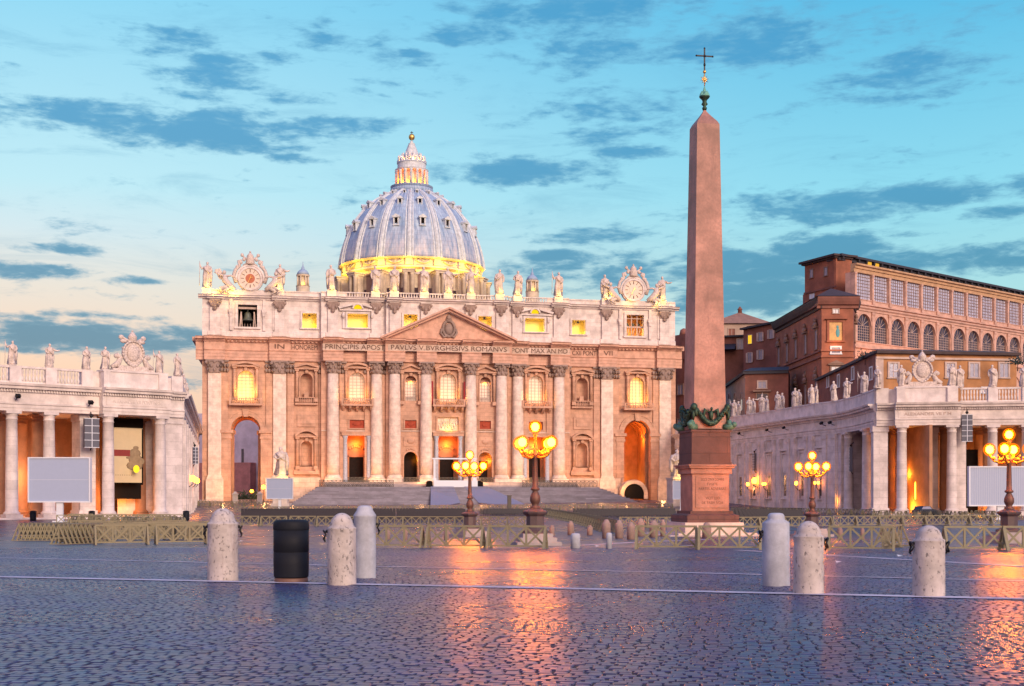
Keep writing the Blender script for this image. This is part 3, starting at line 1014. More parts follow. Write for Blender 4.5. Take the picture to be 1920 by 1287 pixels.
for s in (-1, 1):
    for (u, hw, z0, z1) in ((31.9, 1.65, 40.1, 43.5), (20.9, 2.35, 40.3, 43.5), (8.75, 1.6, 40.1, 43.5)):
        u *= s
        y = yf(u) + 0.4
        mb = MB(); frame_box(mb, u, z0, z1, hw, y)
        if abs(u) > 18 and abs(u) < 24:
            for t in (-1, 1):
                mb.box(u + t * 3.0, u + t * 3.5, y - 0.35, y - 0.003, 40.0, 43.9); mb.ell(u + t * 3.3, y - 0.5, 43.0, 0.4, 0.3, 0.7, 6, 4)
                mb.prism([(u + t * 4.3, 44.5), (u + t * 1.15, 45.35), (u + t * 1.15, 45.75), (u + t * 4.5, 44.95)][::t], y - 0.9, y - 0.003)
            mb.box(u - 4.2, u + 4.2, y - 0.55, y - 0.003, 44.1, 44.5)
            mb.arc_band(u, 44.62, 0.95, 1.3, y - 0.9, y - 0.003, 0, PI, 10)
        w = mb.build('attic_window', M['attic'], att)
        mb = MB(); mb.box(u - hw - 0.3, u + hw + 0.3, y + 2.4, y + 2.5, z0 - 0.2, z1 + 0.3); mb.box(u - hw - 0.3, u - hw - 0.2, y + 1.52, y + 2.39, z0, z1 + 0.2); mb.box(u + hw + 0.2, u + hw + 0.3, y + 1.52, y + 2.39, z0, z1 + 0.2)
        mb.box(u - hw - 0.2, u + hw + 0.2, y + 1.52, y + 2.39, z0 - 0.2, z0 - 0.1); mb.box(u - hw - 0.2, u + hw + 0.2, y + 1.52, y + 2.39, z1 + 0.2, z1 + 0.3)
        mb.build('lit_recess', M['recess'], w)
        for t in (-0.5, 0.5): lamp_point('attic_light', (BC + u + t * hw, BF + y + 1.1, z0 + 0.5), 130 if hw > 2 else 95, (1, 0.60, 0.02), 0.15)
        if abs(u) > 18 and abs(u) < 24:
            mb = MB(); mb.disc(u, 44.62, 0.93, y - 0.12, y - 0.05, 14, True)
            mb.build('lit_pane', M['yellow'], w)
        else:
            mb = MB(); mb.box(u - 0.32, u + 0.22, y + 0.5, y + 0.74, z1 - 0.65, z1 - 0.2); mb.box(u - 0.04, u + 0.04, y + 0.55, y + 0.7, z1 - 0.2, z1)
            mb.build('hanging_lamp', M['iron'], w)

# belfries
for s in (-1, 1):
    u = s * 45.9
    y = 0.4
    mb = MB(); frame_box(mb, u, 40.0, 45.1, 2.15, y, 0.6, 0.35)
    for t in (-1, 1):
        mb.box(u + t * 3.4, u + t * 4.0, y - 0.45, y - 0.003, 39.2, 44.0)
        mb.box(u + t * 3.2, u + t * 4.25, y - 0.6, y - 0.003, 43.4, 44.1); mb.frustum(u + t * 3.7, y - 0.45, 42.4, 43.4, 0.3, 0.25, 0.45, 0.4)
        mb.box(u + t * 3.4, u + t * 4.05, y - 0.35, y - 0.003, 44.1, 46.29)
        mb.box(u + t * 5.6, u + t * 8.4, y - 0.2, y - 0.003, 39.4, 45.6)
    fr = mb.build('belfry_opening', M['attic'], att)
    mb = MB(); mb.box(u - 2.6, u + 2.6, 5.0, 5.1, 39, 46); mb.box(u - 2.6, u - 2.5, 2.0, 5, 39, 46); mb.box(u + 2.5, u + 2.6, 2, 5, 39, 46); mb.box(u - 2.6, u + 2.6, 2, 5, 45.9, 46)
    mb.build('belfry_chamber', M['black'] if s < 0 else M['inner'], fr)
    if s < 0:
        mb = MB()
        for t in (-1, 1): mb.bar((u + t * 1.75, 1.2, 40), (u + t * 1.45, 1.2, 43.6), 0.28); mb.bar((u + t * 1.25, 1.4, 40), (u + t * 1.4, 1.4, 43), 0.2)
        mb.box(u - 2.1, u + 2.1, 1.0, 1.5, 44.2, 44.7)
        for k in range(7): mb.box(u - 1.95 + k * 0.65 - 0.04, u - 1.95 + k * 0.65 + 0.04, 0.7, 0.8, 40, 40.8)
        mb.build('bell_frame', M['trim'], fr)
    else:
        mb = MB()
        for t in (-0.7, 0.7): mb.box(u + t - 0.12, u + t + 0.12, 1.0, 1.2, 40, 45.1)
        mb.box(u - 2.15, u + 2.15, 1.02, 1.22, 42.1, 42.45); mb.box(u - 2.15, u + 2.15, 1.02, 1.22, 44.2, 44.4)
        for k in range(3):
            mb.bar((u - 1.4 + k * 1.4 - 0.4, 1.1, 40), (u - 1.4 + k * 1.4 + 0.1, 1.1, 42), 0.14)
        mb.build('bell_frame', M['trim'], fr)
        lamp_point('belfry_light', (BC + u, BF + 3.0, 41.0), 500, (1, 0.55, 0.08), 0.3)
bell = MB(); bell.lathe([(1.25, 0), (1.2, 0.15), (0.95, 0.5), (0.8, 1.1), (0.72, 1.6), (0.45, 1.95), (0.12, 2.05), (0.12, 2.5)], 0, 0, 18)
bo = bell.build('bell', M['bell'], None, (BC - 45.9, BF + 1.6, 41.6))
tag(bo, 'large dark bronze bell hanging in the left belfry opening', 'bell')
for k in range(3):
    b2 = bo.copy(); COL.objects.link(b2)
    b2.location = (BC + 45.9 - 1.4 + 1.4 * k, BF + 2.2, 42.5); b2.scale = (0.42, 0.42, 0.42)
    tag(b2, 'small bronze bell hanging %s in the lit right belfry' % ('at the left', 'in the middle', 'at the right')[k], 'bell', 'small bells in the right belfry')

# balustrade over the attic
mb = MB()
us = sorted(u for u, k in SPOTS) + []
for (a, b, y) in zones:
    mb.box(a + 0.003, b - 0.003, y + 0.25, y + 0.65, 47.2, 47.45); mb.box(a + 0.003, b - 0.003, y + 0.2, y + 0.7, 48.25, 48.5)
    u = a + 0.3
    while u < b:
        if abs(u) < 24: mb.lathe([(0.13, 47.45), (0.2, 47.7), (0.1, 47.95), (0.16, 48.25)], u, y + 0.45, 6)
        else: mb.box(u - 0.2, u + 0.42, y + 0.36, y + 0.54, 47.45, 48.25)
        u += 0.62
mb.build('balustrade', M['attic'], BL)
STU = [-55.0, -38.7, -26.9, -16.8, -12.6, -5.6, 0.0, 5.4, 12.2, 16.7, 26.6, 38.5, 52.6]
for u in STU:
    mb = MB(); mb.box(u - 1.05, u + 1.05, yf(u) - 0.35, yf(u) + 0.95, 47.2, 48.75)
    mb.build('statue_pedestal', M['attic'], BL)

# clocks with scrolls and angels
for s in (-1, 1):
    u = s * 45.3
    y = -0.3
    zc = 51.0
    mb = MB()
    mb.box(u - 6.5, u + 6.5, y - 0.1, y + 0.9, 47.2, 48.3)
    mb.disc(u, zc, 3.0, y - 0.15, y + 0.9, 28)
    mb.arc_band(u, zc, 2.3, 2.75, y - 0.5, y - 0.153, 0, 2 * PI, 28)
    mb.arc_band(u, zc, 2.85, 3.25, y - 0.35, y - 0.153, R(-10), R(190), 20)
    mb.build('clock_stone', M['attic'], BL)
    ck = MB(); ck.disc(u, zc, 2.28, y - 0.25, y - 0.16, 28)
    ck = ck.build('clock', M['dial'], BL)
    mb = MB(); mb.disc(u, zc, 1.05, y - 0.32, y - 0.255, 20)
    mb.build('dial_centre', M['dialc'] if s < 0 else M['dial'], ck)
    mb = MB()
    for k in range(12):
        a = k * PI / 6
        mb.bar((u + 1.4 * math.cos(a), y - 0.3, zc + 1.4 * math.sin(a)), (u + 2.1 * math.cos(a), y - 0.3, zc + 2.1 * math.sin(a)), 0.17, 0.06)
    mb.build('numerals', M['letter'], ck)
    mb = MB()
    mb.bar((u + 0.25, y - 0.38, zc + 0.7), (u - 0.55, y - 0.38, zc - 1.1), 0.24, 0.06)
    mb.bar((u, y - 0.42, zc), (u + 0.5, y - 0.42, zc + 0.3), 0.2, 0.06)
    mb.build('clock_hand', M['gold'], ck)
    mb = MB()
    # crown of scrolls, keys and tiara
    for t in (-1, 1):
        mb.tube([(u + t * 3.1, y, zc - 1.0), (u + t * 3.7, y - 0.1, zc + 0.6), (u + t * 3.3, y - 0.1, zc + 1.9), (u + t * 2.4, y - 0.1, zc + 2.9), (u + t * 2.6, y - 0.1, zc + 3.9), (u + t * 1.9, y, zc + 4.2)], [0.5, 0.45, 0.4, 0.4, 0.35, 0.2], 8)
        mb.tube([(u - t * 1.6, y - 0.2, zc + 2.9), (u + t * 1.9, y - 0.2, zc + 5.2)], 0.2, 6)
        for q, (dx, dz) in enumerate(((1.8, 5.3), (1.4, 4.3), (2.9, 2.6), (2.1, 3.6))): mb.ell(u + t * dx, y - 0.2, zc + dz, 0.42, 0.35, 0.45, 7, 5)
        # angel
        ux = u + t * 5.6
        mb.tube([(u + t * 3.4, y - 0.3, 48.4), (u + t * 4.6, y - 0.6, 49.2), (ux, y - 0.4, 50.4), (ux + t * 0.1, y - 0.3, 51.6)], [0.45, 0.75, 0.75, 0.5], 8)
        mb.tube([(u + t * 4.8, y - 0.6, 49.0), (ux + t * 1.0, y - 0.8, 48.5), (ux + t * 0.4, y - 0.9, 47.5)], [0.5, 0.4, 0.25], 8)
        mb.tube([(u + t * 4.4, y - 0.6, 48.9), (ux + t * 0.1, y - 0.9, 48.0), (ux - t * 0.9, y - 0.9, 47.4)], [0.5, 0.38, 0.22], 8)
        mb.ell(ux + t * 0.15, y - 0.4, 52.2, 0.42, 0.42, 0.5, 8, 6)
        mb.tube([(ux, y - 0.4, 51.3), (ux + t * 1.3, y - 0.5, 51.7), (ux + t * 2.4, y - 0.4, 52.2)], [0.3, 0.22, 0.14], 7)
        mb.tube([(ux, y - 0.4, 51.2), (ux - t * 1.2, y - 0.6, 51.5), (ux - t * 2.2, y - 0.5, 51.2)], [0.3, 0.22, 0.14], 7)
        mb.add([(ux - t * 0.2, y + 0.1, 50.6), (ux + t * 1.1, y + 0.4, 53.2), (ux + t * 2.4, y + 0.5, 52.9), (ux + t * 1.3, y + 0.3, 50.7),
                (ux - t * 0.2, y + 0.3, 50.6), (ux + t * 1.1, y + 0.6, 53.2), (ux + t * 2.4, y + 0.7, 52.9), (ux + t * 1.3, y + 0.5, 50.7)],
               [(0, 1, 2, 3), (7, 6, 5, 4), (0, 4, 5, 1), (1, 5, 6, 2), (2, 6, 7, 3), (3, 7, 4, 0)])
    mb.lathe([(0.9, zc + 3.2), (1.05, zc + 3.5), (0.95, zc + 4.2), (1.0, zc + 4.4), (0.75, zc + 5.0), (0.8, zc + 5.15), (0.4, zc + 5.7), (0.15, zc + 5.9)], u, y, 12)
    mb.ell(u, y, zc + 6.05, 0.24, 0.24, 0.24, 8, 6)
    mb.build('clock_ornament', M['statue'], BL)


# windows, niches and doors of the front
def arched_pane(mb, u, z0, z1, hw, y):
    zs = z1 - hw
    poly = [(u - hw, z0), (u + hw, z0)] + [(u + hw * math.cos(PI * i / 12), zs + hw * math.sin(PI * i / 12)) for i in range(13)]
    mb.prism(poly, y, y + 0.08)


def mullions(mb, u, z0, z1, hw, y, nx, nz):
    for i in range(1, nx):
        x = u - hw + 2 * hw * i / nx
        dz = math.sqrt(max(0, hw * hw - (x - u) ** 2))
        mb.box(x - 0.05, x + 0.05, y - 0.1, y, z0, z1 - hw + dz)
    k = 0
    for i in range(1, nz):
        z = z0 + (z1 - z0) * i / nz
        w = hw if z < z1 - hw else math.sqrt(max(0, hw * hw - (z - z1 + hw) ** 2))
        mb.box(u - w, u + w, y - 0.09, y - 0.005, z - 0.045, z + 0.045)


def aedicule(u, y, hw, z0, z1, top, seg, balc):
    """frame with little columns and a curved or pointed head"""
    mb = MB()
    for t in (-1, 1):
        mb.lathe([(0.36, z0 - 0.1), (0.36, z1 - 0.6), (0.3, z1 + 0.4)], u + t * (hw + 0.75), y - 0.55, 10)
        mb.box(u + t * (hw + 0.3), u + t * (hw + 1.2), y - 1.0, y - 0.003, z1 + 0.4, z1 + 0.8)
        mb.box(u + t * (hw + 0.3), u + t * (hw + 1.2), y - 1.0, y - 0.003, z0 - 0.9, z0 - 0.1)
        mb.box(u + t * hw, u + t * (hw + 0.3), y - 0.3, y - 0.003, z0, z1 - hw)
    mb.arc_band(u, z1 - hw, hw, hw + 0.3, y - 0.3, y - 0.003)
    w = hw + 1.4
    mb.box(u - w, u + w, y - 1.1, y - 0.003, z1 + 0.8, z1 + 1.15)
    h = top - z1 - 1.15
    if seg:
        rr = (w * w + h * h) / (2 * h); cz = top - rr
        a = math.asin(w / rr)
        mb.arc_band(u, cz, rr - 0.45, rr, y - 1.3, y - 0.003, PI / 2 - a, PI / 2 + a, 12)
        mb.box(u - w, u + w, y - 0.5, y - 0.004, z1 + 1.16, z1 + 1.2 + h * 0.3)
    else:
        for t in (-1, 1):
            q = [(u + t * w, z1 + 1.15), (u, top - 0.4), (u, top), (u + t * w, z1 + 1.6)]
            mb.prism(q if t < 0 else q[::-1], y - 1.25, y - 0.003)
        mb.prism([(u - w, z1 + 1.16), (u, top - 0.4), (u + w, z1 + 1.16)][::-1], y - 0.5, y - 0.004)
    mb.ell(u, y - 0.5, z1 + 0.3, 0.5, 0.3, 0.5, 8, 5)
    if balc:
        b = hw + 1.9
        mb.box(u - b, u + b, y - 2.0, y - 0.003, z0 - 1.35, z0 - 0.9)
        mb.box(u - b, u + b, y - 1.95, y - 1.75, z0 + 0.15, z0 + 0.32)
        x = u - b + 0.2
        while x < u + b:
            mb.lathe([(0.09, z0 - 0.9), (0.13, z0 - 0.5), (0.07, z0 - 0.1), (0.1, z0 + 0.15)], x, y - 1.85, 6); x += 0.42
        for t in (-1, 1): mb.box(u + t * b, u + t * (b - 0.4), y - 2.0, y - 1.7, z0 - 0.9, z0 + 0.4)
        if balc == 2:
            for k in range(5): mb.profile([(y - 1.8, z0 - 1.36), (y - 0.003, z0 - 1.36), (y - 0.003, z0 - 2.7), (y - 0.7, z0 - 2.3), (y - 1.5, z0 - 1.8)], u - b + 0.5 + k * (2 * b - 1) / 4 - 0.25, u - b + 0.5 + k * (2 * b - 1) / 4 + 0.25)
            mb.profile([(y - 1.2, z0 - 1.37), (y - 0.004, z0 - 1.37), (y - 0.004, z0 - 2.0)], u - b + 0.4, u + b - 0.4)
    return mb


for u, hw, z0, z1, seg, balc, pane, top in [(-46.3, 1.75, 23.3, 30.0, True, 1, 'litglass', 32.0), (46.3, 1.75, 23.3, 30.0, True, 1, 'litglass', 32.0), (-21.1, 1.75, 23.4, 29.9, True, 2, 'warmglass', 32.1),
                                  (21.1, 1.75, 23.4, 29.9, True, 2, 'warmglass', 32.1), (0, 1.85, 23.4, 29.9, True, 2, 'warmglass', 32.1),
                                  (-8.75, 1.3, 23.4, 29.2, False, 1, 'warmglass', 31.8), (8.75, 1.3, 23.4, 29.2, False, 1, 'warmglass', 31.8)]:
    y = yf(u)
    w = aedicule(u, y, hw, z0, z1, top, seg, balc if abs(u) not in (8.75,) else 0).build('window', M['wall'], BL)
    mb = MB()
    if abs(u) == 8.75:
        mb.box(u - hw, u + hw, y + 1.1, y + 1.2, z0, z1 - hw * 0.9)
        mb.build('pane', M[pane], w)
        mb = MB(); mb.box(u - hw, u + hw, y + 0.4, y + 1.1, z1 - hw * 0.9, z1 - hw * 0.8); arched_pane(mb, u, z1 - hw * 0.8, z1, hw, y + 1.3)
        mb.build('blind_arch', M['wall'], w)
        mb = MB()
        for i in range(1, 4): mb.box(u - hw + 2 * hw * i / 4 - 0.05, u - hw + 2 * hw * i / 4 + 0.05, y + 1.0, y + 1.1, z0, z1 - hw * 0.9)
        for i in range(1, 6): mb.box(u - hw, u + hw, y + 1.01, y + 1.095, z0 + 4.6 * i / 6 - 0.04, z0 + 4.6 * i / 6 + 0.04)
        x = u - hw
        while x <= u + hw: mb.box(x - 0.07, x + 0.07, y + 0.2, y + 0.35, z0, z0 + 0.9); x += 0.37
        mb.box(u - hw, u + hw, y + 0.15, y + 0.4, z0 + 0.9, z0 + 1.05)
        mb.build('mullions', M['trim'], w)
    else:
        arched_pane(mb, u, z0, z1, hw, y + 1.1)
        mb.build('pane', M[pane], w)
        mb = MB(); mullions(mb, u, z0, z1, hw, y + 1.09, 4, 9)
        mb.build('mullions', M['trim'], w)
for s in (-1, 1):
    u = s * 32.6
    for (z0, z1, hw, seg, top) in ((23.9, 29.6, 1.4, False, 31.9), (8.3, 14.0, 1.3, True, 16.6)):
        mb = aedicule(u, 0.0, hw, z0, z1, top, seg, 0)
        if z0 > 20:
            mb.box(u - 2.6, u + 2.6, -0.9, -0.003, z0 - 1.6, z0 - 1.2)
            x = u - 2.2
            while x < u + 2.2: mb.lathe([(0.09, z0 - 1.2), (0.13, z0 - 0.8), (0.07, z0 - 0.4), (0.1, z0)], x, -0.7, 6); x += 0.42
            mb.box(u - 2.5, u + 2.5, -0.85, -0.55, z0, z0 + 0.18)
            mb.box(u - 0.5, u + 0.5, 0.2, 0.9, z0, z0 + 1.3)
            mb.box(u - 2.1, u + 2.1, -0.25, -0.003, 17.3, 20.2); mb.box(u - 1.4, u + 1.4, -0.4, -0.25, 17.9, 19.6)
        else:
            mb.box(u - 2.9, u + 2.9, -0.9, -0.003, z0 - 2.0, z0 - 1.2)
            for t in (-1, 1): mb.box(u + t * 2.0, u + t * 2.8, -0.8, -0.003, z0 - 1.2, z0 - 0.91)
        nw = mb.build('niche', M['wall'], BL)
        mb = MB()
        mb.lathe([(hw * 1.02, z0), (hw * 1.02, z1 - hw)], u, 0.35, 16, True, 0, PI)
        mb.lathe([(hw * 1.02 * math.cos(PI / 2 * i / 6), z1 - hw + hw * 1.02 * math.sin(PI / 2 * i / 6)) for i in range(7)], u, 0.35, 16, True, 0, PI)
        mb.box(u - hw * 1.05, u + hw * 1.05, 0.0, 1.6, z0 - 0.2, z0 - 0.003)
        mb.build('niche_shell', M['wall'], nw)
# panels and doors
for u in (-21.1, 21.1, -8.75, 8.75):
    y = yf(u); hw = 1.7 if abs(u) > 15 else 1.35
    mb = MB(); frame_box(mb, u, 17.0, 18.9, hw, y, 0.3, 0.2)
    f_ = mb.build('panel_frame', M['wall'], BL)
    mb = MB(); mb.box(u - hw, u + hw, y + 0.25, y + 0.35, 17.0, 18.9); mb.ell(u, y + 0.25, 17.95, hw * 0.6, 0.1, 0.5, 10, 5)
    mb.build('marble_panel', M['panel'], f_)
y = yf(0)
mb = MB(); frame_box(mb, 0, 16.6, 19.7, 2.5, y, 0.35, 0.3)
f_ = mb.build('relief_frame', M['wall'], BL)
mb = MB(); mb.box(-2.5, 2.5, y + 0.5, y + 0.7, 16.6, 19.7)
for k in range(9): mb.ell(-2.0 + k * 0.5, y + 0.42, 17.5 + 0.5 * (k * 7 % 3 - 0.4), 0.24, 0.2, 0.65, 7, 5); mb.ell(-2.0 + k * 0.5, y + 0.4, 18.5 + 0.4 * (k * 7 % 3 - 0.4), 0.15, 0.15, 0.17, 6, 4)
mb.build('carved_relief', M['column'], f_)
for u, hw in ((-21.1, 2.35), (0.0, 2.45), (21.1, 2.35)):
    y = yf(u)
    mb = MB()
    mb.box(u - hw - 0.5, u + hw + 0.5, y + 2.9, y + 3.3, 10.4, 18)
    for t in (-1, 1): mb.box(u + t * 1.65, u + t * (hw + 1.5), y + 2.9, y + 3.3, ZB, 10.4)
    for t in (-1, 1): mb.box(u + t * 1.65, u + t * 2.0, y + 2.75, y + 2.9, ZB, 10.7)
    mb.box(u - 2.0, u + 2.0, y + 2.75, y + 2.9, 10.4, 10.8)
    for k in range(7): mb.ell(u - 1.5 + k * 0.5, y + 2.85, 12.4 + 0.5 * math.sin(k * PI / 6), 0.35, 0.2, 0.4, 7, 5)
    mb.box(u - hw - 0.5, u + hw + 0.5, y + 1.65, y + 2.9, 16.8, 17.0)
    for t in (-1, 1): mb.box(u + t * (hw + 0.5), u + t * (hw + 0.7), y + 1.65, y + 2.9, ZB, 17)
    d = mb.build('doorway', M['inner'], BL)
    mb = MB(); mb.box(u - 1.65, u + 1.65, y + 3.05, y + 3.2, ZB, 10.4)
    for i in range(2):
        for k in range(3): mb.box(u - 1.5 + i * 1.6, u - 0.1 + i * 1.6, y + 3.0, y + 3.06, ZB + 0.3 + k * 1.9, ZB + 1.9 + k * 1.9)
    mb.build('door', M['doord'], d)
    mb = MB()
    for t in (-1, 1):
        mb.lathe([(0.62, ZB), (0.62, ZB + 0.5), (0.5, ZB + 0.6), (0.48, 12), (0.42, 14.2), (0.62, 15.0), (0.66, 15.2)], u + t * (hw + 0.35), y - 0.35, 14)
    mb.build('grey_column', M['bollardg'], d)
    mb = MB(); mb.box(u - hw - 1.2, u + hw + 1.2, y - 0.9, y - 0.003, 15.25, 15.9); mb.box(u - hw - 1.3, u + hw + 1.3, y - 1.05, y - 0.003, 15.9, 16.2)
    mb.build('lintel', M['wall'], d)
    lamp_point('porch_light', (BC + u, BF + y + 1.9, 13.2), 900, (1.0, 0.20, 0.004), 0.6)
for s in (-1, 1):
    u = s * 8.75; y = yf(u)
    mb = MB(); mb.box(u - 2.2, u + 2.2, y + 2.6, y + 2.7, ZB, 13)
    d = mb.build('arched_doorway', M['black'] if s < 0 else M['inner'], BL)
    mb = MB(); mb.arc_band(u, 10.0, 1.6, 1.95, y - 0.2, y - 0.003)
    for t in (-1, 1): mb.box(u + t * 1.6, u + t * 1.95, y - 0.2, y - 0.003, ZB, 10)
    mb.box(u - 1.7, u + 1.7, y - 0.2, y - 0.003, 12.9, 15.0); mb.ell(u, y - 0.2, 14.0, 0.9, 0.25, 0.6, 10, 5)
    for k in range(5): mb.ell(u - 0.8 + k * 0.4, y - 0.15, 12.0 + 0.3 * math.sin(k * PI / 4), 0.28, 0.2, 0.25, 6, 4)
    mb.build('arch_trim', M['wall'], d)
    mb = MB(); mb.box(u - 1.1, u + 0.9, y + 2.4, y + 2.55, ZB, 9.6)
    mb.build('door', M['doord'], d)
    lamp_point('arch_light', (BC + u + 1.2, BF + y + 1.9, 9.6), 260, (1.0, 0.30, 0.02), 0.2)
# string course and plinth
mb = MB()
for (a, b, y) in zones:
    if abs((a + b) / 2) < 30:
        mb.box(a + 0.01, b - 0.01, y - 0.25, y - 0.004, 16.25, 16.55)
mb.build('string_course', M['plinth'], BL)
for s in (-1, 1):
    mb = MB()
    mb.box(s * 29.4, s * 42.0, -0.8, -0.004, 3.0, 5.6); mb.box(s * 29.4, s * 42.0, -1.0, -0.004, 0.0, 3.0)
    mb.build('plinth', M['plinth'], BL)
# red curtains beside the central window
for s in (-1, 1):
    mb = MB(); mb.box(s * 3.55, s * 4.0, -3.0, -2.85, 22.6, 28.0)
    mb.build('window_curtain', M['curtain'], BL)
# window floodlights (small lamps on the balconies)
for u, e, c in ((-46.3, 700, (1, 0.55, 0.12)), (46.3, 520, (1, 0.50, 0.10)), (-21.1, 420, (1, 0.45, 0.10)), (21.1, 420, (1, 0.45, 0.10)), (0, 420, (1, 0.5, 0.12))):
    for t in (-1, 1): lamp_point('balcony_light', (BC + u + t * 1.3, BF + yf(u) - 1.9, 24.6), e / 1.7, c, 0.2)
for s in (-1, 1): lamp_point('window_light', (BC + s * 8.75, BF + yf(8) + 0.6, 27.9), 60, (1, 0.40, 0.05), 0.2)
lamp_point('relief_light', (BC, BF - 3.6, 16.9), 220, (1, 0.60, 0.08), 0.2)
for s, e in ((-1, 900), (1, 1500)):
    lamp_point('arch_light', (BC + s * 46.3 + 1.5, BF + 5.2, 15.0), e * (1.8 if s < 0 else 1.0), (1.0, 0.24, 0.02), 0.4)
lamp_point('arch_light', (BC + 45.3, BF + 8.0, 4.0), 1200, (1.0, 0.36, 0.05), 0.4)
for t in (-7, -3): lamp_point('attic_flood', (BC - 46 + t, BF - 1.6, 47.6), 330, (1, 0.60, 0.08), 0.25)
for t in (-2, 5): lamp_point('attic_flood', (BC + 46 + t, BF - 1.9, 47.6), 150, (1, 0.55, 0.10), 0.25)

# unseen point lights added along the terrace to warm the lower front in amber
for u, e in ((-51, 1500), (-42, 2600), (-36, 1500), (-29, 1200), (-18, 1500), (-7, 1200), (7, 1200), (18, 1400), (29, 1200), (36, 1300), (42, 1500), (51, 1300)):
    lamp_point('facade_warm_fill', (BC + u, BF + yf(u) - 6.0, 5.4 if abs(u) < 38 else 3.0), e * 0.5, (1.0, 0.45, 0.15), 0.3)

# ------------------------------------------------------------------ dome, lantern, small cupolas
def lead_mat():
    m, n, b = new_mat('lead_sheets')
    tc = n.n('ShaderNodeTexCoord'); ob = tc.outputs['Object']
    sp = n.n('ShaderNodeSeparateXYZ'); n.link(ob, sp.inputs[0])
    ang = n.m('ARCTAN2', sp.outputs[0], sp.outputs[1])
    cb = n.n('ShaderNodeCombineXYZ'); n.link(n.m('MULTIPLY', ang, 14.0), cb.inputs[0]); n.link(n.m('MULTIPLY', sp.outputs[2], 0.10), cb.inputs[1])
    s1 = n.noise(cb.outputs[0], 1.3, 6, 0.7)
    s2 = n.noise(ob, 0.8, 5, 0.6)
    col = n.mix(n.mr(s1, 0.35, 0.7), (0.20, 0.31, 0.48), (0.52, 0.66, 0.80))
    col = n.mix(n.mr(s2, 0.4, 0.8, 0, 0.6), col, (0.30, 0.33, 0.44))
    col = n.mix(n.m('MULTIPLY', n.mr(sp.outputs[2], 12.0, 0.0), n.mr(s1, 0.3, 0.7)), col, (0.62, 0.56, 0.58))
    cr = n.n('ShaderNodeCombineXYZ'); n.link(n.m('MULTIPLY', ang, 25.0), cr.inputs[0]); n.link(sp.outputs[2], cr.inputs[1])
    br = n.n('ShaderNodeTexBrick'); n.link(cr.outputs[0], br.inputs['Vector'])
    br.inputs['Brick Width'].default_value = 1.1; br.inputs['Row Height'].default_value = 1.5; br.inputs['Scale'].default_value = 1; br.inputs['Mortar Size'].default_value = 0.05
    br.inputs['Color1'].default_value = (1, 1, 1, 1); br.inputs['Color2'].default_value = (0.86, 0.86, 0.9, 1); br.inputs['Mortar'].default_value = (0.7, 0.7, 0.72, 1)
    col = n.mix(1.0, col, br.outputs['Color'], 'MULTIPLY')
    n.link(col, b.inputs['Base Color'])
    b.inputs['Roughness'].default_value = 0.55
    return m


M['lead'] = lead_mat()
M['rib'] = stone('dome_rib', (0.60, 0.65, 0.70), stain=0.6, scale=1.0)
DD = 440.0
k_ = DD / FPX
dp = P(772, DD, 0)
DZ = 80.0
dome = MB()
PR = [(134.5, 506), (134, 500), (131.5, 484), (127, 466), (121, 449), (113.5, 432), (104, 417), (93, 403.5), (81, 391), (68, 381), (55, 372.5), (43, 366), (36, 363)]
prof = [(r * k_, zat(y, DD) - DZ) for r, y in PR]
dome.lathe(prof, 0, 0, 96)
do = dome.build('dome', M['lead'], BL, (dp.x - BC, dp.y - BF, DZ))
ph0 = R(-90 + 3.5)


def at_prof(t):
    i = min(int(t * (len(prof) - 1)), len(prof) - 2); f_ = t * (len(prof) - 1) - i
    return prof[i][0] * (1 - f_) + prof[i + 1][0] * f_, prof[i][1] * (1 - f_) + prof[i + 1][1] * f_


mb = MB()
for i in range(16):
    a = ph0 + PI / 16 + 2 * PI * i / 16
    for off, r in ((0, 0.95),):
        pts = []
        rs = []
        for t in np.linspace(0, 1, 22):
            rr, zz = at_prof(float(t))
            pts.append((rr * math.cos(a), rr * math.sin(a), zz)); rs.append(0.78 * (0.35 + 0.65 * rr / prof[0][0]))
        mb.tube(pts, rs, 6, False)
        for sg in (-1, 1):
            mb.tube([(p[0] - sg * math.sin(a) * rs[q] * 1.6, p[1] + sg * math.cos(a) * rs[q] * 1.6, p[2] - 0.1) for q, p in enumerate(pts)], [x * 0.45 for x in rs], 5, False)
mb.build('ribs', M['rib'], do)
for row, (py, sc) in enumerate(((440, 1.0), (399, 0.85), (374, 0.5))):
    for i in range(16):
        a = ph0 + 2 * PI * i / 16
        if math.sin(a) > 0.25: continue
        z = zat(py, DD) - DZ
        r = np.interp(z, [p[1] for p in prof], [p[0] for p in prof])
        Mx = Matrix.Translation((r * math.cos(a), r * math.sin(a), z)) @ Matrix.Rotation(a + PI / 2, 4, 'Z')
        mb = MB(); mb.M = Mx
        mb.box(-0.95 * sc, -0.55 * sc, -1.0 * sc, 1.6, -1.3 * sc, 1.1 * sc); mb.box(0.55 * sc, 0.95 * sc, -1.0 * sc, 1.6, -1.3 * sc, 1.1 * sc)
        mb.box(-1.25 * sc, 1.25 * sc, -1.3 * sc, 1.6, 1.1 * sc, 1.45 * sc); mb.box(-1.1 * sc, 1.1 * sc, -1.2 * sc, 1.6, -1.6 * sc, -1.3 * sc)
        mb.prism([(-1.4 * sc, 1.45 * sc), (0, 2.3 * sc), (1.4 * sc, 1.45 * sc)][::-1], -1.3 * sc, 1.6)
        dm = mb.build('dormer', M['rib'], do)
        mb = MB(); mb.M = Mx; mb.box(-0.55 * sc, 0.55 * sc, -0.3 * sc, 1.5, -1.3 * sc, 1.1 * sc)
        mb.build('dormer_opening', M['black'], dm)
mb = MB(); a = ph0 - 2 * PI / 16 * 1.02
rr = 96 * k_ * 0.9
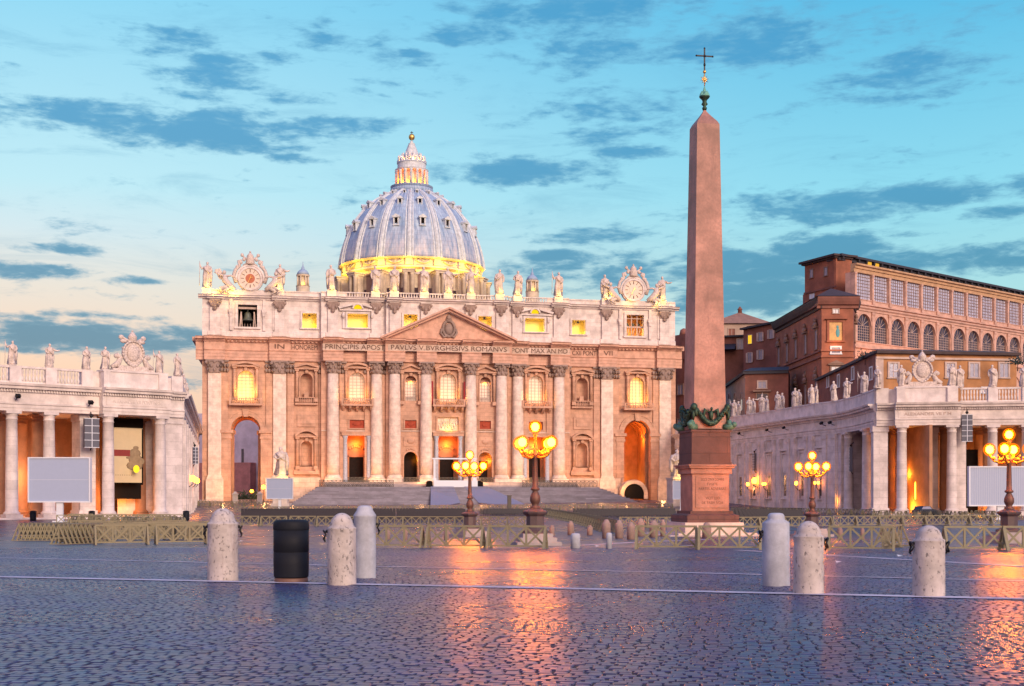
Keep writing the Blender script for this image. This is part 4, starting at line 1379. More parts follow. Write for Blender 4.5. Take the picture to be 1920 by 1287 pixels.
mb.M = Matrix.Translation((rr * math.cos(a), rr * math.sin(a), zat(403, DD) - DZ + 0.2)) @ Matrix.Rotation(a + PI / 2, 4, 'Z') @ Matrix.Rotation(R(-40), 4, 'X')
mb.box(-1.6, 1.6, -0.5, 0.3, -1.4, 1.6)
mb.build('repair_panel', M['white'], do)
# drum
mb = MB()
zd = lambda y: zat(y, DD)
r0 = 134 * k_
M['drum'] = stone('drum_travertine', (0.62, 0.52, 0.40), stain=0.3)
mb.lathe([(r0 * 0.93, zd(560)), (r0 * 0.93, zd(527)), (r0 * 0.99, zd(524)), (r0 * 0.985, zd(521)), (r0 * 0.955, zd(520)), (r0 * 0.955, zd(509)), (r0 * 1.0, zd(508)), (r0 * 1.015, zd(505.5)), (r0 * 0.97, zd(505))], 0, 0, 96, False)
for i in range(16):
    a = ph0 + PI / 16 + 2 * PI * i / 16
    mb.M = Matrix.Translation((r0 * 0.955 * math.cos(a), r0 * 0.955 * math.sin(a), 0)) @ Matrix.Rotation(a + PI / 2, 4, 'Z')
    mb.box(-1.2, 1.2, -0.7, 0.5, zd(520), zd(508.6))
    a = ph0 + 2 * PI * i / 16
    mb.M = Matrix.Translation((r0 * 0.955 * math.cos(a), r0 * 0.955 * math.sin(a), 0)) @ Matrix.Rotation(a + PI / 2, 4, 'Z')
    mb.tube([(-2.4, -0.25, zd(511)), (-1.2, -0.35, zd(514.5)), (0, -0.4, zd(516)), (1.2, -0.35, zd(514.5)), (2.4, -0.25, zd(511))], 0.28, 6)
    mb.ell(0, -0.25, zd(513), 0.5, 0.3, 0.5, 8, 5)
mb.M = None
for i in range(16):
    a = ph0 + PI / 16 + 2 * PI * i / 16
    mb.M = Matrix.Translation((r0 * 1.02 * math.cos(a), r0 * 1.02 * math.sin(a), 0)) @ Matrix.Rotation(a + PI / 2, 4, 'Z')
    for t in (-1, 1): mb.lathe([(0.75, zd(575)), (0.7, zd(540)), (0.95, zd(536))], t * 1.1, -1.2, 10)
    mb.box(-1.9, 1.9, -2.2, 2.0, zd(536), zd(532.5)); mb.box(-1.6, 1.6, -0.6, 2.0, zd(575), zd(536)); mb.box(-2.2, 2.2, -2.5, 2.0, zd(532.5), zd(530.5))
mb.M = None
dr = mb.build('drum', M['drum'], BL, (dp.x - BC, dp.y - BF, 0))
for i in range(16):
    a = ph0 + 2 * PI * i / 16
    if math.sin(a) > 0.2: continue
    mb = MB(); mb.M = Matrix.Translation((r0 * 0.935 * math.cos(a), r0 * 0.935 * math.sin(a), 0)) @ Matrix.Rotation(a + PI / 2, 4, 'Z')
    mb.box(-1.7, 1.7, -0.2, 0.6, zd(575), zd(536))
    mb.prism([(-2.2, zd(536)), (0, zd(531.5)), (2.2, zd(536))][::-1], -0.6, 0.6)
    mb.build('drum_window', M['trimd'], dr)
for i in range(9):
    a = ph0 + PI / 16 + 2 * PI * (i - 4) / 16
    rr = r0 * 1.02 + 1.3
    lamp_point('drum_flood', (dp.x + rr * math.cos(a), dp.y + rr * math.sin(a), zd(527.5)), 2100, (1, 0.62, 0.045), 0.35)
# lantern
mb = MB()
L = lambda r, y: (r * k_, zd(y))
mb.lathe([L(36, 366), L(39.5, 363), L(40, 360), L(40, 357)], 0, 0, 40)
mb.lathe([L(39.5, 357), L(39.5, 352.5), L(40, 352), L(38.6, 352), L(38.6, 357)], 0, 0, 40)
lo = mb.build('lantern_gallery', M['lead'], BL, (dp.x - BC, dp.y - BF, 0))
mb = MB()
mb.lathe([L(30, 363), L(30, 352), L(21, 352), L(21, 323), L(30, 323), L(31.5, 320.5), L(27, 320), L(26.5, 309), L(28, 308), L(27, 306)], 0, 0, 32, False)
for i in range(16):
    a = ph0 + PI / 16 + 2 * PI * i / 16
    mb.lathe([(0.52, zd(352)), (0.46, zd(326)), (0.65, zd(323))], 28.5 * k_ * math.cos(a), 28.5 * k_ * math.sin(a), 10)
    mb.lathe([(0.5, zd(306)), (0.55, zd(303)), (0.2, zd(301)), (0.32, zd(298)), (0.05, zd(293))], 25 * k_ * math.cos(a), 25 * k_ * math.sin(a), 6)
    mb.lathe([(0.55, zd(306)), (0.6, zd(298)), (0.2, zd(295)), (0.3, zd(292)), (0.05, zd(288))], 18.5 * k_ * math.cos(a + 0.2), 18.5 * k_ * math.sin(a + 0.2), 6)
la = mb.build('lantern', M['rib'], BL, (dp.x - BC, dp.y - BF, 0))
mb = MB()
mb.lathe([L(20, 306), L(17.5, 299), L(12.5, 289), L(9, 280), L(6, 272), L(5.5, 271), L(6, 270), L(3, 269), L(2.5, 265)], 0, 0, 32, True, mod=lambda a, j: 1 + 0.07 * math.cos(a * 16))
mb.build('lantern_spire', M['rib'], la)
mb = MB(); mb.ell(0, 0, zd(257.5), 5.8 * k_, 5.8 * k_, 6.2 * k_, 16, 10)
mb.build('orb', M['gold'], la)
mb = MB(); mb.box(-0.1, 0.1, -0.1, 0.1, zd(252), zd(246.5)); mb.box(-0.5, 0.5, -0.1, 0.1, zd(249.3), zd(248.3))
mb.build('cross', M['iron'], la)
for i in range(8):
    a = R(-90 + (i - 3.5) * 24)
    lamp_point('lantern_light', (dp.x + 24.5 * k_ * math.cos(a), dp.y + 24.5 * k_ * math.sin(a), zd(348)), 620, (1, 0.17, 0.004), 0.2)
for i in (-1, 0, 1):
    lamp_point('spire_light', (dp.x + 20 * k_ * math.sin(i * 0.8), dp.y - 21.5 * k_ * math.cos(i * 0.8), zd(304)), 2600, (1, 0.24, 0.03), 0.2)
# small cupolas behind the balustrade
for px, d in ((568, 345), (998, 352)):
    c = P(px, d, 0)
    k2 = d / FPX
    z = lambda y: zat(y + (6 if px > 900 else 0) * 1.8, d)
    mb = MB()
    mb.lathe([(12.5 * k2, z(560)), (12.5 * k2, z(538)), (13.5 * k2, z(537)), (8.2 * k2, z(536.5)), (8.2 * k2, z(520)), (12 * k2, z(519)), (12.5 * k2, z(516)), (11 * k2, z(515.5))], 0, 0, 20, False)
    for i in range(8):
        a = 2 * PI * (i + 0.5) / 8
        mb.lathe([(0.24, z(537)), (0.2, z(519))], 10.6 * k2 * math.cos(a), 10.6 * k2 * math.sin(a), 6)
    cu = mb.build('small_cupola', M['drum'], BL, (c.x - BC, c.y - BF, 0))
    mb = MB(); mb.lathe([(11 * k2, z(515.5)), (9.5 * k2, z(511)), (6.5 * k2, z(507.5)), (3 * k2, z(505)), (2.4 * k2, z(501)), (1.2 * k2, z(499.5)), (0.5 * k2, z(493)), (0.02, z(490))], 0, 0, 20, mod=lambda a, j: 1 + 0.05 * math.cos(8 * a))
    mb.build('cupola_roof', M['lead'], cu)
    lamp_point('cupola_light', (c.x, c.y - 11.5 * k2, z(535)), 45, (1, 0.6, 0.08), 0.2)

# ------------------------------------------------------------------ statues
def statue_mesh(seed, arm=0, attr=None, lean=0.0):
    """robed figure, 1 m tall from feet to crown, facing -y"""
    rnd = random.Random(seed)
    mb = MB()
    n = 18
    rings = [(0.0, .150, .125, 0), (0.05, .152, .128, 0), (0.15, .146, .122, 0), (0.28, .135, .115, .005), (0.42, .138, .112, .01), (0.52, .128, .105, .008), (0.60, .120, .095, 0),
             (0.68, .132, .098, -.004), (0.76, .140, .092, -.004), (0.81, .118, .080, 0), (0.84, .062, .056, 0), (0.868, .044, .044, -.008)]
    ph = rnd.random() * 6; k1 = rnd.choice([5, 6, 7]); sway = rnd.uniform(-.03, .03)
    vs = []
    for j, (z, rx, ry, oy) in enumerate(rings):
        fold = max(0, 1 - z / 0.9) * 0.20 + (0.10 if z < 0.8 else 0)
        cx = sway * math.sin(z * 4.2) + lean * z
        for i in range(n):
            a = 2 * PI * i / n
            q = 1 + fold * math.sin(k1 * a + ph + 2.4 * z * (1 if seed % 2 else -1)) + fold * 0.5 * math.sin((k1 + 4) * a + ph * 2)
            vs.append((cx + rx * q * math.cos(a), oy + ry * q * math.sin(a), z))
    fs = [(j * n + i, j * n + (i + 1) % n, (j + 1) * n + (i + 1) % n, (j + 1) * n + i) for j in range(len(rings) - 1) for i in range(n)]
    fs.append(tuple(reversed(range(n)))); fs.append(tuple((len(rings) - 1) * n + i for i in range(n)))
    mb.add(vs, fs, True)
    hx = lean * 0.92 + rnd.uniform(-.015, .015)
    mb.ell(hx, -.014, .928, .048, .056, .068, 10, 8)                          # head
    mb.ell(hx, -.064, .924, .010, .014, .014, 6, 4)                           # nose
    mb.ell(hx, .008, .940, .054, .056, .062, 9, 6)                            # hair
    if seed % 3 != 1: mb.ell(hx, -.045, .878, .030, .026, .036, 8, 5)          # beard
    sh = .122
    def arm_path(s, mode):
        cx = lean * .77
        if mode == 0: return [(cx + s * sh, 0, .775), (cx + s * (sh + .045), -.01, .64), (cx + s * (sh - .03), -.09, .565), (cx + s * .035, -.12, .60)]
        if mode == 1: return [(cx + s * sh, 0, .78), (cx + s * (sh + .09), -.02, .71), (cx + s * (sh + .15), -.05, .82), (cx + s * (sh + .17), -.05, .92)]
        if mode == 2: return [(cx + s * sh, 0, .775), (cx + s * (sh + .05), .0, .63), (cx + s * (sh + .045), -.05, .50), (cx + s * (sh + .03), -.06, .46)]
        return [(cx + s * sh, 0, .78), (cx + s * (sh + .11), -.03, .70), (cx + s * (sh + .21), -.08, .70), (cx + s * (sh + .26), -.09, .72)]
    modes = [(0, 2), (1, 0), (2, 0), (0, 0), (3, 0), (1, 2), (0, 3), (2, 3)][arm % 8]
    for s, md in zip((-1, 1), modes):
        pts = arm_path(s, md)
        mb.tube(pts, [.048, .046, .034, .020], 8)
        mb.ell(*pts[-1], .022, .022, .026, 7, 5)
    # cloak hanging from one shoulder
    s = 1 if seed % 2 else -1
    mb.tube([(s * .11 + lean * .8, .02, .80), (s * .155, .04, .62), (s * .165, .03, .40), (s * .15, .02, .16)], [.05, .06, .062, .05], 8)
    mb.tube([(-s * .12 + lean * .8, -.05, .77), (0, -.115, .64), (s * .13, -.06, .50)], [.032, .038, .034], 7)
    for sx in (-1, 1): mb.ell(sx * .055, -.125, .018, .034, .06, .022, 7, 5)     # feet
    mb.lathe([(.17, -.055), (.17, -.005), (.155, .004)], 0, 0, 12)              # base slab
    if attr == 'staff': p = arm_path(-1, modes[0])[-1]; mb.tube([(p[0] - .01, p[1], .02), (p[0], p[1], 1.02)], .011, 6)
    if attr == 'cross':
        p = arm_path(1, modes[1])[-1]
        mb.tube([(p[0] + .05, p[1], .02), (p[0] + .05, p[1], 1.22)], .016, 6); mb.tube([(p[0] - .07, p[1], 1.08), (p[0] + .17, p[1], 1.08)], .016, 6)
    if attr == 'book': p = arm_path(1, 0)[-1]; mb.box(p[0] - .02, p[0] + .06, p[1] - .03, p[1] + .01, p[2] - .03, p[2] + .08)
    return mb.mesh('statue')


SM = [statue_mesh(i, i, [None, 'staff', 'book', None, None, 'staff', 'book', 'cross'][i], [0, .03, -.03, .02, -.02, .0, .03, 0][i]) for i in range(8)]
for m_ in SM: m_.materials.append(M['statue'])


def put_statue(loc, h, rz, k, label, group=None, name='statue', mirror=False):
    o = bpy.data.objects.new(name, SM[k % 8])
    o.location = loc; o.rotation_euler = (0, 0, rz); o.scale = (h * (-1 if mirror else 1) * 1.02, h * 1.02, h)
    COL.objects.link(o)
    tag(o, label, 'statue', group)
    return o


LOOK = ['with joined hands', 'raising one arm', 'holding a book', 'with folded arms', 'stretching one arm sideways', 'gripping a tall staff', 'reaching out to the side', 'beside a tall cross']
KS = [1, 4, 2, 0, 3, 6, 7, 5, 0, 2, 1, 3, 6]
for i, u in enumerate(STU):
    put_statue((BC + u, BF + yf(u) + 0.3, 48.75 + 0.32), 5.6, (-0.15 + 0.1 * (i % 4)), KS[i], 'robed marble statue %s, %s from the left on the basilica roof' % (LOOK[KS[i]], ORD[i]), 'statues along the basilica roof', mirror=bool(i % 2))
    lamp_point('statue_flood', (BC + u + 0.2, BF + yf(u) - 1.5, 49.0), 150, (1, 0.60, 0.05), 0.15)

# ------------------------------------------------------------------ colonnades and corridors
ZC0, ZC1, ZC2, ZC3 = -1.25, 12.6, 16.2, 18.6
CP = [(0, 12.6), (-0.25, 12.6), (-0.25, 13.0), (-0.33, 13.0), (-0.33, 13.4), (-0.45, 13.5), (-0.45, 13.7), (-0.22, 13.75), (-0.22, 15.0), (-0.4, 15.1), (-0.4, 15.45), (-0.95, 15.5), (-1.0, 15.8), (-1.25, 15.9), (-1.35, 16.2), (0, 16.2)]


def frame(p0, p1):
    d = Vector((p1.x - p0.x, p1.y - p0.y))
    return Matrix.Translation((p0.x, p0.y, 0)) @ Matrix.Rotation(math.atan2(d.y, d.x), 4, 'Z'), d.length


def doric(mb, x, y, r=0.82, z0=ZC0, z1=ZC1, n=20):
    mb.box(x - r * 1.35, x + r * 1.35, y - r * 1.35, y + r * 1.35, z0 - 0.2, z0 + 0.25)
    mb.lathe([(r * 1.3, z0 + 0.25), (r * 1.32, z0 + 0.45), (r * 1.1, z0 + 0.6), (r, z0 + 0.75), (r * 0.99, z0 + 4.5), (r * 0.93, z0 + 9), (r * 0.86, z1 - 1.15), (r * 0.95, z1 - 1.1), (r * 0.95, z1 - 1.0), (r * 0.86, z1 - 0.95), (r * 0.88, z1 - 0.6), (r * 1.12, z1 - 0.35)], x, y, n)
    mb.box(x - r * 1.2, x + r * 1.2, y - r * 1.2, y + r * 1.2, z1 - 0.35, z1 - 0.004)


def dentils(mb, a, b, y):
    x = a + 0.1
    while x < b - 0.1: mb.box(x, x + 0.16, y - 0.62, y - 0.402, 15.12, 15.44); x += 0.36


def baluster_run(mb, a, b, y):
    mb.box(a, b, y - 0.2, y + 0.25, ZC2, ZC2 + 0.35); mb.box(a, b, y - 0.22, y + 0.27, ZC3 - 0.3, ZC3 - 0.01)
    x = a + 0.25
    while x < b - 0.15:
        mb.lathe([(0.10, ZC2 + 0.35), (0.17, ZC2 + 0.8), (0.08, ZC2 + 1.25), (0.15, ZC2 + 1.65), (0.1, ZC3 - 0.3)], x, y, 7); x += 0.46


def crest(loc, rz, label):
    """papal coat of arms: shield, tiara, keys and scrolls on a stepped base"""
    t = thing('coat_of_arms', label, 'coat of arms', loc, rz)
    mb = MB()
    mb.box(-3.0, 3.0, -0.5, 0.7, 0, 0.35); mb.box(-2.2, 2.2, -0.45, 0.65, 0.35, 0.8)
    for s in (-1, 1):
        mb.tube([(s * 3.0, 0, 0.5), (s * 2.1, 0, 1.0), (s * 1.7, 0, 1.9), (s * 2.2, 0, 2.3), (s * 2.5, 0, 2.0)], [0.3, 0.45, 0.4, 0.3, 0.2], 8)
        mb.ell(s * 2.3, 0, 2.1, 0.4, 0.3, 0.35, 8, 5)
    mb.build('scroll_base', M['statue'], t)
    mb = MB()
    prof = []
    for i in range(24):
        a = 2 * PI * i / 24
        x = 1.45 * math.cos(a); z = 2.5 + 1.75 * math.sin(a)
        if z < 2.5: x *= 1 - 0.32 * ((2.5 - z) / 1.75) ** 1.5
        prof.append((x, z))
    mb.prism(prof[::-1], -0.35, 0.35)
    for i in range(24):
        x, z = prof[i]; x2, z2 = prof[(i + 1) % 24]
        mb.tube([(x * 1.03, -0.4, z), (x2 * 1.03, -0.4, z2)], 0.17, 6)
    mb.ell(0, -0.35, 2.6, 0.95, 0.3, 1.2, 12, 8)
    mb.build('shield', M['statue'], t)
    mb = MB()
    for s in (-1, 1):
        mb.tube([(-s * 1.5, 0, 3.2), (s * 0.3, -0.2, 4.1), (s * 1.75, 0, 4.9)], 0.17, 7); mb.ell(s * 1.6, 0, 4.75, 0.42, 0.2, 0.35, 8, 5)
        mb.ell(s * 1.3, -0.1, 4.2, 0.55, 0.3, 0.3, 8, 5)
    mb.lathe([(0.5, 4.2), (0.66, 4.35), (0.6, 4.7), (0.66, 4.8), (0.5, 5.1), (0.3, 5.4), (0.1, 5.6)], 0, 0, 12)
    mb.ell(0, 0, 5.68, 0.15, 0.15, 0.15, 8, 5)
    mb.build('tiara_and_keys', M['statue'], t)
    return t


def speaker(loc, rz, h, w, label):
    t = thing('loudspeaker', label, 'loudspeaker', loc, rz, 'hanging loudspeaker arrays')
    mb = MB(); mb.box(-w / 2, w / 2, 0, 0.5, 0, h)
    mb.build('cabinet', M['speaker'], t)
    mb = MB()
    n = max(3, round(h / (w * 0.55)))
    for i in range(n + 1): mb.box(-w / 2 - 0.03, w / 2 + 0.03, -0.05, -0.003, h * i / n - 0.04, h * i / n + 0.04)
    mb.box(-0.05, 0.05, -0.06, -0.003, 0, h)
    mb.build('grille_bars', M['frame'], t)
    mb = MB(); mb.tube([(0, 0.3, h), (0, 0.35, h + 0.5), (0.1, 0.7, h + 0.9)], 0.09, 6); mb.ell(0, 0.25, h + 0.35, 0.25, 0.2, 0.22, 8, 5); mb.tube([(0, 0.3, 0), (0.0, 0.6, -0.4)], 0.09, 6)
    mb.build('hanging_bracket', M['iron'], t)
    return t


def colonnade(site, span, cols, pav, pier, corner, group_lab):
    """open portico: front columns, projecting end pavilion, inner rows"""
    a, b = span
    r = site.root
    mb = MB(); mb.box(a, b, -2.4, 16, -3.5, ZC0 - 0.2); mb.box(a, b, -3.2, -2.4, -3.5, ZC0 - 0.32)
    mb.build('platform', M['travp'], r)
    for x in cols:
        mb = MB(); doric(mb, x, 0); mb.build('column', M['trav'], r)
    for x in pav:
        mb = MB(); doric(mb, x, -1.3); mb.build('column', M['trav'], r)
    for (x0, x1, y0, y1) in pier:
        mb = MB()
        mb.box(x0, x1, y0, y1, ZC0 - 0.2, ZC1 - 0.004)
        mb.box(x0 - 0.15, x1 + 0.15, y0 - 0.15, y1 - 0.01, ZC1 - 0.9, ZC1 - 0.008); mb.box(x0 - 0.2, x1 + 0.2, y0 - 0.2, y1 - 0.01, ZC0 - 0.19, ZC0 + 0.7)
        mb.build('pier', M['trav'], r)
    p0, p1 = pav[0] - 1.15, pav[-1] + 1.15
    mb = MB()
    mb.profile([(y + (-0.75 if y < -0.01 or True else 0), z) for y, z in CP[:-1]] + [(1.3, 16.2), (1.3, 12.6)], a, p0) if p0 > a + 1 else None
    mb.profile([(y - 0.75, z) for y, z in CP[:-1]] + [(1.3, 16.2), (1.3, 12.6)], p1, b) if b > p1 + 0.3 else None
    mb.profile([(y - 2.05, z - (0.003 if z == 16.2 else 0)) for y, z in CP[:-1]] + [(1.28, 16.197), (1.28, 12.6)], p0, p1)
    dentils(mb, a, p0, -0.75); dentils(mb, p0, p1, -2.05); dentils(mb, p1, b, -0.75)
    mb.box(a, b, 1.31, 15.5, 12.7, 13.3); mb.box(a, b, 14.2, 15.5, 13.3, 16.2)
    mb.build('entablature', M['travp'], r)
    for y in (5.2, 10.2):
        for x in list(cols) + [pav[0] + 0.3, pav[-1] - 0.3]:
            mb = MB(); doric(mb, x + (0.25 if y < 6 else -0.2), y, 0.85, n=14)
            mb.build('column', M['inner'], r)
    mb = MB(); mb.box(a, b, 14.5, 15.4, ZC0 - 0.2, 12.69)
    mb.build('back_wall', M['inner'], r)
    return p0, p1


# --- left colonnade (south arm)
LC = Site('colonnade', 'left travertine colonnade with end pavilion, banner and statues on top', 'colonnade', P(0, 165), P(338, 181))
u = LC.u
cols = [u(22), u(92)]
sp = cols[1] - cols[0]
cols = [cols[0] - sp * 2, cols[0] - sp] + cols
mb0 = u(340)
p0, p1 = colonnade(LC, (cols[0] - 4, mb0), cols, [u(196), u(293)], [(u(152), u(181), 0.3, 3.4), (u(307), u(339), -0.5, 3.5), (u(307), u(339), 9, 14.4)], None, '')
mb = MB()
a = cols[0] - 4
ped = [cols[0], cols[1], u(27), u(94), u(161)]
x = a
for q in ped:
    baluster_run(mb, x, q - 0.75, -0.2); mb.box(q - 0.75, q + 0.75, -0.6, 0.5, ZC2, ZC3); x = q + 0.75
mb.box(x, p0 + 0.4, -0.3, 0.4, ZC2, ZC3 - 0.1)
mb.box(p0 + 0.3, p1 - 0.3, -1.75, 0.45, ZC2, ZC3 - 0.15); mb.box(p0 + 0.2, p1 - 0.2, -1.9, 0.5, ZC3 - 0.15, ZC3 + 0.1)
mb.box(p0 + 0.3, p0 + 1.2, -1.95, -1.753, ZC2, ZC3 - 0.16); mb.box(p1 - 1.6, p1 - 0.3, -2.0, -1.753, ZC2, ZC3 - 0.16)
mb.box(p1 - 0.29, mb0, -0.5, 0.44, ZC2, ZC3 - 0.4); mb.box(mb0 - 1.8, mb0 - 0.1, -0.7, 0.6, ZC2, ZC3 - 0.1)
mb.build('balustrade', M['travp'], LC.root)
mb = MB(); mb.box(p0 + 0.5, p1 - 0.5, -2.34, -2.273, 13.85, 14.9)
tb = mb.build('tablet', M['travp'], LC.root)
text("ALEXANDER VII PONT MAX", 0.7, LC.root, ((p0 + p1) / 2, -2.37, 14.38), M['travp'], width=(p1 - p0) * 0.72, ext=0.03)
cop = LC.world((p0 + p1) / 2 - 0.0, -0.7, ZC3 + 0.1)
crest(LC.world(u(245), -0.6, ZC3 + 0.1), LC.th, 'carved papal coat of arms crowning the left colonnade pavilion')
for i, (px, v, k) in enumerate(((22, -0.1, 1), (92, -0.1, 4), (161, -0.1, 3), (193, -0.6, 2), (295, -0.6, 5), (332, -0.1, 0))):
    put_statue(LC.world(u(px), v, ZC3 + (0.27 if i in (3, 4) else 0.17)), 3.1, LC.th + 0.2 * (i % 3 - 1), k, 'white stone statue %s, %s from the left on the left colonnade' % (LOOK[k], ORD[i]), 'statues along the left colonnade', mirror=bool(i % 2))
for i, q in enumerate(cols[:2]):
    pass
speaker(LC.world(u(161.5), -2.1, 8.0), LC.th, 3.9, 2.0, 'grey loudspeaker array hanging at the left colonnade pier')
# banner in the pavilion
bn = thing('banner', 'tall cream banner with a maroon band hanging in the left pavilion', 'banner', LC.world(u(242), 1.0, 3.3), LC.th)
bw = u(272) - u(213); bc = bw / 2
mb = MB(); mb.box(-bc, bc, 0, 0.05, 0, 7.6); mb.tube([(-bc - 0.1, 0.02, 7.62), (bc + 0.1, 0.02, 7.62)], 0.07, 6)
mb.build('cloth', M['banner'], bn)
mb = MB(); mb.box(-bc + 0.1, bc * 0.25, -0.02, -0.003, 3.7, 4.6); mb.build('maroon_band', M['bannerr'], bn)
mb = MB()
for (x, z, rx, rz) in ((0.62, 4.9, .2, .28), (0.55, 4.1, .42, .7), (0.6, 3.2, .5, .8), (0.55, 2.4, .6, .7), (0.25, 3.5, .3, .2), (0.9, 3.0, .35, .5)): mb.ell(x * bc, -0.01, z, rx * bc * 0.9, 0.02, rz, 10, 6)
mb.build('printed_figure', M['bannerf'], bn)
mb = MB()
for k in range(9): mb.box(-bc + 0.4 + k * 0.32, -bc + 0.52 + k * 0.32, -0.02, -0.003, 1.0, 1.12)
mb.build('printed_line', M['bannerf'], bn)
lt = LC.world(u(254), -0.3, 5.2)
lp = MB(); lp.ell(0, 0, 0, 0.42, 0.42, 0.55, 12, 8)
lo_ = lp.build('hanging_lantern', glow('lantern_glow', (1.0, 0.66, 0.03), 1.6), None, lt)
tag(lo_, 'round yellow lantern hanging in front of the cream banner', 'lantern')
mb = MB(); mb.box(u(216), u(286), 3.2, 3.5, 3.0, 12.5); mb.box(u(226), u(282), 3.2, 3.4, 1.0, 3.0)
mb.build('dark_banner_backing', M['black'], LC.root)  # black sheets put in for the dark behind the banner
lamp_point('portico_light', LC.world(u(213), 2.0, 1.2), 500, (1, 0.30, 0.02), 0.3)
lamp_point('portico_light', LC.world(u(245), 4.5, 0.3), 300, (1, 0.28, 0.02), 0.3)
for px, e in ((60, 500), (125, 420), (-20, 400)): lamp_point('portico_light', LC.world(u(px), 8.0, 4.0), e * 1.7, (1, 0.40, 0.14), 0.3)

# --- left corridor behind it, seen along its wall
LW = Site('corridor_wing', 'left corridor wing receding from the colonnade to the basilica', 'corridor', P(341, 183), P(371, 292))
mb = MB(); mb.box(0.6, LW.L, 0, 9, -3, ZC1); mb.build('wall', M['trav'], LW.root)
mb = MB(); mb.profile(CP, -1.0, LW.L); mb.box(-1.0, LW.L, 0.003, 9, ZC1 + 0.002, ZC3 - 0.5); mb.build('entablature', M['travp'], LW.root)
for k in range(9):
    x = 3 + k * 11.5
    mb = MB(); mb.box(x, x + 1.6, -0.55, -0.003, -3, ZC1 - 0.01); mb.box(x + 2.2, x + 3.2, -0.35, -0.003, -3, ZC1 - 0.01)
    mb.build('pilaster', M['trav'], LW.root)
    mb = MB(); frame_box(mb, x + 7, 2.2, 8.4, 0.9, 0, 0.4, 0.25); w = mb.build('window', M['travp'], LW.root)
    mb = MB(); mb.box(x + 6.1, x + 7.9, -0.03, -0.004, 2.2, 6.4); mb.build('pane', M['glassd'], w)
for i, (q, k) in enumerate(((9, 1), (24, 2), (40, 3))):
    put_statue(LW.world(q, 0.5, ZC3 - 0.33), 3.1, LW.th, k, 'stone statue %s on the left corridor roof, %s from the front' % (LOOK[k], ORD[i]), 'statues along the left corridor')
speaker(LW.world(LW.u(357), -0.9, 7.2), LW.th - 0.9, 3.0, 1.1, 'slim grey loudspeaker on the left corridor wall beside the basilica')


def wall_lamp(loc, rz, label, n=1, e=0.0, r=0.28):
    t = thing('wall_lamp', label, 'wall lamp', loc, rz, 'wall lamps on the corridors')
    mb = MB()
    mb.tube([(0, 0.0, -1.6), (0, -0.5, -1.3), (0, -0.9, -0.9), (0, -0.8, -0.5)], 0.07, 6); mb.box(-0.12, 0.12, -0.06, 0, -3.0, -1.2)
    if n > 1: mb.tube([(-0.6, -0.8, -0.4), (0, -0.8, -0.6), (0.6, -0.8, -0.4)], 0.06, 6)
    mb.build('bracket', M['iron'], t)
    for k in range(n):
        mb = MB(); mb.ell((k - (n - 1) / 2) * 1.1, -0.8, -0.1, r, r, r * 1.2, 12, 8); mb.build('globe', M['smallbulb'], t)
    return t


for k, (q, px_) in enumerate(((26, 0), (46, 0), (62, 0))):
    wall_lamp(LW.world(q, -0.1, 4.4), LW.th, 'bright orange lamp on the left corridor wall, %s from the front' % ORD[k], 1, r=0.42)

# --- right corridor, curving in towards the basilica
RP = [P(1268, 305), P(1365, 278), P(1445, 255.6), P(1530, 234), P(1570, 228), P(1604, 218), P(1642, 203)]
RW = thing('corridor_wing', 'right pale corridor wing curving back from the colonnade towards the obelisk', 'corridor', (RP[1].x, RP[1].y, 0))
wallm, entm, pilm = MB(), MB(), MB()


def seg_u(p0, p1, px):
    q = P(px, 1.0, 0); e = Vector((p1.x - p0.x, p1.y - p0.y)); L_ = e.length; e /= L_
    den = q.x * e.y - q.y * e.x
    t = (p0.x * e.y - p0.y * e.x) / den
    return (Vector((q.x, q.y)) * t - Vector((p0.x, p0.y))).dot(e)


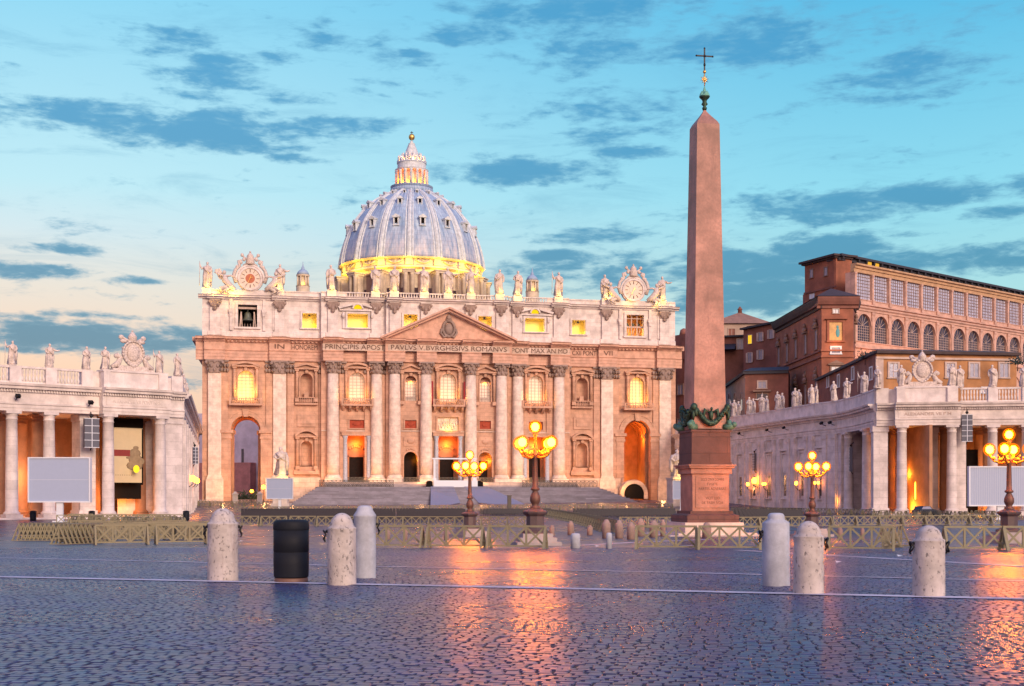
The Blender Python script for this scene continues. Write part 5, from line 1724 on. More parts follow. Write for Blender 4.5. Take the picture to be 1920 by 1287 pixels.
pils = [1285, 1310, 1335, 1354, 1378, 1401.5, 1429.5, 1459, 1486, 1519, 1557]
wins = [1297, 1322, 1345, 1366, 1389.5, 1414.6, 1443, 1472.7, 1505.4, 1542]
pxs = [1268, 1365, 1445, 1530, 1570, 1604, 1642]
for i in range(6):
    Mx, L_ = frame(RP[i], RP[i + 1])
    for m_ in (wallm, entm, pilm): m_.M = Mx
    if i < 4:
        wallm.box(0, L_, 0, 8, -3, ZC1 - 0.005)
        for px in pils:
            if pxs[i] <= px < pxs[i + 1]:
                q = seg_u(RP[i], RP[i + 1], px)
                pilm = MB(); pilm.M = Mx
                for t in (-1, 1): pilm.box(q + t * 1.35 - 0.65, q + t * 1.35 + 0.65, -0.45, -0.003, -3, ZC1 - 0.01); pilm.box(q + t * 1.35 - 0.75, q + t * 1.35 + 0.75, -0.6, -0.003, ZC1 - 0.8, ZC1 - 0.015)
                pilm.box(q - 2.3, q + 2.3, -0.25, -0.004, -3, ZC1 - 0.02)
                pilm.build('paired_pilaster', M['trav'], RW, world=True)
        for px in wins:
            if pxs[i] <= px < pxs[i + 1]:
                q = seg_u(RP[i], RP[i + 1], px)
                mb = MB(); mb.M = Mx
                frame_box(mb, q, 0.9, 9.6, 1.15, 0, 0.3, 0.25); mb.box(q - 1.8, q + 1.8, -0.5, -0.003, 10.2, 10.6); mb.box(q - 1.1, q + 1.1, -0.12, -0.003, 5.9, 9.4)
                w = mb.build('window', M['travp'], RW, world=True)
                mb = MB(); mb.M = Mx; mb.box(q - 0.65, q + 0.65, -0.05, -0.004, 1.4, 5.4); mb.box(q - 0.75, q + 0.75, -0.14, -0.055, 3.3, 3.4)
                mb.build('pane', M['glassd'], w, world=False)
                w.data.update()
                # pane was built in world space under a window that has none of its own transform
                inv = RW.matrix_basis.inverted()
                for c_ in w.children:
                    for vtx in c_.data.vertices: vtx.co = inv @ vtx.co
    entm.profile(CP[:-1] + [(0.6, 16.2), (0.6, 12.6)], -0.25, L_ + 0.25)
    entm.box(0, L_, 0.1, 8.5, ZC1 + 0.01, ZC2 - 0.01); entm.box(0, L_, -0.25, 0.2, ZC2, ZC3 - 0.25); entm.box(-0.1, L_ + 0.1, -0.35, 0.3, ZC3 - 0.25, ZC3)
    entm.box(0, L_, 8.0, 8.4, ZC2, ZC3 - 0.2)
wallm.M = frame(RP[4], RP[5])[0]
L4 = (RP[5] - RP[4]).length
wallm.box(0, 2.2, 0, 6, -3, ZC1 - 0.006)
for w_, q_ in ((4, 1588), (5, 1622)):
    mb = MB(); mb.M = frame(RP[w_], RP[w_ + 1])[0]; doric(mb, seg_u(RP[w_], RP[w_ + 1], q_), 0.3, 0.85, -1.3)
    mb.build('column', M['trav'], RW, world=True)
mb = MB(); mb.M = frame(RP[4], RP[6])[0]
mb.box(0, 30, 7, 7.5, -3, ZC1); mb.build('inner_wall', M['inner'], RW, world=True)
wallm.build('wall', M['trav'], RW, world=True)
entm.build('entablature', M['travp'], RW, world=True)
for px, e in ((1578, 500), (1600, 700), (1615, 400)):
    q = P(px, 224, 1.5) ; lamp_point('portico_light', (q.x + 1, q.y + 3, 0.5), e * 1.7, (1, 0.33, 0.03), 0.3)
rs = [(1376, 1), (1404, 2), (1429, 4), (1458, 0), (1490, 3), (1522, 5), (1564, 2), (1587, 4), (1619.5, 1), (1645, 0)]
for i, (px, k) in enumerate(rs):
    j = max(q for q in range(6) if pxs[q] <= min(px, 1641))
    Mx, L_ = frame(RP[j], RP[j + 1]); x = seg_u(RP[j], RP[j + 1], px)
    w_ = Mx @ Vector((x, 0, ZC3 + 0.19))
    rz = math.atan2(RP[j + 1].y - RP[j].y, RP[j + 1].x - RP[j].x)
    put_statue(w_, 3.45, rz * 0.6 + 0.25 * (i % 3 - 1), k, 'stone statue %s, %s of the front row going right from the obelisk' % (LOOK[k], ORD[i]), 'front row of statues on the right corridor', mirror=bool(i % 2))
    if px < 1540:
        w_ = Mx @ Vector((x, 8.2, ZC3 - 0.02)); pd = P(px + 8.5, depth(w_.x, w_.y), 0)
        put_statue((pd.x, pd.y, ZC3 + 0.02), 3.45, rz, k + 3, 'stone statue of the rear row behind the %s front statue from the obelisk' % ORD[i], 'rear row of statues on the right corridor', mirror=bool(i % 2 == 0))
def on_rw(px, v, z):
    j = max(q for q in range(6) if pxs[q] <= px)
    Mx, L_ = frame(RP[j], RP[j + 1])
    return Mx @ Vector((seg_u(RP[j], RP[j + 1], px), v, z)), math.atan2(RP[j + 1].y - RP[j].y, RP[j + 1].x - RP[j].x)
for px, n_, lab, rr in ((1412, 1, 'single round lamp on the right corridor wall left of the yellow glow', .3), (1425, 1, 'brightest yellow lamp on the right corridor wall on a dark bracket', .55), (1443, 2, 'twin lamp on the right corridor wall right of the yellow glow', .22),
                       (1504, 1, 'small lamp on the corridor wall left of the five armed street lamp', .3), (1541, 2, 'small twin lamp on the corridor wall right of the five armed street lamp', .22)):
    q, rz = on_rw(px, -0.4, 3.9 if rr < .5 else 4.6); wall_lamp(q, rz, lab, n_, r=rr)
q, rz = on_rw(1420, -0.9, 6.6); speaker(q, rz, 3.6, 1.0, 'narrow grey loudspeaker above the wall lamps of the right corridor')
q, rz = on_rw(1602, -0.9, 5.6); speaker(q, rz - 0.2, 4.2, 0.9, 'slim grey loudspeaker between the end columns of the right corridor')

# --- right colonnade (north arm)
RC = Site('colonnade', 'right travertine colonnade with crest, warm lit openings and statues', 'colonnade', P(1642, 203), P(1920, 199))
u = RC.u
xe = u(2090)
cols = [u(1861), u(1925), u(1990), u(2055)]
p0, p1 = colonnade(RC, (0.0, xe), cols, [u(1689), u(1782)], [(u(1637), u(1664), -0.6, 3.5), (u(1736), u(1766), 4.0, 7.0), (u(1791), u(1811), -0.2, 3.4), (u(1637), u(1664), 9, 14.4)], None, '')
mb = MB()
x = p1 + 0.3
for q in cols:
    baluster_run(mb, x, q - 0.75, -0.2); mb.box(q - 0.75, q + 0.75, -0.6, 0.5, ZC2, ZC3); x = q + 0.75
mb.box(-0.2, p0 + 0.4, -0.5, 0.4, ZC2, ZC3 - 0.1); mb.box(0.0, 1.9, -0.9, 0.6, ZC2, ZC3 + 0.05)
mb.box(p0 + 0.3, p1 - 0.3, -1.75, 0.45, ZC2, ZC3 - 0.05); mb.box(p0 + 0.2, p1 - 0.2, -1.9, 0.5, ZC3 - 0.05, ZC3 + 0.2)
mb.box(p1 - 1.9, p1 - 0.3, -2.05, -1.753, ZC2, ZC3 - 0.06); mb.box(p0 + 0.3, p0 + 1.6, -2.0, -1.753, ZC2, ZC3 - 0.06)
mb.build('balustrade', M['travp'], RC.root)
mb = MB(); mb.box(p0 + 0.5, p1 - 0.5, -2.34, -2.273, 13.85, 14.9)
mb.build('tablet', M['travp'], RC.root)
text("ALEXANDER VII P M", 0.7, RC.root, ((p0 + p1) / 2, -2.37, 14.38), M['trim'], width=(p1 - p0) * 0.72, ext=0.03)
crest(RC.world(u(1728), -0.6, ZC3 + 0.2), RC.th, 'carved papal coat of arms crowning the right colonnade pavilion')
for i, (px, v, k) in enumerate(((1690, -0.6, 4), (1783, -0.6, 2), (1799, -0.1, 1), (1861, -0.1, 0), (1919, -0.1, 3))):
    put_statue(RC.world(u(px), v, ZC3 + (0.37 if i < 2 else 0.17)), 3.4, RC.th + 0.2 * (i % 3 - 1), k, 'white stone statue %s, %s from the left on the right colonnade' % (LOOK[k], ORD[i]), 'statues along the right colonnade', mirror=bool(i % 2))
speaker(RC.world(u(1809), -2.2, 10.0), RC.th, 4.2, 1.6, 'grey loudspeaker array hanging beside the right pavilion')
for px, v, z, e in ((1706, 4.2, -0.6, 1000), (1708, 6.5, 5.0, 350), (1836, 8, 3, 250), (1890, 7, 4, 500), (1845, 3.5, 0, 150)): lamp_point('portico_light', RC.world(u(px), v, z), e * 1.7, (1, 0.34, 0.03), 0.3)
lo2 = MB(); lo2.lathe([(0.1, 0), (0.14, 0.3), (0.14, 2.4), (0.05, 2.8)], 0, 0, 10)
tag(lo2.build('floor_lamp', M['smallbulb'], None, RC.world(u(1722), 3.2, 0.9)), 'narrow bright floor lamp in the glowing right pavilion', 'lamp')
mb = MB(); mb.box(u(1814), u(1848), 6.5, 6.7, -1.4, 9); mb.build('dark_opening_sheet', M['black'], RC.root)  # black sheet put in for the dark of the opening


# ------------------------------------------------------------------ palaces and houses
def pwin(site, x, z0, z1, hw, trim='trim', glass='glassd', t=0.3, hood=None, shutters=False, y=0.0):
    mb = MB(); frame_box(mb, x, z0, z1, hw, y, t, 0.2)
    if hood == 'ped':
        mb.prism([(x - hw - 0.8, z1 + t + 0.3), (x, z1 + t + 1.1), (x + hw + 0.8, z1 + t + 0.3)][::-1], y - 0.7, y - 0.003); mb.box(x - hw - 0.8, x + hw + 0.8, y - 0.6, y - 0.003, z1 + t, z1 + t + 0.3)
    elif hood == 'carved':
        mb.ell(x, y - 0.4, z1 + t + 0.7, hw + 0.5, 0.5, 0.7, 10, 6); mb.box(x - hw - 0.7, x + hw + 0.7, y - 0.7, y - 0.003, z1 + t, z1 + t + 0.35)
        mb.ell(x, y - 0.4, z1 + t + 1.7, 0.5, 0.4, 0.6, 8, 5)
    elif hood == 'box': mb.box(x - hw - 0.9, x + hw + 0.9, y - 0.8, y - 0.003, z1 + t + 0.2, z1 + t + 0.6)
    w = mb.build('window', M[trim], site.root)
    mb = MB(); mb.box(x - hw, x + hw, y - 0.06, y - 0.004, z0, z1)
    mb.build('pane', M[glass], w)
    mb = MB(); mb.box(x - 0.06, x + 0.06, y - 0.12, y - 0.062, z0, z1)
    if shutters:
        for s in (-1, 1): mb.box(x + s * hw, x + s * (hw + 0.55), y - 0.3, y - 0.22, z0, z1)
    mb.build('bars', M['trim'], w)
    return w


# glazed loggia wing
LG = Site('palace_wing', 'long palace wing with two storeys of tall glazed loggias', 'palace', P(1603.5, 300), P(1930, 352))
u = LG.u
LX = LG.L + 22
mb = MB(); mb.box(-0.3, LX, 0.9, 2.6, 10, 54.6); mb.box(-0.3, LX, 0, 0.9, 10, 37.6); mb.box(-0.3, LX, 0, 0.89, 45.6, 47.3)
mb.build('wall', M['pink'], LG.root)
mb = MB()
mb.profile([(0.9, 54.6), (-0.1, 54.6), (-0.1, 55.4), (-0.4, 55.5), (-0.4, 56.0), (-0.9, 56.2), (-0.9, 56.6), (0.9, 56.6)], -0.6, LX)
mb.build('top_cornice', stone('tan_cornice', (0.52, 0.32, 0.19), stain=0.3), LG.root)
mb = MB()
mb.profile([(0, 46.9), (-0.5, 47.0), (-0.5, 47.3), (-0.1, 47.35), (-0.1, 48.1), (-0.25, 48.2), (-0.25, 48.35), (0.9, 48.35), (0.9, 46.9)], -0.5, LX)
mb.profile([(0, 45.55), (-0.25, 45.6), (-0.25, 46.0), (-0.6, 46.3), (-0.6, 46.6), (0, 46.65)], -0.5, LX)
mb.profile([(0, 36.5), (-0.5, 36.6), (-0.5, 36.9), (-0.15, 37.0), (-0.15, 38.0), (-0.35, 38.1), (-0.35, 38.3), (0, 38.3)], -0.5, LX)
mb.build('string_courses', M['pink'], LG.root)
bay = (u(1914) - u(1603.5)) / 11
nb = int(LX / bay)
for i in range(nb):
    x0 = i * bay
    xm = x0 + bay / 2
    mb = MB(); mb.box(x0 - 0.35, x0 + 0.35, -0.25, 0.85, 48.36, 54.59); mb.box(x0 - 0.5, x0 + 0.5, -0.5, 0.85, 47.36, 48.36 + 0.1); mb.box(x0 - 0.45, x0 + 0.45, -0.35, 0.85, 54.1, 54.59)
    mb.build('pier', M['pink'], LG.root)
    mb = MB(); mb.box(x0 - 0.5, x0 + 0.5, -0.3, 0.85, 38.31, 45.54); mb.box(x0 - 0.62, x0 + 0.62, -0.45, 0.85, 44.9, 45.5)
    mb.build('pier', M['pink'], LG.root)
    g = MB(); g.box(x0 + 0.36, x0 + bay - 0.36, 0.55, 0.6, 48.37, 54.58)
    w = g.build('window', M['skyglass'], LG.root)
    g = MB()
    for k in range(1, 8): g.box(x0 + 0.36 + (bay - 0.72) * k / 8 - 0.05, x0 + 0.36 + (bay - 0.72) * k / 8 + 0.05, 0.42, 0.549, 48.37, 54.58)
    for k in range(1, 8): g.box(x0 + 0.36, x0 + bay - 0.36, 0.43, 0.545, 48.37 + 6.2 * k / 8 - 0.05, 48.37 + 6.2 * k / 8 + 0.05)
    g.build('glazing_bars', M['trimd'], w)
    hw = bay / 2 - 0.72
    g = MB(); g.wall(x0 + 0.505, x0 + bay - 0.505, 38.31, 45.53, 0.0, 0.7, [(xm - hw, xm + hw, 38.31, 44.9, True)]); g.arc_band(xm, 44.9 - hw, hw, hw + 0.3, -0.2, -0.003)
    g.build('arch', M['pink'], LG.root)
    g = MB(); arched_pane(g, xm, 38.31, 44.9, hw, 0.5)
    w = g.build('arched_window', M['glassd'], LG.root)
    g = MB(); mullions(g, xm, 38.31, 44.9 - hw, hw, 0.49, 7, 8) if False else None
    for k in range(1, 7): g.box(xm - hw + 2 * hw * k / 7 - 0.045, xm - hw + 2 * hw * k / 7 + 0.045, 0.4, 0.495, 38.31, 44.9 - hw)
    for k in range(1, 7): g.box(xm - hw, xm + hw, 0.41, 0.49, 38.31 + (6.59 - hw) * k / 6 - 0.045, 38.31 + (6.59 - hw) * k / 6 + 0.045)
    for k in range(1, 6): a_ = PI * k / 6; g.bar((xm, 0.45, 44.9 - hw), (xm + hw * math.cos(a_), 0.45, 44.9 - hw + hw * math.sin(a_)), 0.08)
    g.build('glazing_bars', M['trim'], w)
mb = MB()
for i in range(nb):
    xm = i * bay + bay / 2
    mb.arc_band(xm, 31.5, 2.6, 3.1, -0.3, -0.003)
mb.build('blind_arches', M['pink'], LG.root)
for i in range(3): lamp_point('loggia_light', LG.world(3 + i * 9, -3.0, 33.5), 450, (1, 0.32, 0.10), 0.3)
# big block behind with the overhanging roof
BB = Site('palace_block', 'tall red palace block with dark overhanging roof above the loggias', 'palace', P(1509, 321), P(1567.5, 310))
mb = MB(); mb.box(0, BB.L, 0, 0.5, 10, 60.2)
mb.build('wall', M['red'], BB.root)
mb = MB(); mb.box(-0.2, BB.L + 0.15, -0.25, -0.003, 52.6, 53.0); mb.box(-0.8, 0, 0, 0.5, 10, 52.6); mb.build('string_course', M['redd'], BB.root)
for px, py0, py1 in ((1522, 506, 521), (1549, 502, 517)):
    pwin(BB, BB.u(px), BB.z(px, py1), BB.z(px, py0), 0.55, 'trimd', 'glass', 0.25)
pwin(BB, BB.u(1523), BB.z(1523, 561), BB.z(1523, 551), 1.1, 'trimd', 'frame', 0.1)
B2 = Site('palace_block', 'red side wall of the palace with a long dark roof line over the loggias', 'palace', P(1567.5, 310), P(1930, 371))
mb = MB(); mb.box(0, B2.L + 10, 0, 0.6, 10, 59.29); mb.build('wall', M['red'], B2.root)
mb = MB(); mb.box(0.2, B2.L + 10, -1.6, 3, 60.2, 60.75); mb.box(0.3, B2.L + 10, -0.7, 3, 59.3, 60.2)
x = 1.0
while x < B2.L + 10: mb.box(x, x + 0.5, -1.4, -0.7, 59.6, 60.19); x += 3.3
mb.build('roof', M['roofd'], B2.root)
mb = MB(); mb.profile([(-9, 56.7), (-0.2, 56.7), (-0.2, 58.4)], 6, B2.L + 10); mb.build('lean_to_roof', M['roofd'], B2.root)
mb = MB(); mb.box(B2.u(1574), B2.u(1591), -0.15, -0.003, B2.z(1580, 550), B2.z(1580, 530)); mb.build('blind_window', M['pink'], B2.root)
mb = MB(); mb.box(-0.9, BB.L + 0.9, -1.3, 6, 60.2, 60.7); mb.box(-0.5, BB.L + 0.4, -0.7, 5, 59.8, 60.19)
mb.build('roof', M['roof'], BB.root)
mb = MB(); mb.box(0.2, BB.L - 0.1, 0.51, 5, 10, 59.7) ; mb.build('side_wall', M['red'], BB.root)
for px in (1624, 1638):
    q = B2.u(px); mb = MB(); mb.box(q - 0.8, q + 0.8, -1.07, -1.003, 59.35, 60.1); mb.build('lit_opening', M['amber'], B2.root)
# corner tower with the mosaic
TW = Site('palace_tower', 'red corner tower with a glowing mosaic under its cornice', 'palace', P(1540.5, 285), P(1600, 285))
mb = MB(); mb.box(0, TW.L, 0, 12, 5, 44.4); mb.build('wall', M['red'], TW.root)
CPROF = [(0, 43.6), (-0.3, 43.7), (-0.3, 44.3), (-0.8, 44.5), (-1.1, 45.2), (-1.3, 45.9), (-1.3, 46.2), (0, 46.3)]
mb = MB(); mb.profile(CPROF, -1.1, TW.L + 1.1); mb.box(-1.0, TW.L + 1.3, 0.003, 12.5, 44.41, 46.2); mb.build('cornice', M['redd'], TW.root)
mb = MB(); mb.add([(-1.4, -1.4, 46.31), (TW.L + 1.4, -1.4, 46.31), (TW.L + 1.4, 13, 46.31), (-1.4, 13, 46.31), (TW.L / 2, 6, 49.2)], [(0, 1, 4), (1, 2, 4), (2, 3, 4), (3, 0, 4), (3, 2, 1, 0)])
mb.build('roof', M['roof'], TW.root)
mb = MB()
for z in (32.6, 34.0): mb.box(-0.2, TW.L + 0.2, -0.3, -0.003, z, z + 0.4)
mb.build('string_courses', M['red'], TW.root)
mz = TW.u(1567)
mb = MB(); frame_box(mb, mz, 36.4, 40.6, 1.5, 0, 0.5, 0.3); mb.prism([(mz - 2.6, 41.2), (mz, 42.3), (mz + 2.6, 41.2)][::-1], -0.8, -0.003)
f_ = mb.build('mosaic_frame', M['red'], TW.root)
mb = MB(); mb.box(mz - 1.5, mz + 1.5, -0.05, -0.004, 36.4, 40.6); mb.build('mosaic', M['mosaic'], f_)
mb = MB(); mb.ell(mz + 0.45, -0.06, 38.2, 0.45, 0.04, 1.1, 10, 6); mb.ell(mz + 0.4, -0.06, 39.5, 0.3, 0.04, 0.35, 8, 5); mb.build('blue_mantle', plain('blue_tesserae', (0.06, 0.28, 0.34), 0.5), f_)
lamp_point('mosaic_light', TW.world(mz, -1.8, 35.6), 160, (1, 0.45, 0.15), 0.2)
pwin(TW, mz, 42.6, 43.5, 0.6, 'trim', 'frame', 0.2)
pwin(TW, mz, TW.z(1566, 663), TW.z(1566, 652), 0.95, 'frame', 'glass', 0.35)
pwin(TW, mz, TW.z(1566, 699), TW.z(1566, 688), 1.0, 'trimd', 'frame', 0.35, 'ped')
# its side going back to the right and the long left wing
T2 = Site('palace_return', 'narrow shaded return of the red corner tower', 'palace', P(1600.3, 285), P(1603.6, 293))
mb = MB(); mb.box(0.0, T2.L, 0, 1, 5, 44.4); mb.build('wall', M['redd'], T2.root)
mb = MB(); mb.profile(CPROF, 0.2, T2.L); mb.build('cornice', M['roof'], T2.root)
pwin(T2, T2.L * 0.5, 36.6, 40.4, 0.9, 'trimd', 'glassd', 0.3, 'carved'); pwin(T2, T2.L * 0.5, 28, 31.4, 0.9, 'trimd', 'glassd', 0.3)
LWG = Site('palace_wing', 'long red palace wing with rows of hooded windows in shade', 'palace', P(1455.5, 328), P(1540.3, 285.2))
mb = MB(); mb.box(0, LWG.L, 0, 5, 5, 44.4); mb.build('wall', M['red'], LWG.root)
mb = MB(); mb.profile(CPROF, -0.3, LWG.L + 0.6); mb.add([(-0.3, -1.4, 46.31), (LWG.L, -1.4, 46.31), (LWG.L, 4, 46.9), (-0.3, 4, 46.9)], [(0, 1, 2, 3)]); mb.build('cornice', M['roof'], LWG.root)
mb = MB()
for z, t in ((32.6, 0.4), (34.0, 0.4), (21.6, 0.7)): mb.box(0, LWG.L, -0.35, -0.003, z, z + t)
mb.build('string_courses', M['redd'], LWG.root)
for k, px in enumerate((1461, 1476.5, 1493, 1511, 1531)):
    x = LWG.u(px)
    pwin(LWG, x, 35.0, 39.4, 0.85, 'trimd', 'glass', 0.35, 'carved')
    pwin(LWG, x, 23.0, 27.6, 0.85, 'trimd', 'glass', 0.35, 'carved')
    if k: pwin(LWG, x - 0.4, 29.4, 30.8, 0.5, 'trimd', 'glassd', 0.2)
# farther house with the lit window
HS = Site('house', 'dull red house with white shutters and one yellow lit window', 'house', P(1394, 345), P(1455.8, 338))
zt = HS.z(1455, 607)
HL = HS.L + 2
mb = MB(); mb.box(0, HL, 0, 10, 0, HS.z(1397, 619)); mb.build('wall', M['redd'], HS.root)
mb = MB()
z1 = HS.z(1397, 617); z2 = HS.z(1455, 603)
mb.add([(-0.6, -1, z1 - 0.3), (HL, -1, z2 - 0.3), (HL, 11, z2 + 0.5), (-0.6, 11, z1 + 0.5), (-0.6, -1, z1 + 0.2), (HL, -1, z2 + 0.2), (HL, 11, z2 + 1.2), (-0.6, 11, z1 + 1.2)],
       [(3, 2, 1, 0), (4, 5, 6, 7), (0, 1, 5, 4), (1, 2, 6, 5), (2, 3, 7, 6), (3, 0, 4, 7)]); mb.build('roof', M['roofd'], HS.root)
mb = MB(); mb.box(1, HL, 0.05, 9.9, HS.z(1397, 619) - 0.1, z2 - 0.4) ; mb.build('upper_wall', M['redd'], HS.root)
for px, a_, b_, g_ in ((1406.5, 645, 629, 'yellow'), (1426, 640, 624, 'glass'), (1446, 635, 619, 'glass'), (1406, 680, 662, 'glass'), (1426, 674, 657, 'glass')):
    pwin(HS, HS.u(px), HS.z(px, a_), HS.z(px, b_), 0.55, 'trim', g_, 0.15, None, g_ != 'yellow')
HT = Site('annex', 'low annex with dark lean-to roof left of the shuttered house', 'house', P(1352, 352), P(1394, 350))
mb = MB(); mb.box(-3, HT.L, 0, 8, 0, HT.z(1385, 632)); mb.build('wall', M['redd'], HT.root)
mb = MB(); mb.box(-3, HT.L + 0.2, -1.0, 8, HT.z(1385, 632), HT.z(1385, 629)); mb.profile([(-3, HT.z(1370, 657)), (-0.01, HT.z(1370, 657)), (-0.01, HT.z(1370, 645))], -3, HT.u(1380)); mb.build('roof', M['roofd'], HT.root)
pwin(HT, HT.u(1387.5), HT.z(1387, 655), HT.z(1387, 636), 0.8, 'trim', 'glass', 0.2)
# hipped building
HB = Site('chapel', 'tall blank chapel with tawny hipped roof far behind the palaces', 'chapel', P(1330, 400), P(1446, 400))
ze = HB.z(1400, 607)
mb = MB(); mb.box(0.8, HB.L - 0.8, 0, 22, 0, ze); mb.box(0.5, HB.L - 0.5, -0.3, 0, HB.z(1400, 634), HB.z(1400, 631)); mb.build('wall', M['grey'], HB.root)
ap = HB.u(1397)
mb = MB(); mb.add([(-0.4, -1, ze), (HB.L + 0.4, -1, ze), (HB.L + 0.4, 23, ze), (-0.4, 23, ze), (ap, 9, HB.z(1397, 578))], [(0, 1, 4), (1, 2, 4), (2, 3, 4), (3, 0, 4), (3, 2, 1, 0)])
mb.build('roof', M['rooft'], HB.root)
mb = MB(); mb.lathe([(0.8, HB.z(1397, 582)), (0.6, HB.z(1397, 574)), (0.9, HB.z(1397, 573.5)), (0.1, HB.z(1397, 567))], ap, 9, 10); mb.build('finial', M['redd'], HB.root)
for px in (1372,): pwin(HB, HB.u(px), HB.z(px, 631), HB.z(px, 617), 1.0, 'grey', 'redd', 0.3)
# lower buildings in front of them
LB = Site('low_building', 'plain brown lower building with one framed window behind the corridor statues', 'building', P(1397, 302), P(1462, 300))
zt = LB.z(1400, 702)
mb = MB(); mb.box(0, LB.L + 2, 0, 12, 0, zt); mb.build('wall', M['redd'], LB.root)
mb = MB(); mb.box(-0.5, LB.L + 2, -0.6, 12.5, zt, zt + 0.7); mb.add([(-0.6, -0.8, zt + 0.7), (LB.L + 2, -0.8, zt + 0.7), (LB.L + 2, 7, LB.z(1440, 683)), (1, 7, LB.z(1400, 685))], [(0, 1, 2, 3), (0, 3, 2, 1)][:1]); mb.build('roof', M['roofd'], LB.root)
pwin(LB, LB.u(1429), LB.z(1429, 728), LB.z(1429, 716), 0.9, 'trim', 'glass', 0.3); pwin(LB, LB.u(1429), LB.z(1429, 749), LB.z(1429, 739), 1.2, 'trimd', 'glassd', 0.3, 'box')
LB2 = Site('low_building', 'grey receding side of the lower building with arched windows beside the obelisk', 'building', P(1352, 352), P(1397, 302.3))
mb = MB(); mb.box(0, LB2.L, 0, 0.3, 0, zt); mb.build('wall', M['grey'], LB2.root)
mb = MB(); mb.box(0, LB2.L, -0.6, 0.3, zt, zt + 0.7); mb.build('roof', M['roofd'], LB2.root)
for px, g_ in ((1368, 'glass'), (1379, 'yellow'), (1391, 'glass')):
    x = LB2.u(px); g = MB(); arched_pane(g, x, LB2.z(px, 770), LB2.z(px, 739), 1.3, -0.1)
    w = g.build('arched_window', M[g_] if g_ == 'glass' else M['trim'], LB2.root)
    g = MB(); g.arc_band(x, LB2.z(px, 739) - 1.3, 1.3, 1.7, -0.3, -0.004); g.build('arch_trim', M['grey'], w)
# ochre building right behind the right colonnade
OB = Site('ochre_building', 'ochre building with white framed windows behind the right colonnade', 'building', P(1644, 228), P(1906, 232))
u = OB.u
zt = OB.z(1700, 664)
mb = MB(); mb.box(0, OB.L, 0, 0.4, 0, zt); mb.build('wall', M['ochre'], OB.root)
mb = MB(); mb.box(-0.2, OB.L + 0.2, -0.3, -0.003, OB.z(1700, 674), OB.z(1700, 670)); mb.box(-0.25, u(1656), -0.15, -0.004, 0, zt - 0.6); mb.build('white_trim', M['trim'], OB.root)
mb = MB(); mb.box(-0.3, OB.L + 0.5, -0.8, 0.6, zt, zt + 0.5); mb.add([(-0.3, -0.8, zt + 0.504), (OB.L + 0.5, -0.8, zt + 0.504), (OB.L, 5, zt + 1.4), (0.3, 5, zt + 1.4)], [(0, 1, 2, 3)]); mb.build('roof', M['roof'], OB.root)
for px in (1675, 1782, 1826, 1882): pwin(OB, u(px), OB.z(px, 708), OB.z(px, 682), 0.82, 'trim', 'glass', 0.32)
for px in (1722, 1850): pwin(OB, u(px), OB.z(px, 736), OB.z(px, 729), 0.82, 'frame', 'glass', 0.32)
O2 = Site('ochre_building', 'shaded receding side of the ochre building above the corridor statues', 'building', P(1533, 284), P(1643.8, 228.2))
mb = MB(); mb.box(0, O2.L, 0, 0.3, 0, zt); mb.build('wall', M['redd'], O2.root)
mb = MB(); mb.box(0, O2.L, -0.7, 0.5, zt, zt + 0.5); mb.build('roof', M['roofd'], O2.root)
for px in (1553, 1573, 1600, 1634): pwin(O2, O2.u(px), O2.z(px, 712 if px > 1590 else 726), O2.z(px, 690 if px > 1590 else 704), 0.9, 'frame', 'glassd', 0.25)
for px in (1622, 1908):
    q = P(px, 226 if px > 1700 else 236, 0)
    t = thing('shrub', 'dark roof shrub %s' % ('beside the ochre building side wall' if px < 1700 else 'at the right end of the ochre building'), 'shrub', (q.x, q.y, zat(668 if px < 1700 else 690, 232)))
    mb = MB(); rnd = random.Random(px)
    for k in range(220):
        c = Vector((rnd.gauss(0, .8), rnd.gauss(0, .6), abs(rnd.gauss(0.5, .5)))); a_ = Vector((rnd.gauss(0, 1), rnd.gauss(0, 1), rnd.gauss(0, 1))).normalized() * .22; b_ = a_.orthogonal().normalized() * .14
        mb.add([tuple(c - a_), tuple(c + b_), tuple(c + a_), tuple(c - b_)], [(0, 1, 2, 3)])
    mb.build('foliage', M['leaf'], t)
    mb = MB(); mb.tube([(0, 0, -1.2), (0, 0, 0.6)], [0.1, 0.05], 6); mb.build('stem', M['post'], t)
# building glimpsed between basilica and obelisk, and behind the left arch
SB = Site('side_building', 'dark red building glimpsed between the basilica and the obelisk', 'building', P(1262, 322), P(1300, 316))
mb = MB(); mb.box(0, SB.L, 0, 10, -2, SB.z(1275, 628)); mb.box(-0.2, SB.L, -0.5, 10, SB.z(1275, 675), SB.z(1275, 670)); mb.lathe([(1.2, SB.z(1275, 628)), (0.9, SB.z(1275, 618)), (0.2, SB.z(1275, 615))], SB.u(1274), 1.5, 10); mb.build('wall', M['redd'], SB.root)
pwin(SB, SB.u(1276), SB.z(1276, 740), SB.z(1276, 722), 0.9, 'trimd', 'glass', 0.3); pwin(SB, SB.u(1276), SB.z(1276, 808), SB.z(1276, 786), 0.9, 'trimd', 'glass', 0.3)
AB = Site('rear_building', 'lilac rear building with a red base seen through the left arch', 'building', P(425, 345), P(520, 340))
mb = MB(); mb.box(-10, AB.L, 0, 8, -2, 24); mb.build('wall', stone('lilac_plaster', (0.78, 0.70, 0.80), stain=0.3, scale=0.3), AB.root)
mb = MB(); mb.box(-10, AB.u(480), -3, -0.1, -2, AB.z(470, 868)); mb.build('red_base', stone('salmon_plaster', (0.62, 0.27, 0.24), stain=0.3), AB.root)
mb = MB(); mb.box(AB.u(453), AB.u(457), -0.15, -0.004, AB.z(455, 868), AB.z(455, 842)); mb.build('window', M['glassd'], AB.root)

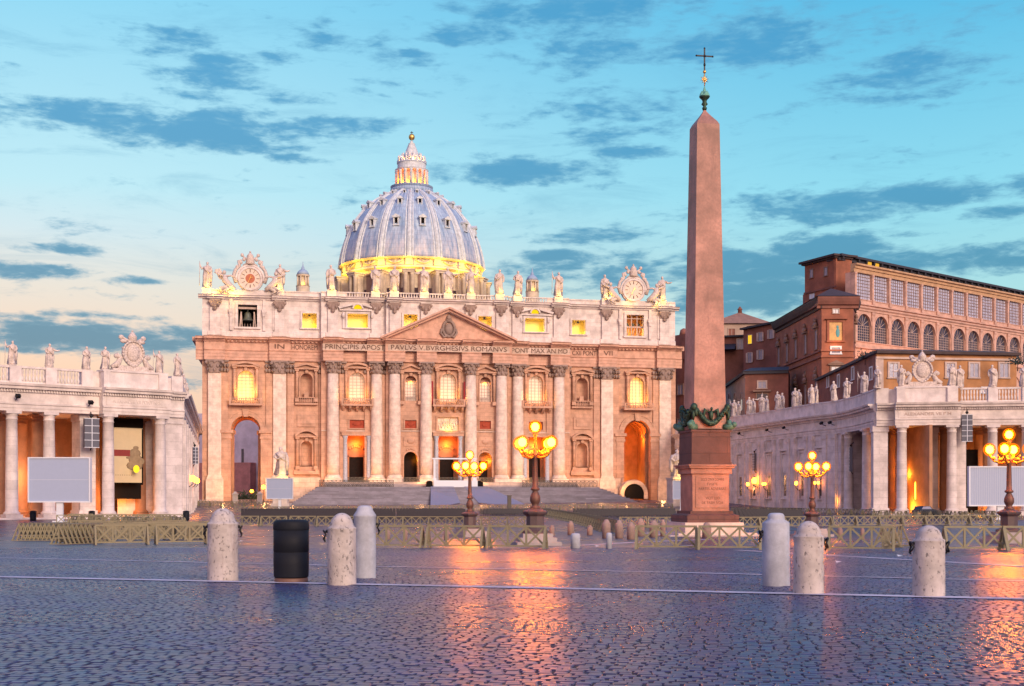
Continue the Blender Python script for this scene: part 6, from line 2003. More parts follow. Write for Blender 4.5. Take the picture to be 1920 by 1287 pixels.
merge_site(B2, BB); merge_site(LG, BB)
BB.root['label'] = 'big palace block with dark overhanging roof and two storeys of tall glazed loggias'
merge_site(T2, TW); merge_site(LWG, TW)
TW.root['label'] = 'red corner palace with a glowing mosaic and a long shaded wing of hooded windows'
merge_site(LB2, LB); merge_site(O2, OB)

# ------------------------------------------------------------------ steps in front of the basilica
STP = Site('front_steps', 'broad flight of grey stone steps rising to the basilica', 'steps', P(575, 262), P(1170, 276))
tag(STP.root, kind='structure')
mb = MB()
NS = 15
u = STP.u
zb, ztp = -1.3, 3.35
for i in range(NS):
    z1 = zb + (ztp - zb) * (i + 1) / NS
    sh = max(0, (i - 3)) * 0.25
    mb.box(-4 + sh + i * 0.3, STP.L + 6 - sh - i * 0.3, i * 1.15, (i + 1) * 1.15 + (0 if i < NS - 1 else 6), -3, z1)
mb.build('steps', stone('step_stone', (0.27, 0.25, 0.31), stain=0.5, scale=0.4, fine=6, course=(9, 0.31), joint=0.5), STP.root)
mb = MB()
for i in range(3): mb.box(5, STP.L - 5, NS * 1.15 + 2.4 + i * 0.9, NS * 1.15 + 22, 3.3, 3.352 + 0.38 * (i + 1))
mb.build('upper_steps', stone('upper_step_stone', (0.36, 0.30, 0.31), stain=0.5, fine=14), STP.root)
rp = thing('ramp', 'pale cloth covered ramp down the middle of the basilica steps', 'ramp', STP.world(u(885), 0, 0), STP.th)
hx = 5.6
mb = MB()
y0, y1 = -1.0, NS * 1.15
for s in (-1, 1):
    mb.add([(s * 2.0, y0 + 4, zb + 1.15), (-9.5 if s < 0 else 12.5, y0 - 3, zb + 0.1), (s * 6.4, y1, ztp + 0.12), (s * 1.2, y1, ztp + 0.12)], [(0, 1, 2, 3) if s < 0 else (3, 2, 1, 0)])
mb.build('ramp_cloth', M['carpet'], rp)
# canopy stage
cs = thing('stage_canopy', 'white platform with two white posts and a top bar before the central door', 'canopy', STP.world(u(880), NS * 1.15 + 1.0, ztp), STP.th)
xa, xb = u(838) - u(880), u(918) - u(880)
mb = MB(); mb.box(xa - 0.3, xb + 0.6, -0.5, 3, 0, 1.5); mb.build('platform', M['frame'], cs)
for x in (xa, xb):
    mb = MB(); mb.box(x - 0.22, x + 0.22, 0, 0.45, 1.5, 6.3); mb.box(x - 0.4, x + 0.4, -0.1, 0.6, 1.5, 2.0)
    mb.build('post', M['frame'], cs)
mb = MB(); mb.box(xa - 0.5, xb + 0.5, -0.1, 0.6, 6.3, 6.6); mb.build('top_bar', M['frame'], cs)
for x, lab in ((xa - 1.2, 'left'), (xb + 1.2, 'right')):
    q = STP.world(u(880) + x, NS * 1.15 + 0.6, ztp)
    mb = MB(); mb.box(-0.7, 0.7, 0, 1, 0, 1.2); mb.ell(0, 0.4, 1.2, 0.7, 0.5, 0.25, 8, 4)
    tag(mb.build('planter', M['black'], None, q), 'dark planter at the %s end of the white platform' % lab, 'planter')


def railing(name, label, p0, p1, z, h, nx, mat, group=None):
    s = Site(name, label, 'railing', p0, p1, group)
    s.root.location.z = z
    mb = MB()
    mb.box(0, s.L, -0.05, 0.05, h - 0.12, h); mb.box(0, s.L, -0.05, 0.05, 0.1, 0.22)
    fr_ = mb
    for i in range(nx + 1): mb.box(s.L * i / nx - 0.05, s.L * i / nx + 0.05, -0.052, 0.052, 0, h + 0.004)
    mb.build('frame', mat, s.root)
    mb = MB()
    for i in range(nx):
        a, b = s.L * i / nx, s.L * (i + 1) / nx
        mb.bar((a, 0, 0.2), (b, 0, h - 0.1), 0.07); mb.bar((b, 0, 0.2), (a, 0, h - 0.1), 0.07)
        mb.tube([((a + b) / 2 + (b - a) * 0.3 * math.cos(t), 0, h / 2 + h * 0.28 * math.sin(t)) for t in np.linspace(0, 2 * PI, 9)], 0.05, 5)
    mb.build('cross_bracing', mat, s.root)
    return s


pd = lambda px, k: STP.world(STP.u(px), NS * 1.15 + k, 0)
M['olive'] = plain('olive_railing', (0.085, 0.075, 0.065), 0.7)
dk = MB()
for k, (a, b, n, lab) in enumerate(((608, 756, 18, 'left'), (1013, 1162, 18, 'right'))):
    railing('railing', 'long patterned railing at the head of the steps on the %s' % lab, pd(a, 1.0), pd(b, 1.0), ztp, 1.55, n, M['olive'])
    q0 = STP.u(a); q1 = STP.u(b)
    dk.box(q0, q1, NS * 1.15 + 1.6, NS * 1.15 + 2.2, ztp - 0.1, ztp + 1.35)
dk.build('riser_shadow', M['trimd'], STP.root) if False else None
for k, (a, b) in enumerate(((652, 690), (757, 787), (823, 862), (895, 925), (985, 1022))):
    q0 = (BC, BF - 5.4)
    A = P(a, 1, 0); B = P(b, 1, 0)
    A = Vector((A.x / A.y * (BF - 5.6), BF - 5.6)); B = Vector((B.x / B.y * (BF - 5.6), BF - 5.6))
    railing('railing', 'short railing before the %s doorway of the basilica front' % ('leftmost', 'second', 'central', 'fourth', 'rightmost')[k], A, B, ZB - 0.05, 1.15, 5, M['olive'])
for a, b, z, lab in ((362, 412, 0.2, 'left of the left arch base'), (440, 485, 0.2, 'under the left arch')):
    A = P(a, 280, 0); B = P(b, 280, 0)
    railing('railing', 'pale railing %s of the basilica' % lab, A, B, z - 0.9, 1.2, 7, M['trim'])
mb = MB(); mb.box(-3.4, 3.4, 1.0, 1.4, -2, 4.3); q = Vector((BC + 46.3, BF - 1.2, 0))
gb = thing('archway', 'rounded dark archway at the foot of the right arch', 'archway', (BC + 44.6, BF - 3.4, 0.6), 0)
mb = MB(); mb.disc(0, 1.2, 2.4, 0, 2.0, 20, True); mb.box(-2.4, 2.4, 0, 2.0, 0, 1.2); mb.build('dark_opening', M['black'], gb)
mb = MB(); mb.arc_band(0, 1.2, 2.45, 3.4, -0.1, 2.0); mb.box(-3.4, -2.45, -0.1, 2, 0, 1.2); mb.box(2.45, 3.4, -0.1, 2, 0, 1.2); mb.build('arch_wall', M['plinth'], gb)
tr = thing('terrace', 'stone terrace under the whole basilica front', 'terrace', (BC, BF - 6, 0))
tag(tr, kind='structure')
mb = MB(); mb.box(-29, 29.2, -2.0, 14, -3, ZB - 0.06); mb.box(-40, -29.01, 0.6, 6.0, -3, 3.0); mb.box(29.21, 40, 0.6, 6.0, -3, 3.0); mb.build('slab', M['plinth'], tr)
for s in (-1, 1):
    q = P(434 if s < 0 else 1168, 279, 0) if s < 0 else P(1180, 298, 0)
for px, k in ((441, 0), (487, 1)):
    q = P(px, 276)
    mb = MB(); mb.box(-0.55, 0.55, -0.55, 0.55, -0.5, 2.2); mb.box(-0.7, 0.7, -0.7, 0.7, 2.2, 2.45); mb.frustum(0, 0, 2.45, 2.9, 0.5, 0.5, 0.2, 0.2)
    tag(mb.build('gate_pier', M['white'], None, (q.x, q.y, -0.6)), 'small white gate pier %s the dark gap under the left arch' % ('left of' if not k else 'right of'), 'gate pier')
hd = P(464, 283)
t = thing('hedge', 'dark hedge between white piers under the left arch', 'hedge', (hd.x, hd.y, -0.6), -YAW)
mb = MB(); rnd = random.Random(4)
for k in range(700):
    c = Vector((rnd.uniform(-2.4, 2.4), rnd.uniform(-.5, .5), rnd.uniform(0, 2.6 + 0.6 * math.sin(k)))); a_ = Vector((rnd.gauss(0, 1), rnd.gauss(0, 1), rnd.gauss(0, 1))).normalized() * .25; b_ = a_.orthogonal().normalized() * .2
    mb.add([tuple(c - a_), tuple(c + b_), tuple(c + a_), tuple(c - b_)], [(0, 1, 2, 3)])
mb.build('foliage', M['leaf'], t)
def small_lamp(name, label, loc, r, mat, h):
    t = thing(name, label, 'lamp', loc, 0)
    mb = MB(); mb.ell(0, 0, h, r, r, r, 12, 8); mb.build('globe', mat, t)
    mb = MB(); mb.tube([(0, 0, 0), (0, 0, h - r * 0.8)], 0.06, 6); mb.build('pole', M['iron'], t)
q = P(472, 279); small_lamp('path_lamp', 'orange lamp glowing before the dark hedge under the left arch', (q.x, q.y, -0.8), 0.35, M['smallbulb'], 3.2)
q = P(494, 262); small_lamp('path_lamp', 'small yellow floodlight beside the pale screen below the apostle statue', (q.x, q.y, -1.0), 0.4, M['smallbulb'], 4.2)

# apostles before the front
for px, d, lab, k, top, bot in ((527, 262, 'left', 3, 841, 894), (1268.5, 262, 'right', 0, 846, 896)):
    q = P(px, d)
    zt_ = zat(bot, d)
    t = thing('statue', 'colossal white apostle statue on a pedestal at the %s of the basilica steps' % lab, 'statue', (q.x, q.y, -1.0), -0.15 if lab == 'left' else 0.15)
    o = bpy.data.objects.new('figure', statue_mesh(20 + k, 0 if k else 3, 'staff' if k == 0 else None)); o.data.materials.append(M['statue'])
    h = (bot - top) * d / FPX
    o.scale = (h * 1.25, h * 1.25, h); o.location = (0, 0, zt_ + 1.0 + h * 0.05); COL.objects.link(o); o.parent = t
    mb = MB(); mb.box(-1.5, 1.5, -1.5, 1.5, 0, zt_ + 0.6); mb.box(-1.7, 1.7, -1.7, 1.7, zt_ + 0.6, zt_ + 1.0); mb.box(-1.9, 1.9, -1.9, 1.9, 0, 0.8); mb.build('pedestal', M['white'], t)
    lamp_point('statue_flood', (q.x + 0.3, q.y - 2.8, zt_ + 0.3), 260, (1, 0.62, 0.10), 0.2)

# ------------------------------------------------------------------ obelisk
op = P(1321, 101)
OZ = op.z
OBL = thing('obelisk', 'red granite obelisk on an inscribed pedestal topped by a bronze cross', 'obelisk', (op.x, op.y, OZ))
zr = lambda y: zat(y, 101) - OZ
mb = MB()
a0, a1 = 1.34, 0.93
zs0, zs1, zs2 = zr(806), zr(238), zr(206)
mb.frustum(0, 0, zs0, zs1, a0, a0, a1, a1)
n = 6
prev = (a1, zs1)
for i in range(1, n + 1):
    t = i / n
    r = a1 * (1 - t) ** 1.25 + 0.05; z = zs1 + (zs2 - zs1) * (t ** 0.9)
    mb.frustum(0, 0, prev[1], z, prev[0], prev[0], r, r); prev = (r, z)
mb.build('shaft', M['granite'], OBL)
mb = MB()
mb.lathe([(0.16, zr(207)), (0.2, zr(203)), (0.1, zr(200)), (0.26, zr(196)), (0.16, zr(192)), (0.2, zr(188)), (0.38, zr(184)), (0.44, zr(181.6))], 0, 0, 12)
mb.build('bronze_cup', M['bronze'], OBL)
mb = MB()
for (x, y, h) in ((0, 0, 20), (-0.2, 0.05, 11), (0.2, -0.05, 11), (0.02, -0.22, 10)): mb.lathe([(0.2, zr(181.5)), (0.19, zr(181.5 - h * 0.3)), (0.1, zr(181.5 - h * 0.7)), (0.02, zr(181.5 - h))], x, y, 9)
mb.lathe([(0.44, zr(181.5)), (0.42, zr(180.2)), (0.3, zr(178))], 0, 0, 12)
mb.build('bronze_hills', M['verdigris'], OBL)
mb = MB(); zc = zr(149.5)
for k in range(8):
    a = 2 * PI * k / 8 + 0.2
    mb.tube([(0, 0, zc), (0.36 * math.cos(a), 0, zc + 0.36 * math.sin(a))], [0.09, 0.01], 6)
mb.ell(0, 0, zc, 0.15, 0.12, 0.15, 8, 6); mb.tube([(0, 0, zr(162)), (0, 0, zr(134))], 0.04, 6); mb.ell(0, 0, zr(135), 0.14, 0.14, 0.14, 8, 6)
mb.build('star', M['gold'], OBL)
mb = MB()
mb.bar((0, 0, zr(135)), (0, 0, zr(91)), 0.10, 0.09); mb.bar((-0.68, 0, zr(105.5)), (0.68, 0, zr(105.5)), 0.09, 0.10)
for x, z in ((-0.68, 105.5), (0.68, 105.5), (0, 91)): mb.ell(x, 0, zr(z), 0.08, 0.07, 0.08, 8, 5)
mb.ell(0, 0, zr(105.5), 0.12, 0.1, 0.12, 8, 5); mb.ell(0, 0, zr(122), 0.1, 0.1, 0.14, 8, 5)
mb.build('cross', M['iron'], OBL)
mb = MB()   # upper die
mb.frustum(0, 0, zr(874), zr(812), 1.62, 1.62, 1.58, 1.58); mb.box(-1.66, 1.66, -1.66, 1.66, zr(812), zr(808)); mb.box(-1.68, 1.68, -1.68, 1.68, zr(872), zr(868))
mb.build('upper_die', M['granited'], OBL)
mb = MB()
for h0, h1, w in ((875, 872.2, 1.95), (879, 875, 1.85), (889, 879, 1.68)): mb.box(-w, w, -w, w, zr(h0), zr(h1))
mb.frustum(0, 0, zr(958), zr(889), 1.5, 1.5, 1.52, 1.52)
mb.box(-1.25, 1.45, -1.56, -1.505, zr(952), zr(893))
pedo = mb.build('pedestal', M['granitel'], OBL)
mb = MB()
mb.box(-1.75, 1.75, -1.75, 1.75, zr(963), zr(958)); mb.frustum(0, 0, zr(966), zr(963), 2.1, 2.1, 1.8, 1.8); mb.box(-2.12, 2.12, -2.12, 2.12, zr(979), zr(966))
mb.build('base_moulding', M['granited'], OBL)
mb = MB(); mb.box(-2.4, 2.4, -2.4, 2.4, zr(1005), zr(979)); mb.box(-3.2, 3.2, -3.2, 3.2, -0.5, zr(998)); mb.box(-4.2, 4.2, -4.2, 4.2, -0.6, zr(1001.5))
mb.build('plinth', M['white'], OBL)
for k, (t_, wd) in enumerate((("ECCE CRVX DOMINI", 1.85), ("FVGITE", 0.85), ("PARTES ADVERSAE", 2.25), ("", 0), ("VICIT LEO", 1.15), ("DE TRIBV IVDA", 1.75))):
    if t_: text(t_, 0.30, pedo, (0.12, -1.563, zr(900 + k * 8.6)), M['letter'], width=wd, ext=0.006)
M['lion'] = plain('weathered_bronze', (0.08, 0.20, 0.16), 0.65, 0.3, 0.5, 3, bump=0.4)
# bronze lions, eagles and garlands round the foot of the shaft
rnd = random.Random(5)
zf = zr(808)
for sx in (-1, 1):
    for sy in (-1, 1):
        mb = MB()
        mb.tube([(sx * 1.2, sy * 1.2, zf + 0.2), (sx * 1.55, sy * 1.5, zf + 0.25), (sx * 1.8, sy * 1.8, zf + 0.35)], [0.3, 0.32, 0.22], 8)
        mb.ell(sx * 1.82, sy * 1.82, zf + 0.42, 0.24, 0.24, 0.24, 8, 6)
        for k in range(5): mb.ell(sx * (1.5 + 0.1 * rnd.random()), sy * (1.5 + 0.1 * rnd.random()), zf + 0.15 + 0.12 * k, 0.22, 0.22, 0.16, 7, 5)
        mb.build('bronze_lion', M['lion'], OBL)
mb = MB()
for face in range(4):
    Mx = Matrix.Rotation(face * PI / 2, 4, 'Z'); mb.M = Mx
    ar = 1.38
    pts = [(-1.25 + 2.5 * t, -ar - 0.12 - 0.1 * math.sin(PI * t), zf + 1.75 - 1.25 * math.sin(PI * t)) for t in np.linspace(0, 1, 15)]
    mb.tube(pts, [0.13 + 0.10 * math.sin(PI * t) for t in np.linspace(0, 1, 15)], 8)
    for p in pts[1:-1]:
        for _ in range(3): mb.ell(p[0] + rnd.gauss(0, .05), p[1] - 0.1 + rnd.gauss(0, .05), p[2] + rnd.gauss(0, .08), .12, .11, .12, 6, 4)
    # eagle in the middle with spread wings
    mb.ell(0, -ar - 0.2, zf + 1.15, 0.2, 0.2, 0.42, 9, 6); mb.ell(0, -ar - 0.3, zf + 1.65, 0.12, 0.14, 0.14, 8, 5)
    for s in (-1, 1): mb.tube([(s * 0.15, -ar - 0.2, zf + 1.35), (s * 0.5, -ar - 0.2, zf + 1.6), (s * 0.62, -ar - 0.15, zf + 1.0), (s * 0.5, -ar - 0.12, zf + 0.6)], [0.1, 0.15, 0.13, 0.05], 6)
    # ribbons and rosettes at the corners
    mb.ell(-1.35, -ar - 0.05, zf + 1.8, 0.3, 0.25, 0.32, 8, 6); mb.ell(-1.2, -ar - 0.15, zf + 1.4, 0.2, 0.15, 0.35, 7, 5); mb.ell(-1.42, -ar - 0.1, zf + 1.15, 0.14, 0.14, 0.4, 7, 5); mb.ell(1.3, -ar - 0.08, zf + 1.55, 0.18, 0.15, 0.35, 7, 5)
mb.M = None
mb.build('bronze_garland', M['bronze'], OBL)

# ------------------------------------------------------------------ street lamps
def street_lamp():
    r = thing('street_lamp', '', 'street lamp', (0, 0, 0))
    mb = MB(); mb.box(-1.15, 1.15, -1.15, 1.15, -0.3, 0.2); mb.box(-0.95, 0.95, -0.95, 0.95, 0.2, 0.42); mb.box(-0.78, 0.78, -0.78, 0.78, 0.42, 0.62)
    mb.build('stone_base', M['lampstep'], r)
    mb = MB(); mb.lathe([(0.72, 0.62), (0.72, 0.75), (0.54, 0.82), (0.46, 0.9), (0.46, 1.5), (0.56, 1.58), (0.64, 1.66), (0.66, 1.75), (0.3, 1.9)], 0, 0, 8, False)
    mb.build('pedestal', M['lampbase'], r)
    mb = MB()
    mb.lathe([(0.3, 1.9), (0.24, 2.0), (0.16, 2.06), (0.2, 2.15), (0.28, 2.3), (0.27, 2.5), (0.18, 2.72), (0.13, 2.8), (0.24, 2.86), (0.24, 2.94), (0.16, 3.0), (0.145, 3.3), (0.12, 4.5), (0.17, 4.6), (0.22, 4.7), (0.13, 4.8), (0.08, 5.0), (0.06, 5.6), (0.12, 5.65), (0.14, 5.8)], 0, 0, 14)
    mb.build('post', M['post'], r)
    for k in range(4):
        a = R(40) + k * PI / 2
        c, s = math.cos(a), math.sin(a)
        mb = MB()
        mb.tube([(0.1 * c, 0.1 * s, 4.62), (0.4 * c, 0.4 * s, 4.5), (0.8 * c, 0.8 * s, 4.62), (1.0 * c, 1.0 * s, 4.85), (1.05 * c, 1.05 * s, 5.0)], [.06, .07, .06, .05, .09], 7)
        mb.tube([(0.1 * c, 0.1 * s, 4.95), (0.35 * c, 0.35 * s, 4.8), (0.6 * c, 0.6 * s, 4.65), (0.5 * c, 0.5 * s, 4.85), (0.62 * c, 0.62 * s, 4.95)], .035, 6)
        mb.ell(0.45 * c, 0.45 * s, 4.72, .13, .13, .1, 7, 5); mb.ell(0.82 * c, 0.82 * s, 4.78, .11, .11, .1, 7, 5)
        mb.build('arm', M['armm'], r)
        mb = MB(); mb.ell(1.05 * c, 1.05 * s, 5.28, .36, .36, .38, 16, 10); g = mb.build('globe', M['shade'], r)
        mb = MB(); mb.ell(1.05 * c, 1.05 * s, 5.28, .21, .21, .23, 14, 10); mb.build('bulb', M['bulb'], g)
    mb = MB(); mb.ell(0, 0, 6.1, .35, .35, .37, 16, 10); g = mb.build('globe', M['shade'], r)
    mb = MB(); mb.ell(0, 0, 6.1, .20, .20, .22, 14, 10); mb.build('bulb', M['bulb'], g)
    return r


def lamp_at(o, px, d, rz): q = P(px, d); o.location = (q.x, q.y, q.z); o.rotation_euler = (0, 0, rz)


sl = street_lamp()
sl['group'] = 'candelabra street lamps round the obelisk'
LP = [(1003.5, 65, 0.0, 'tall lit candelabra street lamp, second from the left, between the barriers'), (881, 94, 0.42, 'lit candelabra street lamp, leftmost, in front of the white ramp'),
      (1523, 95, 0.2, 'lit candelabra street lamp before the pale corridor right of the obelisk'), (1892, 71, 0.1, 'lit candelabra street lamp, rightmost, before the right pale screen')]
for i, (px, d, rz, lab) in enumerate(LP):
    o = sl if i == 0 else copy_tree(sl)
    lamp_at(o, px, d, rz); o['label'] = lab

# ------------------------------------------------------------------ screens
def screen(px0, px1, py0, py1, d, label, ground=None, th=None, post=0.32, lam=True):
    cx = (px0 + px1) / 2
    q = P(cx, d)
    k = d / FPX
    w = (px1 - px0) * k; h = (py1 - py0) * k; zb_ = zat(py1, d) - q.z
    t = thing('screen', label, 'screen', (q.x, q.y, q.z), -YAW if th is None else th, 'pale outdoor screens')
    mb = MB(); mb.box(-w / 2, w / 2, 0, 0.5, zb_, zb_ + h)
    mb.build('panel', M['screen'], t)
    e = w * 0.022
    mb = MB(); mb.box(-w / 2 - e, w / 2 + e, -0.12, 0.55, zb_ + h, zb_ + h + e); mb.box(-w / 2 - e, w / 2 + e, -0.12, 0.55, zb_ - e, zb_)
    for s in (-1, 1): mb.box(s * w / 2, s * (w / 2 + e), -0.12, 0.55, zb_, zb_ + h)
    mb.build('frame', M['frame'], t)
    mb = MB()
    if lam:
        for i in range(1, 34): mb.box(-w / 2 + w * i / 34 - 0.012, -w / 2 + w * i / 34 + 0.012, -0.03, -0.003, zb_, zb_ + h)
    else: mb.box(-w / 2, w / 2, -0.02, -0.003, zb_ + h * 0.5, zb_ + h * 0.505)
    mb.build('seams', M['frame'], t)
    mb = MB(); mb.box(-post * w * 0.17, post * w * 0.17, 0.1, 0.45, -0.3, zb_ - e - 0.004); mb.box(-post * w * 0.3, post * w * 0.3, -0.4, 0.9, -0.3, 0.15)
    mb.build('post', M['frame'], t)
    return t


screen(55, 167, 860, 940, 150, 'large blank pale screen on a post before the left colonnade', lam=False)
screen(1819, 1935, 877, 947, 165, 'large blank ribbed screen behind the rightmost street lamp')
screen(500.5, 548, 898, 935, 240, 'small blank pale screen below the left apostle statue', lam=False)
screen(1262, 1292, 902, 936, 240, 'blank pale screen half hidden behind the obelisk pedestal', lam=False)

# ------------------------------------------------------------------ near bollards and bin
def bollard(px, wpx, top, base, kind, label, seed, rings=True):
    q = gp(px, base)
    d = depth(q.x, q.y)
    k = d / FPX
    h = (base - top) * k; r = wpx * k / 2
    t = thing('bollard', label, 'bollard', (q.x, q.y, q.z), random.Random(seed).uniform(0, 6), 'bollards in the near row')
    rnd = random.Random(seed)
    ph = rnd.random() * 6
    mod = lambda a, j: 1 + 0.008 * math.sin(3 * a + ph + j) + 0.006 * math.sin(7 * a + j * 2)
    if kind == 'dome':
        c = r * 0.80
        pr = [(r * 0.98, -0.1), (r * 0.985, 0.0), (r, h * 0.02), (r, h * 0.25), (r * 0.99, h * 0.5), (r * 0.985, h * 0.68), (r * 0.985, h * 0.765), (r * 1.0, h * 0.775), (r * 1.01, h * 0.785), (r * 0.99, h * 0.795), (c * 1.06, h * 0.815)]
        for i in range(1, 9): a = PI / 2 * i / 8; pr.append((max(c * math.cos(a), 0.002), h * 0.82 + h * 0.18 * math.sin(a)))
    else:
        pr = [(r * 0.97, -0.1), (r * 0.975, 0.0), (r, h * 0.02), (r, h * 0.4), (r * 0.985, h * 0.855), (r * 0.96, h * 0.872), (r * 0.64, h * 0.91), (r * 0.62, h * 0.925), (r * 0.6, h * 0.965), (r * 0.5, h * 0.99), (r * 0.3, h), (0.002, h)] if kind == 'knob' else \
             [(r * 0.97, -0.1), (r * 0.975, 0.0), (r, h * 0.02), (r, h * 0.4), (r * 0.99, h * 0.84), (r * 1.03, h * 0.85), (r * 1.0, h * 0.87), (r * 0.72, h * 0.935), (r * 0.68, h * 0.965), (r * 0.55, h * 0.995), (r * 0.3, h), (0.002, h)]
    mb = MB(); mb.lathe(pr, 0, 0, 40, mod=mod)
    mb.build('stone_post', M['bollard'] if kind == 'dome' else M['bollardg'], t)
    t.rotation_euler.z = -YAW + 0.1
    if rings:
        for s in rings:
            mb = MB()
            pts = [(s * (r * 1.0 + 0.03 + 0.05 * abs(math.sin(a_))), -0.02 + 0.06 * math.cos(a_), h * 0.70 + 0.09 * math.sin(a_)) for a_ in np.linspace(0, 2 * PI, 13)]
            mb.tube(pts, 0.018, 6); mb.ell(s * r * 1.02, 0, h * 0.745, 0.04, 0.04, 0.035, 7, 5)
            mb.tube([(s * (r + 0.05), 0.02, h * 0.66), (s * (r + 0.07), 0.03, h * 0.63), (s * (r + 0.04), 0.02, h * 0.60)], 0.017, 6)
            mb.build('iron_ring', M['iron'], t)
    return t


bollard(418, 57, 953, 1090, 'dome', 'pitted travertine bollard with iron rings on both sides, leftmost in the near row', 1, (-1, 1))
bollard(641, 54, 962, 1098, 'dome', 'pitted pinkish bollard just right of the black bin, overlapping a taller grey one', 2, (-1,))
bollard(684, 42, 948, 1085, 'step', 'tall smooth pale grey bollard partly behind the pinkish bollard near the bin', 3, (1,))
bollard(1455, 51, 962, 1100, 'knob', 'smooth pale grey bollard with a knob top, right of the obelisk', 4, (-1,))
bollard(1516, 57, 977, 1115, 'dome', 'pitted travertine bollard touching the smooth knob topped one in view', 5, (1,))
bollard(1741.5, 59, 985, 1120, 'dome', 'heavily streaked travertine bollard with rings, rightmost in the near row', 6, (-1, 1))
q = gp(546, 1093); d = depth(q.x, q.y); k = d / FPX
t = thing('litter_bin', 'black cylindrical litter bin with brown foot between two bollards', 'litter bin', (q.x, q.y, q.z))
r = 33.5 * k; h = 118 * k
mb = MB(); mb.lathe([(r * 0.9, 0.085 * h), (r * 0.955, 0.1 * h), (r * 0.965, 0.11 * h), (r * 0.985, 0.3 * h), (r * 0.985, h * 0.485), (r * 0.965, h * 0.488), (r * 0.965, h * 0.494), (r * 0.985, h * 0.497), (r * 0.985, h * 0.84)], 0, 0, 48)
mb.build('body', M['bin'], t)
mb = MB(); mb.lathe([(r * 0.9, 0), (r * 0.93, 0.02 * h), (r * 0.93, 0.07 * h), (r * 0.88, 0.085 * h)], 0, 0, 48); mb.build('foot', M['binbase'], t)
mb = MB(); mb.lathe([(r * 0.985, h * 0.842), (r * 1.0, h * 0.85), (r * 1.0, h * 0.9), (r * 0.985, h * 0.955), (r * 0.93, h * 0.985), (r * 0.8, h), (r * 0.002, h * 1.002)], 0, 0, 48); mb.build('lid', M['bin'], t)

# ------------------------------------------------------------------ small bollards round the obelisk
sb = []
def small_bollard(px, top, base, w, label, mat='smallb', flat_top=False):
    q = gp(px, base); d = depth(q.x, q.y); k = d / FPX
    h = (base - top) * k; r = w * k / 2
    mb = MB()
    if flat_top: mb.lathe([(r, -0.1), (r, h * 0.85), (r * 0.85, h * 0.97), (r * 0.3, h), (0.002, h)], 0, 0, 16)
    else: mb.lathe([(r, -0.1), (r, h * 0.78), (r * 0.96, h * 0.8), (r * 0.72, h * 0.84), (r * 0.62, h * 0.93), (r * 0.35, h * 0.99), (0.002, h)], 0, 0, 16)
    tag(mb.build('bollard', M[mat], None, (q.x, q.y, q.z)), label, 'bollard', 'small bollards near the obelisk')


for a in ((1079, 1000, 1029, 18, 'short dark grey bollard in the gap between the barriers', 'bollardg', True), (1142, 999, 1030, 11, 'slim grey bollard in the gap, right of the short dark one', 'bollardg', True),
          (1035, 985, 1005, 10, 'small pinkish bollard at the right end of the middle barriers'), (1106, 985, 1004, 11, 'small pinkish bollard beyond the gap, level with the slatted fence end'),
          (1070, 977, 1003, 12, 'small reddish bollard right behind the short dark grey one'),
          (1137, 974, 1010, 16, 'tall pinkish bollard, leftmost of the cluster left of the obelisk'), (1161, 975, 1010, 15, 'rounded stone bollard, second of the cluster left of the obelisk'),
          (1183, 979, 1012, 15, 'rounded stone bollard, third of the cluster left of the obelisk'), (1201, 972, 1006, 15, 'orange lit bollard, fourth of the cluster left of the obelisk'),
          (1226, 976, 1008, 17, 'wide stone bollard, fifth of the cluster left of the obelisk'), (1243, 974, 1006, 10, 'narrow orange lit bollard, last of the cluster left of the obelisk'),
          (1325, 980, 1008, 17, 'rounded bollard standing against the obelisk plinth'), (1575, 988, 1012, 10, 'small orange topped bollard behind the barriers right of the knob bollard'),
          (1617, 989, 1012, 8, 'small bollard behind the barriers, next to the orange topped one'), (1655, 985, 1010, 9, 'small pointed bollard behind the barriers left of the rightmost near bollard'),
          (727, 992, 1012, 9, 'small bollard behind the middle barriers at their left end'), (837, 990, 1013, 10, 'small bollard behind the middle barriers left of the leftmost street lamp'), (760, 990, 1012, 8, 'small bollard seen through the second panel of the middle barriers')):
    small_bollard(*a)

# ------------------------------------------------------------------ wooden barriers
BLN, BH = 2.7, 1.08


def barrier_parts():
    mb = MB()
    mb.box(-BLN / 2, BLN / 2, -0.035, 0.035, BH - 0.09, BH); mb.box(-BLN / 2, BLN / 2, -0.03, 0.03, 0.10, 0.17)
    for i in range(4): x = -BLN / 2 + 0.04 + (BLN - 0.08) * i / 3; mb.box(x - 0.045, x + 0.045, -0.032, 0.032, 0.17, BH - 0.09)
    for i in range(3):
        a = -BLN / 2 + 0.075 + (BLN - 0.08) * i / 3; b = a + (BLN - 0.08) / 3 - 0.07
        mb.bar((a, -0.012, 0.17), (b, -0.012, BH - 0.1), 0.022, 0.085); mb.bar((b, 0.012, 0.17), (a, 0.012, BH - 0.1), 0.022, 0.085)
    leg = MB()
    for s in (-1, 1): leg.bar((0, s * 0.42, 0), (0, s * 0.03, BH - 0.1), 0.10, 0.08)
    leg.bar((0, -0.3, 0.34), (0, 0.3, 0.34), 0.055); leg.box(-0.06, 0.06, -0.5, 0.5, -0.02, 0.04)
    both = MB(); both.v = list(mb.v); both.f = list(mb.f); both.s = list(mb.s)
    for x in (-BLN / 2 + 0.02, BLN / 2 - 0.02):
        o_ = len(both.v); both.v += [(v[0] + x, v[1], v[2]) for v in leg.v]; both.f += [tuple(i + o_ for i in f) for f in leg.f]; both.s += leg.s
    return mb.mesh('rail_panel'), leg.mesh('leg'), both.mesh('barrier')


bm_panel, bm_leg, bm_all = barrier_parts()
for m_ in (bm_panel, bm_leg, bm_all): m_.materials.append(M['wood'])


